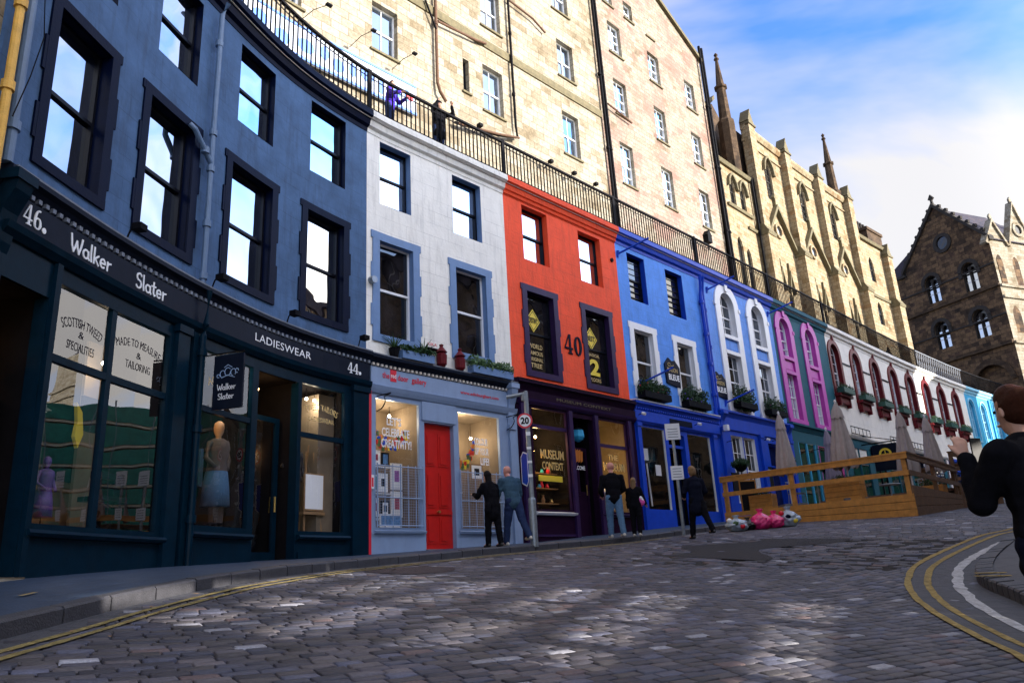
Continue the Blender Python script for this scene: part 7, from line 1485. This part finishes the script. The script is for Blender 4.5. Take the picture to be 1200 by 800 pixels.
def hbag(t,J,k,hd):
    blob('shoulder_bag',[((-.22*k,-.10*k,.95*k),(-.23*k,-.10*k,.80*k),.09*k,.10*k,(0,1,0),.6)],m_blk,t,voxel=.02)
    m=MB(); m.tube([(-.22*k,-.08*k,1.0*k),(-.20*k,-.13*k,1.25*k),(-.12*k,-.06*k,1.50*k)],.012,5); m.build('bag_strap',m_blk,t,world=False)
def onpave(x,y): return G(x,y)+.125
person('woman in black with long black hair and shoulder bag, peering into the gallery',-.62,17.15,onpave(-.62,17.15),-40,1.64,m_skin,m_blk,m_blk,m_hblk,m_shoek,dict(lean=12,thighL=8,kneeL=5,thighR=-6,kneeR=4,upperL=(-.3,.5,-.9),foreL=(.3,.9,.3),upperR=(.2,.1,-1),foreR=(0,.5,-.8),topname='coat'),'long',coat_len=.22,parts=hbag)
person('bald man in a slate blue fleece and dark jeans leaning beside the woman in black',-.16,17.45,onpave(-.16,17.45),-32,1.80,m_skin2,m_steel,m_jean,m_hgrey,m_shoew,dict(lean=16,thighL=16,kneeL=6,thighR=-22,kneeR=14,upperL=(-.15,.35,-1),foreL=(.15,.7,-.5),upperR=(.2,.1,-1),foreR=(0,.3,-.9)),'none',wide=1.15)
person('broad man in a black jacket and light blue jeans with his back to the street',2.32,19.55,onpave(2.32,19.55),-12,1.84,m_skin2,m_blk,m_jeanl,m_hgrey,m_shoew,dict(lean=3,thighL=10,kneeL=8,thighR=-10,kneeR=6,upperL=(-.25,.1,-1),foreL=(.3,.7,-.4),upperR=(.25,.1,-1),foreR=(-.3,.7,-.4)),'none',wide=1.2)
def bright(t,J,k,hd):
    blob('bright_bag',[((.14*k,.02,1.12*k),(.20*k,.04,1.0*k),.12*k,.13*k,(1,0,0),.7)],m_pinkf,t,voxel=.02); blob('bag_trim',[((.20*k,.0,1.16*k),(.26*k,.04,1.02*k),.06*k,.06*k)],m_text,t,voxel=.02)
person('fair haired girl in dark clothes carrying a pink and white bag beside the broad man',2.86,19.75,onpave(2.86,19.75),20,1.42,m_skin,m_blk,m_blk,m_hfair,m_shoew,dict(lean=2,thighL=6,kneeL=8,thighR=-6,upperR=(.25,.3,-1),foreR=(.1,.6,-.5)),'long',parts=bright)
person('woman with sandy hair in a long dark coat by the parking post',4.32,19.35,G(4.32,19.35)+.02,-20,1.74,m_skin,m_navyc,m_blk,m_hfair,m_shoek,dict(lean=4,thighL=14,kneeL=6,thighR=-24,kneeR=10,upperL=(-.3,.1,-1),foreL=(.4,.7,-.3),upperR=(.35,.0,-1),foreR=(-.3,.7,-.4),topname='coat'),'bob',coat_len=.25,wide=1.12)
# on the terrace
x,y=P2(13.4,-.55); person('woman in a purple anorak and yellow top leaning on the terrace railing',x,y,11.46,105,1.62,m_skin,m_purp,m_jean,m_hbr,m_shoek,dict(lean=6,upperL=(-.3,.5,-.8),foreL=(.3,.8,.1),upperR=(.3,.5,-.8),foreR=(-.3,.8,.1),topname='anorak'),'long',group='people on the terrace',parts=lambda t,J,k,hd: blob('yellow_top',[((0,.11*k,1.15*k),(0,.12*k,1.42*k),.07*k,.06*k,(1,0,0),.5)],m_yell,t,voxel=.02))
x,y=P2(15.15,-.55); person('person in a black hooded coat and blue jeans taking a photo on the terrace',x,y,11.46,140,1.76,m_skin,m_blk,m_jean,m_hblk,m_shoek,dict(lean=4,upperL=(-.5,.7,-.2),foreL=(.45,.4,.9),upperR=(.5,.7,-.2),foreR=(-.45,.4,.9),topname='hooded_coat'),'bob',coat_len=.3,group='people on the terrace')
# photographer near the camera on the right
def phone(t,J,k,hd):
    c=(J['wrL']+J['wrR'])*.5*k+Vector((-.02,.075,.07)); m=MB(); m.box(c.x-.045,c.x+.045,c.y-.006,c.y+.006,c.z-.085,c.z+.09) if False else None
    m=MB(); m.v=[]; 
    X0,X1,Y0,Y1,Z0,Z1=c.x-.04,c.x+.04,c.y-.005,c.y+.005,c.z-.08,c.z+.08
    ids=[m.pt(a,b_,d) for a in (X0,X1) for b_ in (Y0,Y1) for d in (Z0,Z1)]; m.f=[[0,1,3,2],[4,6,7,5],[0,4,5,1],[2,3,7,6],[0,2,6,4],[1,5,7,3]]; m.build('phone',m_black,t,world=False)
    blob('hair_tie',[(hd*k+Vector((0,-.115,.0)),hd*k+Vector((0,-.13,-.01)),.042,.042)],m_yell,t,voxel=.01)
px,py=2.90,4.40
person('photographer in a dark coat with tied hair raising a phone, at the right edge',px,py,G(px,py)+.01,-18,1.87,m_skin,m_blk,m_navyc,m_hbr,m_shoek,dict(lean=2,upperL=(-.08,.48,-.75),foreL=(.10,.22,.95),upperR=(.25,.45,-.75),foreR=(-.25,.38,.85),topname='coat'),'pony',coat_len=.12,voxel=.011,parts=phone,wide=1.12)

# ---------------------------------------------------------------- the other side of the street (lights and shades the road, mirrored in the windows)
m_net=paint('green_debris_netting',(.02,.20,.15),.8,.4,.3,1.5,None,.3); m_scaf=paint('scaffold_boards',(.55,.50,.38),.7,.2,0,3,None,0); m_opp=stone('opposite_sandstone',[(.10,.07,.05),(.22,.16,.11),(.34,.26,.18),(.26,.19,.13)],.6,.3,.01,(.1,.08,.06))
def opp(name,label,A,B,z0,zt,mat,rows,depth=7,wz=3.1,group='buildings across the street',gable=False):
    A,B=Vector(A),Vector(B); xf,Ln=seg_frame(A,B)     # c positive = right of direction A->B
    t=thing(name,label,'building',(A.x,A.y,z0),group); hol=[]; n=max(1,int(Ln/2.6))
    for r in range(rows):
        for k in range(n): a=(k+.5)*Ln/n; hol.append((a-.5,a+.5,z0+3.9+r*wz,z0+5.8+r*wz))
    yf=lambda a,b,c=0.: xf(a,b,-c)
    m=MB(yf); wall_with(m,0,Ln,z0-3,zt,0,hol,step=4); m.build('wall',mat,t)
    m=MB(yf); m.box(0.01,Ln-.01,z0-3,zt-.02,-depth,-.4); m.build('rear_wall',mat,t)
    m=MB(yf); m.prism([(0,zt),(Ln,zt),(Ln-.4,zt+.5),(.4,zt+.5)],-depth,.25); m.build('roof',m_slates,t)
    for h in hol: sash(t,yf,*h,0,frame=m_wframe,pane=m_panedk,rec=.15,bars=(2,1),reveal=mat)
    m=MB(yf); m.box(0,Ln,z0+3.1,z0+3.4,-.1,.15); m.build('cornice',m_gothd,t)
    return t,yf,Ln
OPP=True
opp('stone_building','brown sandstone building across the street, mirrored in the upper windows',(13.42,13.62),(21,21.5),.8,15.7,m_opp,4)
opp('stone_building','second sandstone building up the street on the opposite side',(21.2,21.7),(30,30.0),1.6,15.8,m_opp,4)
opp('stone_building','third sandstone building up the street on the opposite side',(30.2,30.2),(41.0,41.4),2.2,15.9,m_opp,4)
opp('stone_building','far sandstone building beyond the sunny gap on the opposite side',(43.9,44.3),(50,50),3,15.6,m_opp,3)
t,yf,Ln=opp('scaffolded_building','building wrapped in scaffolding and green netting, mirrored in the tailor window',(60,50),(46.6,63.5),3.2,17,m_opp,2)
ys=1
xs_=lambda a,b,c=0.: yf(a,b,c)
# this block faces down the street: its scaffold stands on the street side
A_=Vector((46.6,63.5)); B_2=Vector((60,50)); td=(B_2-A_).normalized(); nd=Vector((-abs(td.y),-abs(td.x))).normalized()
zf_=lambda a,b,c=0.: (A_.x+td.x*a+nd.x*c,A_.y+td.y*a+nd.y*c,b)
m=MB(zf_)
for k in range(7): z=4.5+k*2.0; m.box(-.3,Ln+.3,z,z+.22,.3,1.3)
m.build('walkboards',m_scaf,t); m=MB(zf_)
for k in range(9): x=k*Ln/8; m.box(x-.06,x+.06,2,19,1.28,1.38)
m.build('standards',m_galv,t); m=MB(zf_)
for k in range(7): z=4.72+k*2.0; m.box(0,Ln,z+.05,z+1.6,1.36,1.38)
m.build('netting',m_net,t)
# near buildings, with an added slotted block between them shaping the sun
opp('stone_building','narrow sandstone building at the bend opposite the gallery',(9.75,9.0),(13.4,13.6),.2,15.7,m_opp,4,depth=4)
opp('stone_building','sandstone building just beyond the added slotted block',(9.45,6.9),(9.7,8.9),-.6,15.6,m_opp,4,depth=2.5)
opp('stone_building','sandstone building behind the camera on the right',(8.0,-14),(8.75,1.4),-2,15.4,m_opp,4,depth=1.5)
t=thing('sun_slot_block','unseen added block with slots that throw sun streaks on the cobbles','building',(9,4,-1),'buildings across the street')
xf,Ln=seg_frame(Vector((8.77,1.45)),Vector((9.43,6.85))); gf=lambda a,b,c=0.: xf(a,b,-c)
m=MB(gf); m.box(0,Ln,4.1,15.6,-1.8,0); m.build('upper_wall',m_opp,t)
m=MB(gf); rr_=random.Random(4); z=-1.5
sl=[(1.12,1.34),(1.66,1.90),(2.06,2.28),(2.50,2.70),(2.86,3.10),(3.30,3.50)]; prev=-2
for a,b_ in sl: m.box(0,Ln,prev,a,-.12,-.06); prev=b_
m.box(0,Ln,prev,4.12,-.12,-.06); m.build('sun_slot_screen',m_deckd,t)  # unseen slotted screen, added to cast sun streaks on the setts
m=MB(gf)
for a,b_ in sl:
    x=0
    while x<Ln: w=rr_.uniform(.1,.45); m.box(x,x+w,a-.02,b_+.02,-.13,-.05) ; x+=w+rr_.uniform(.7,2.2)
m.build('streak_breakers',m_deckd,t)  # added pieces that break the streaks up
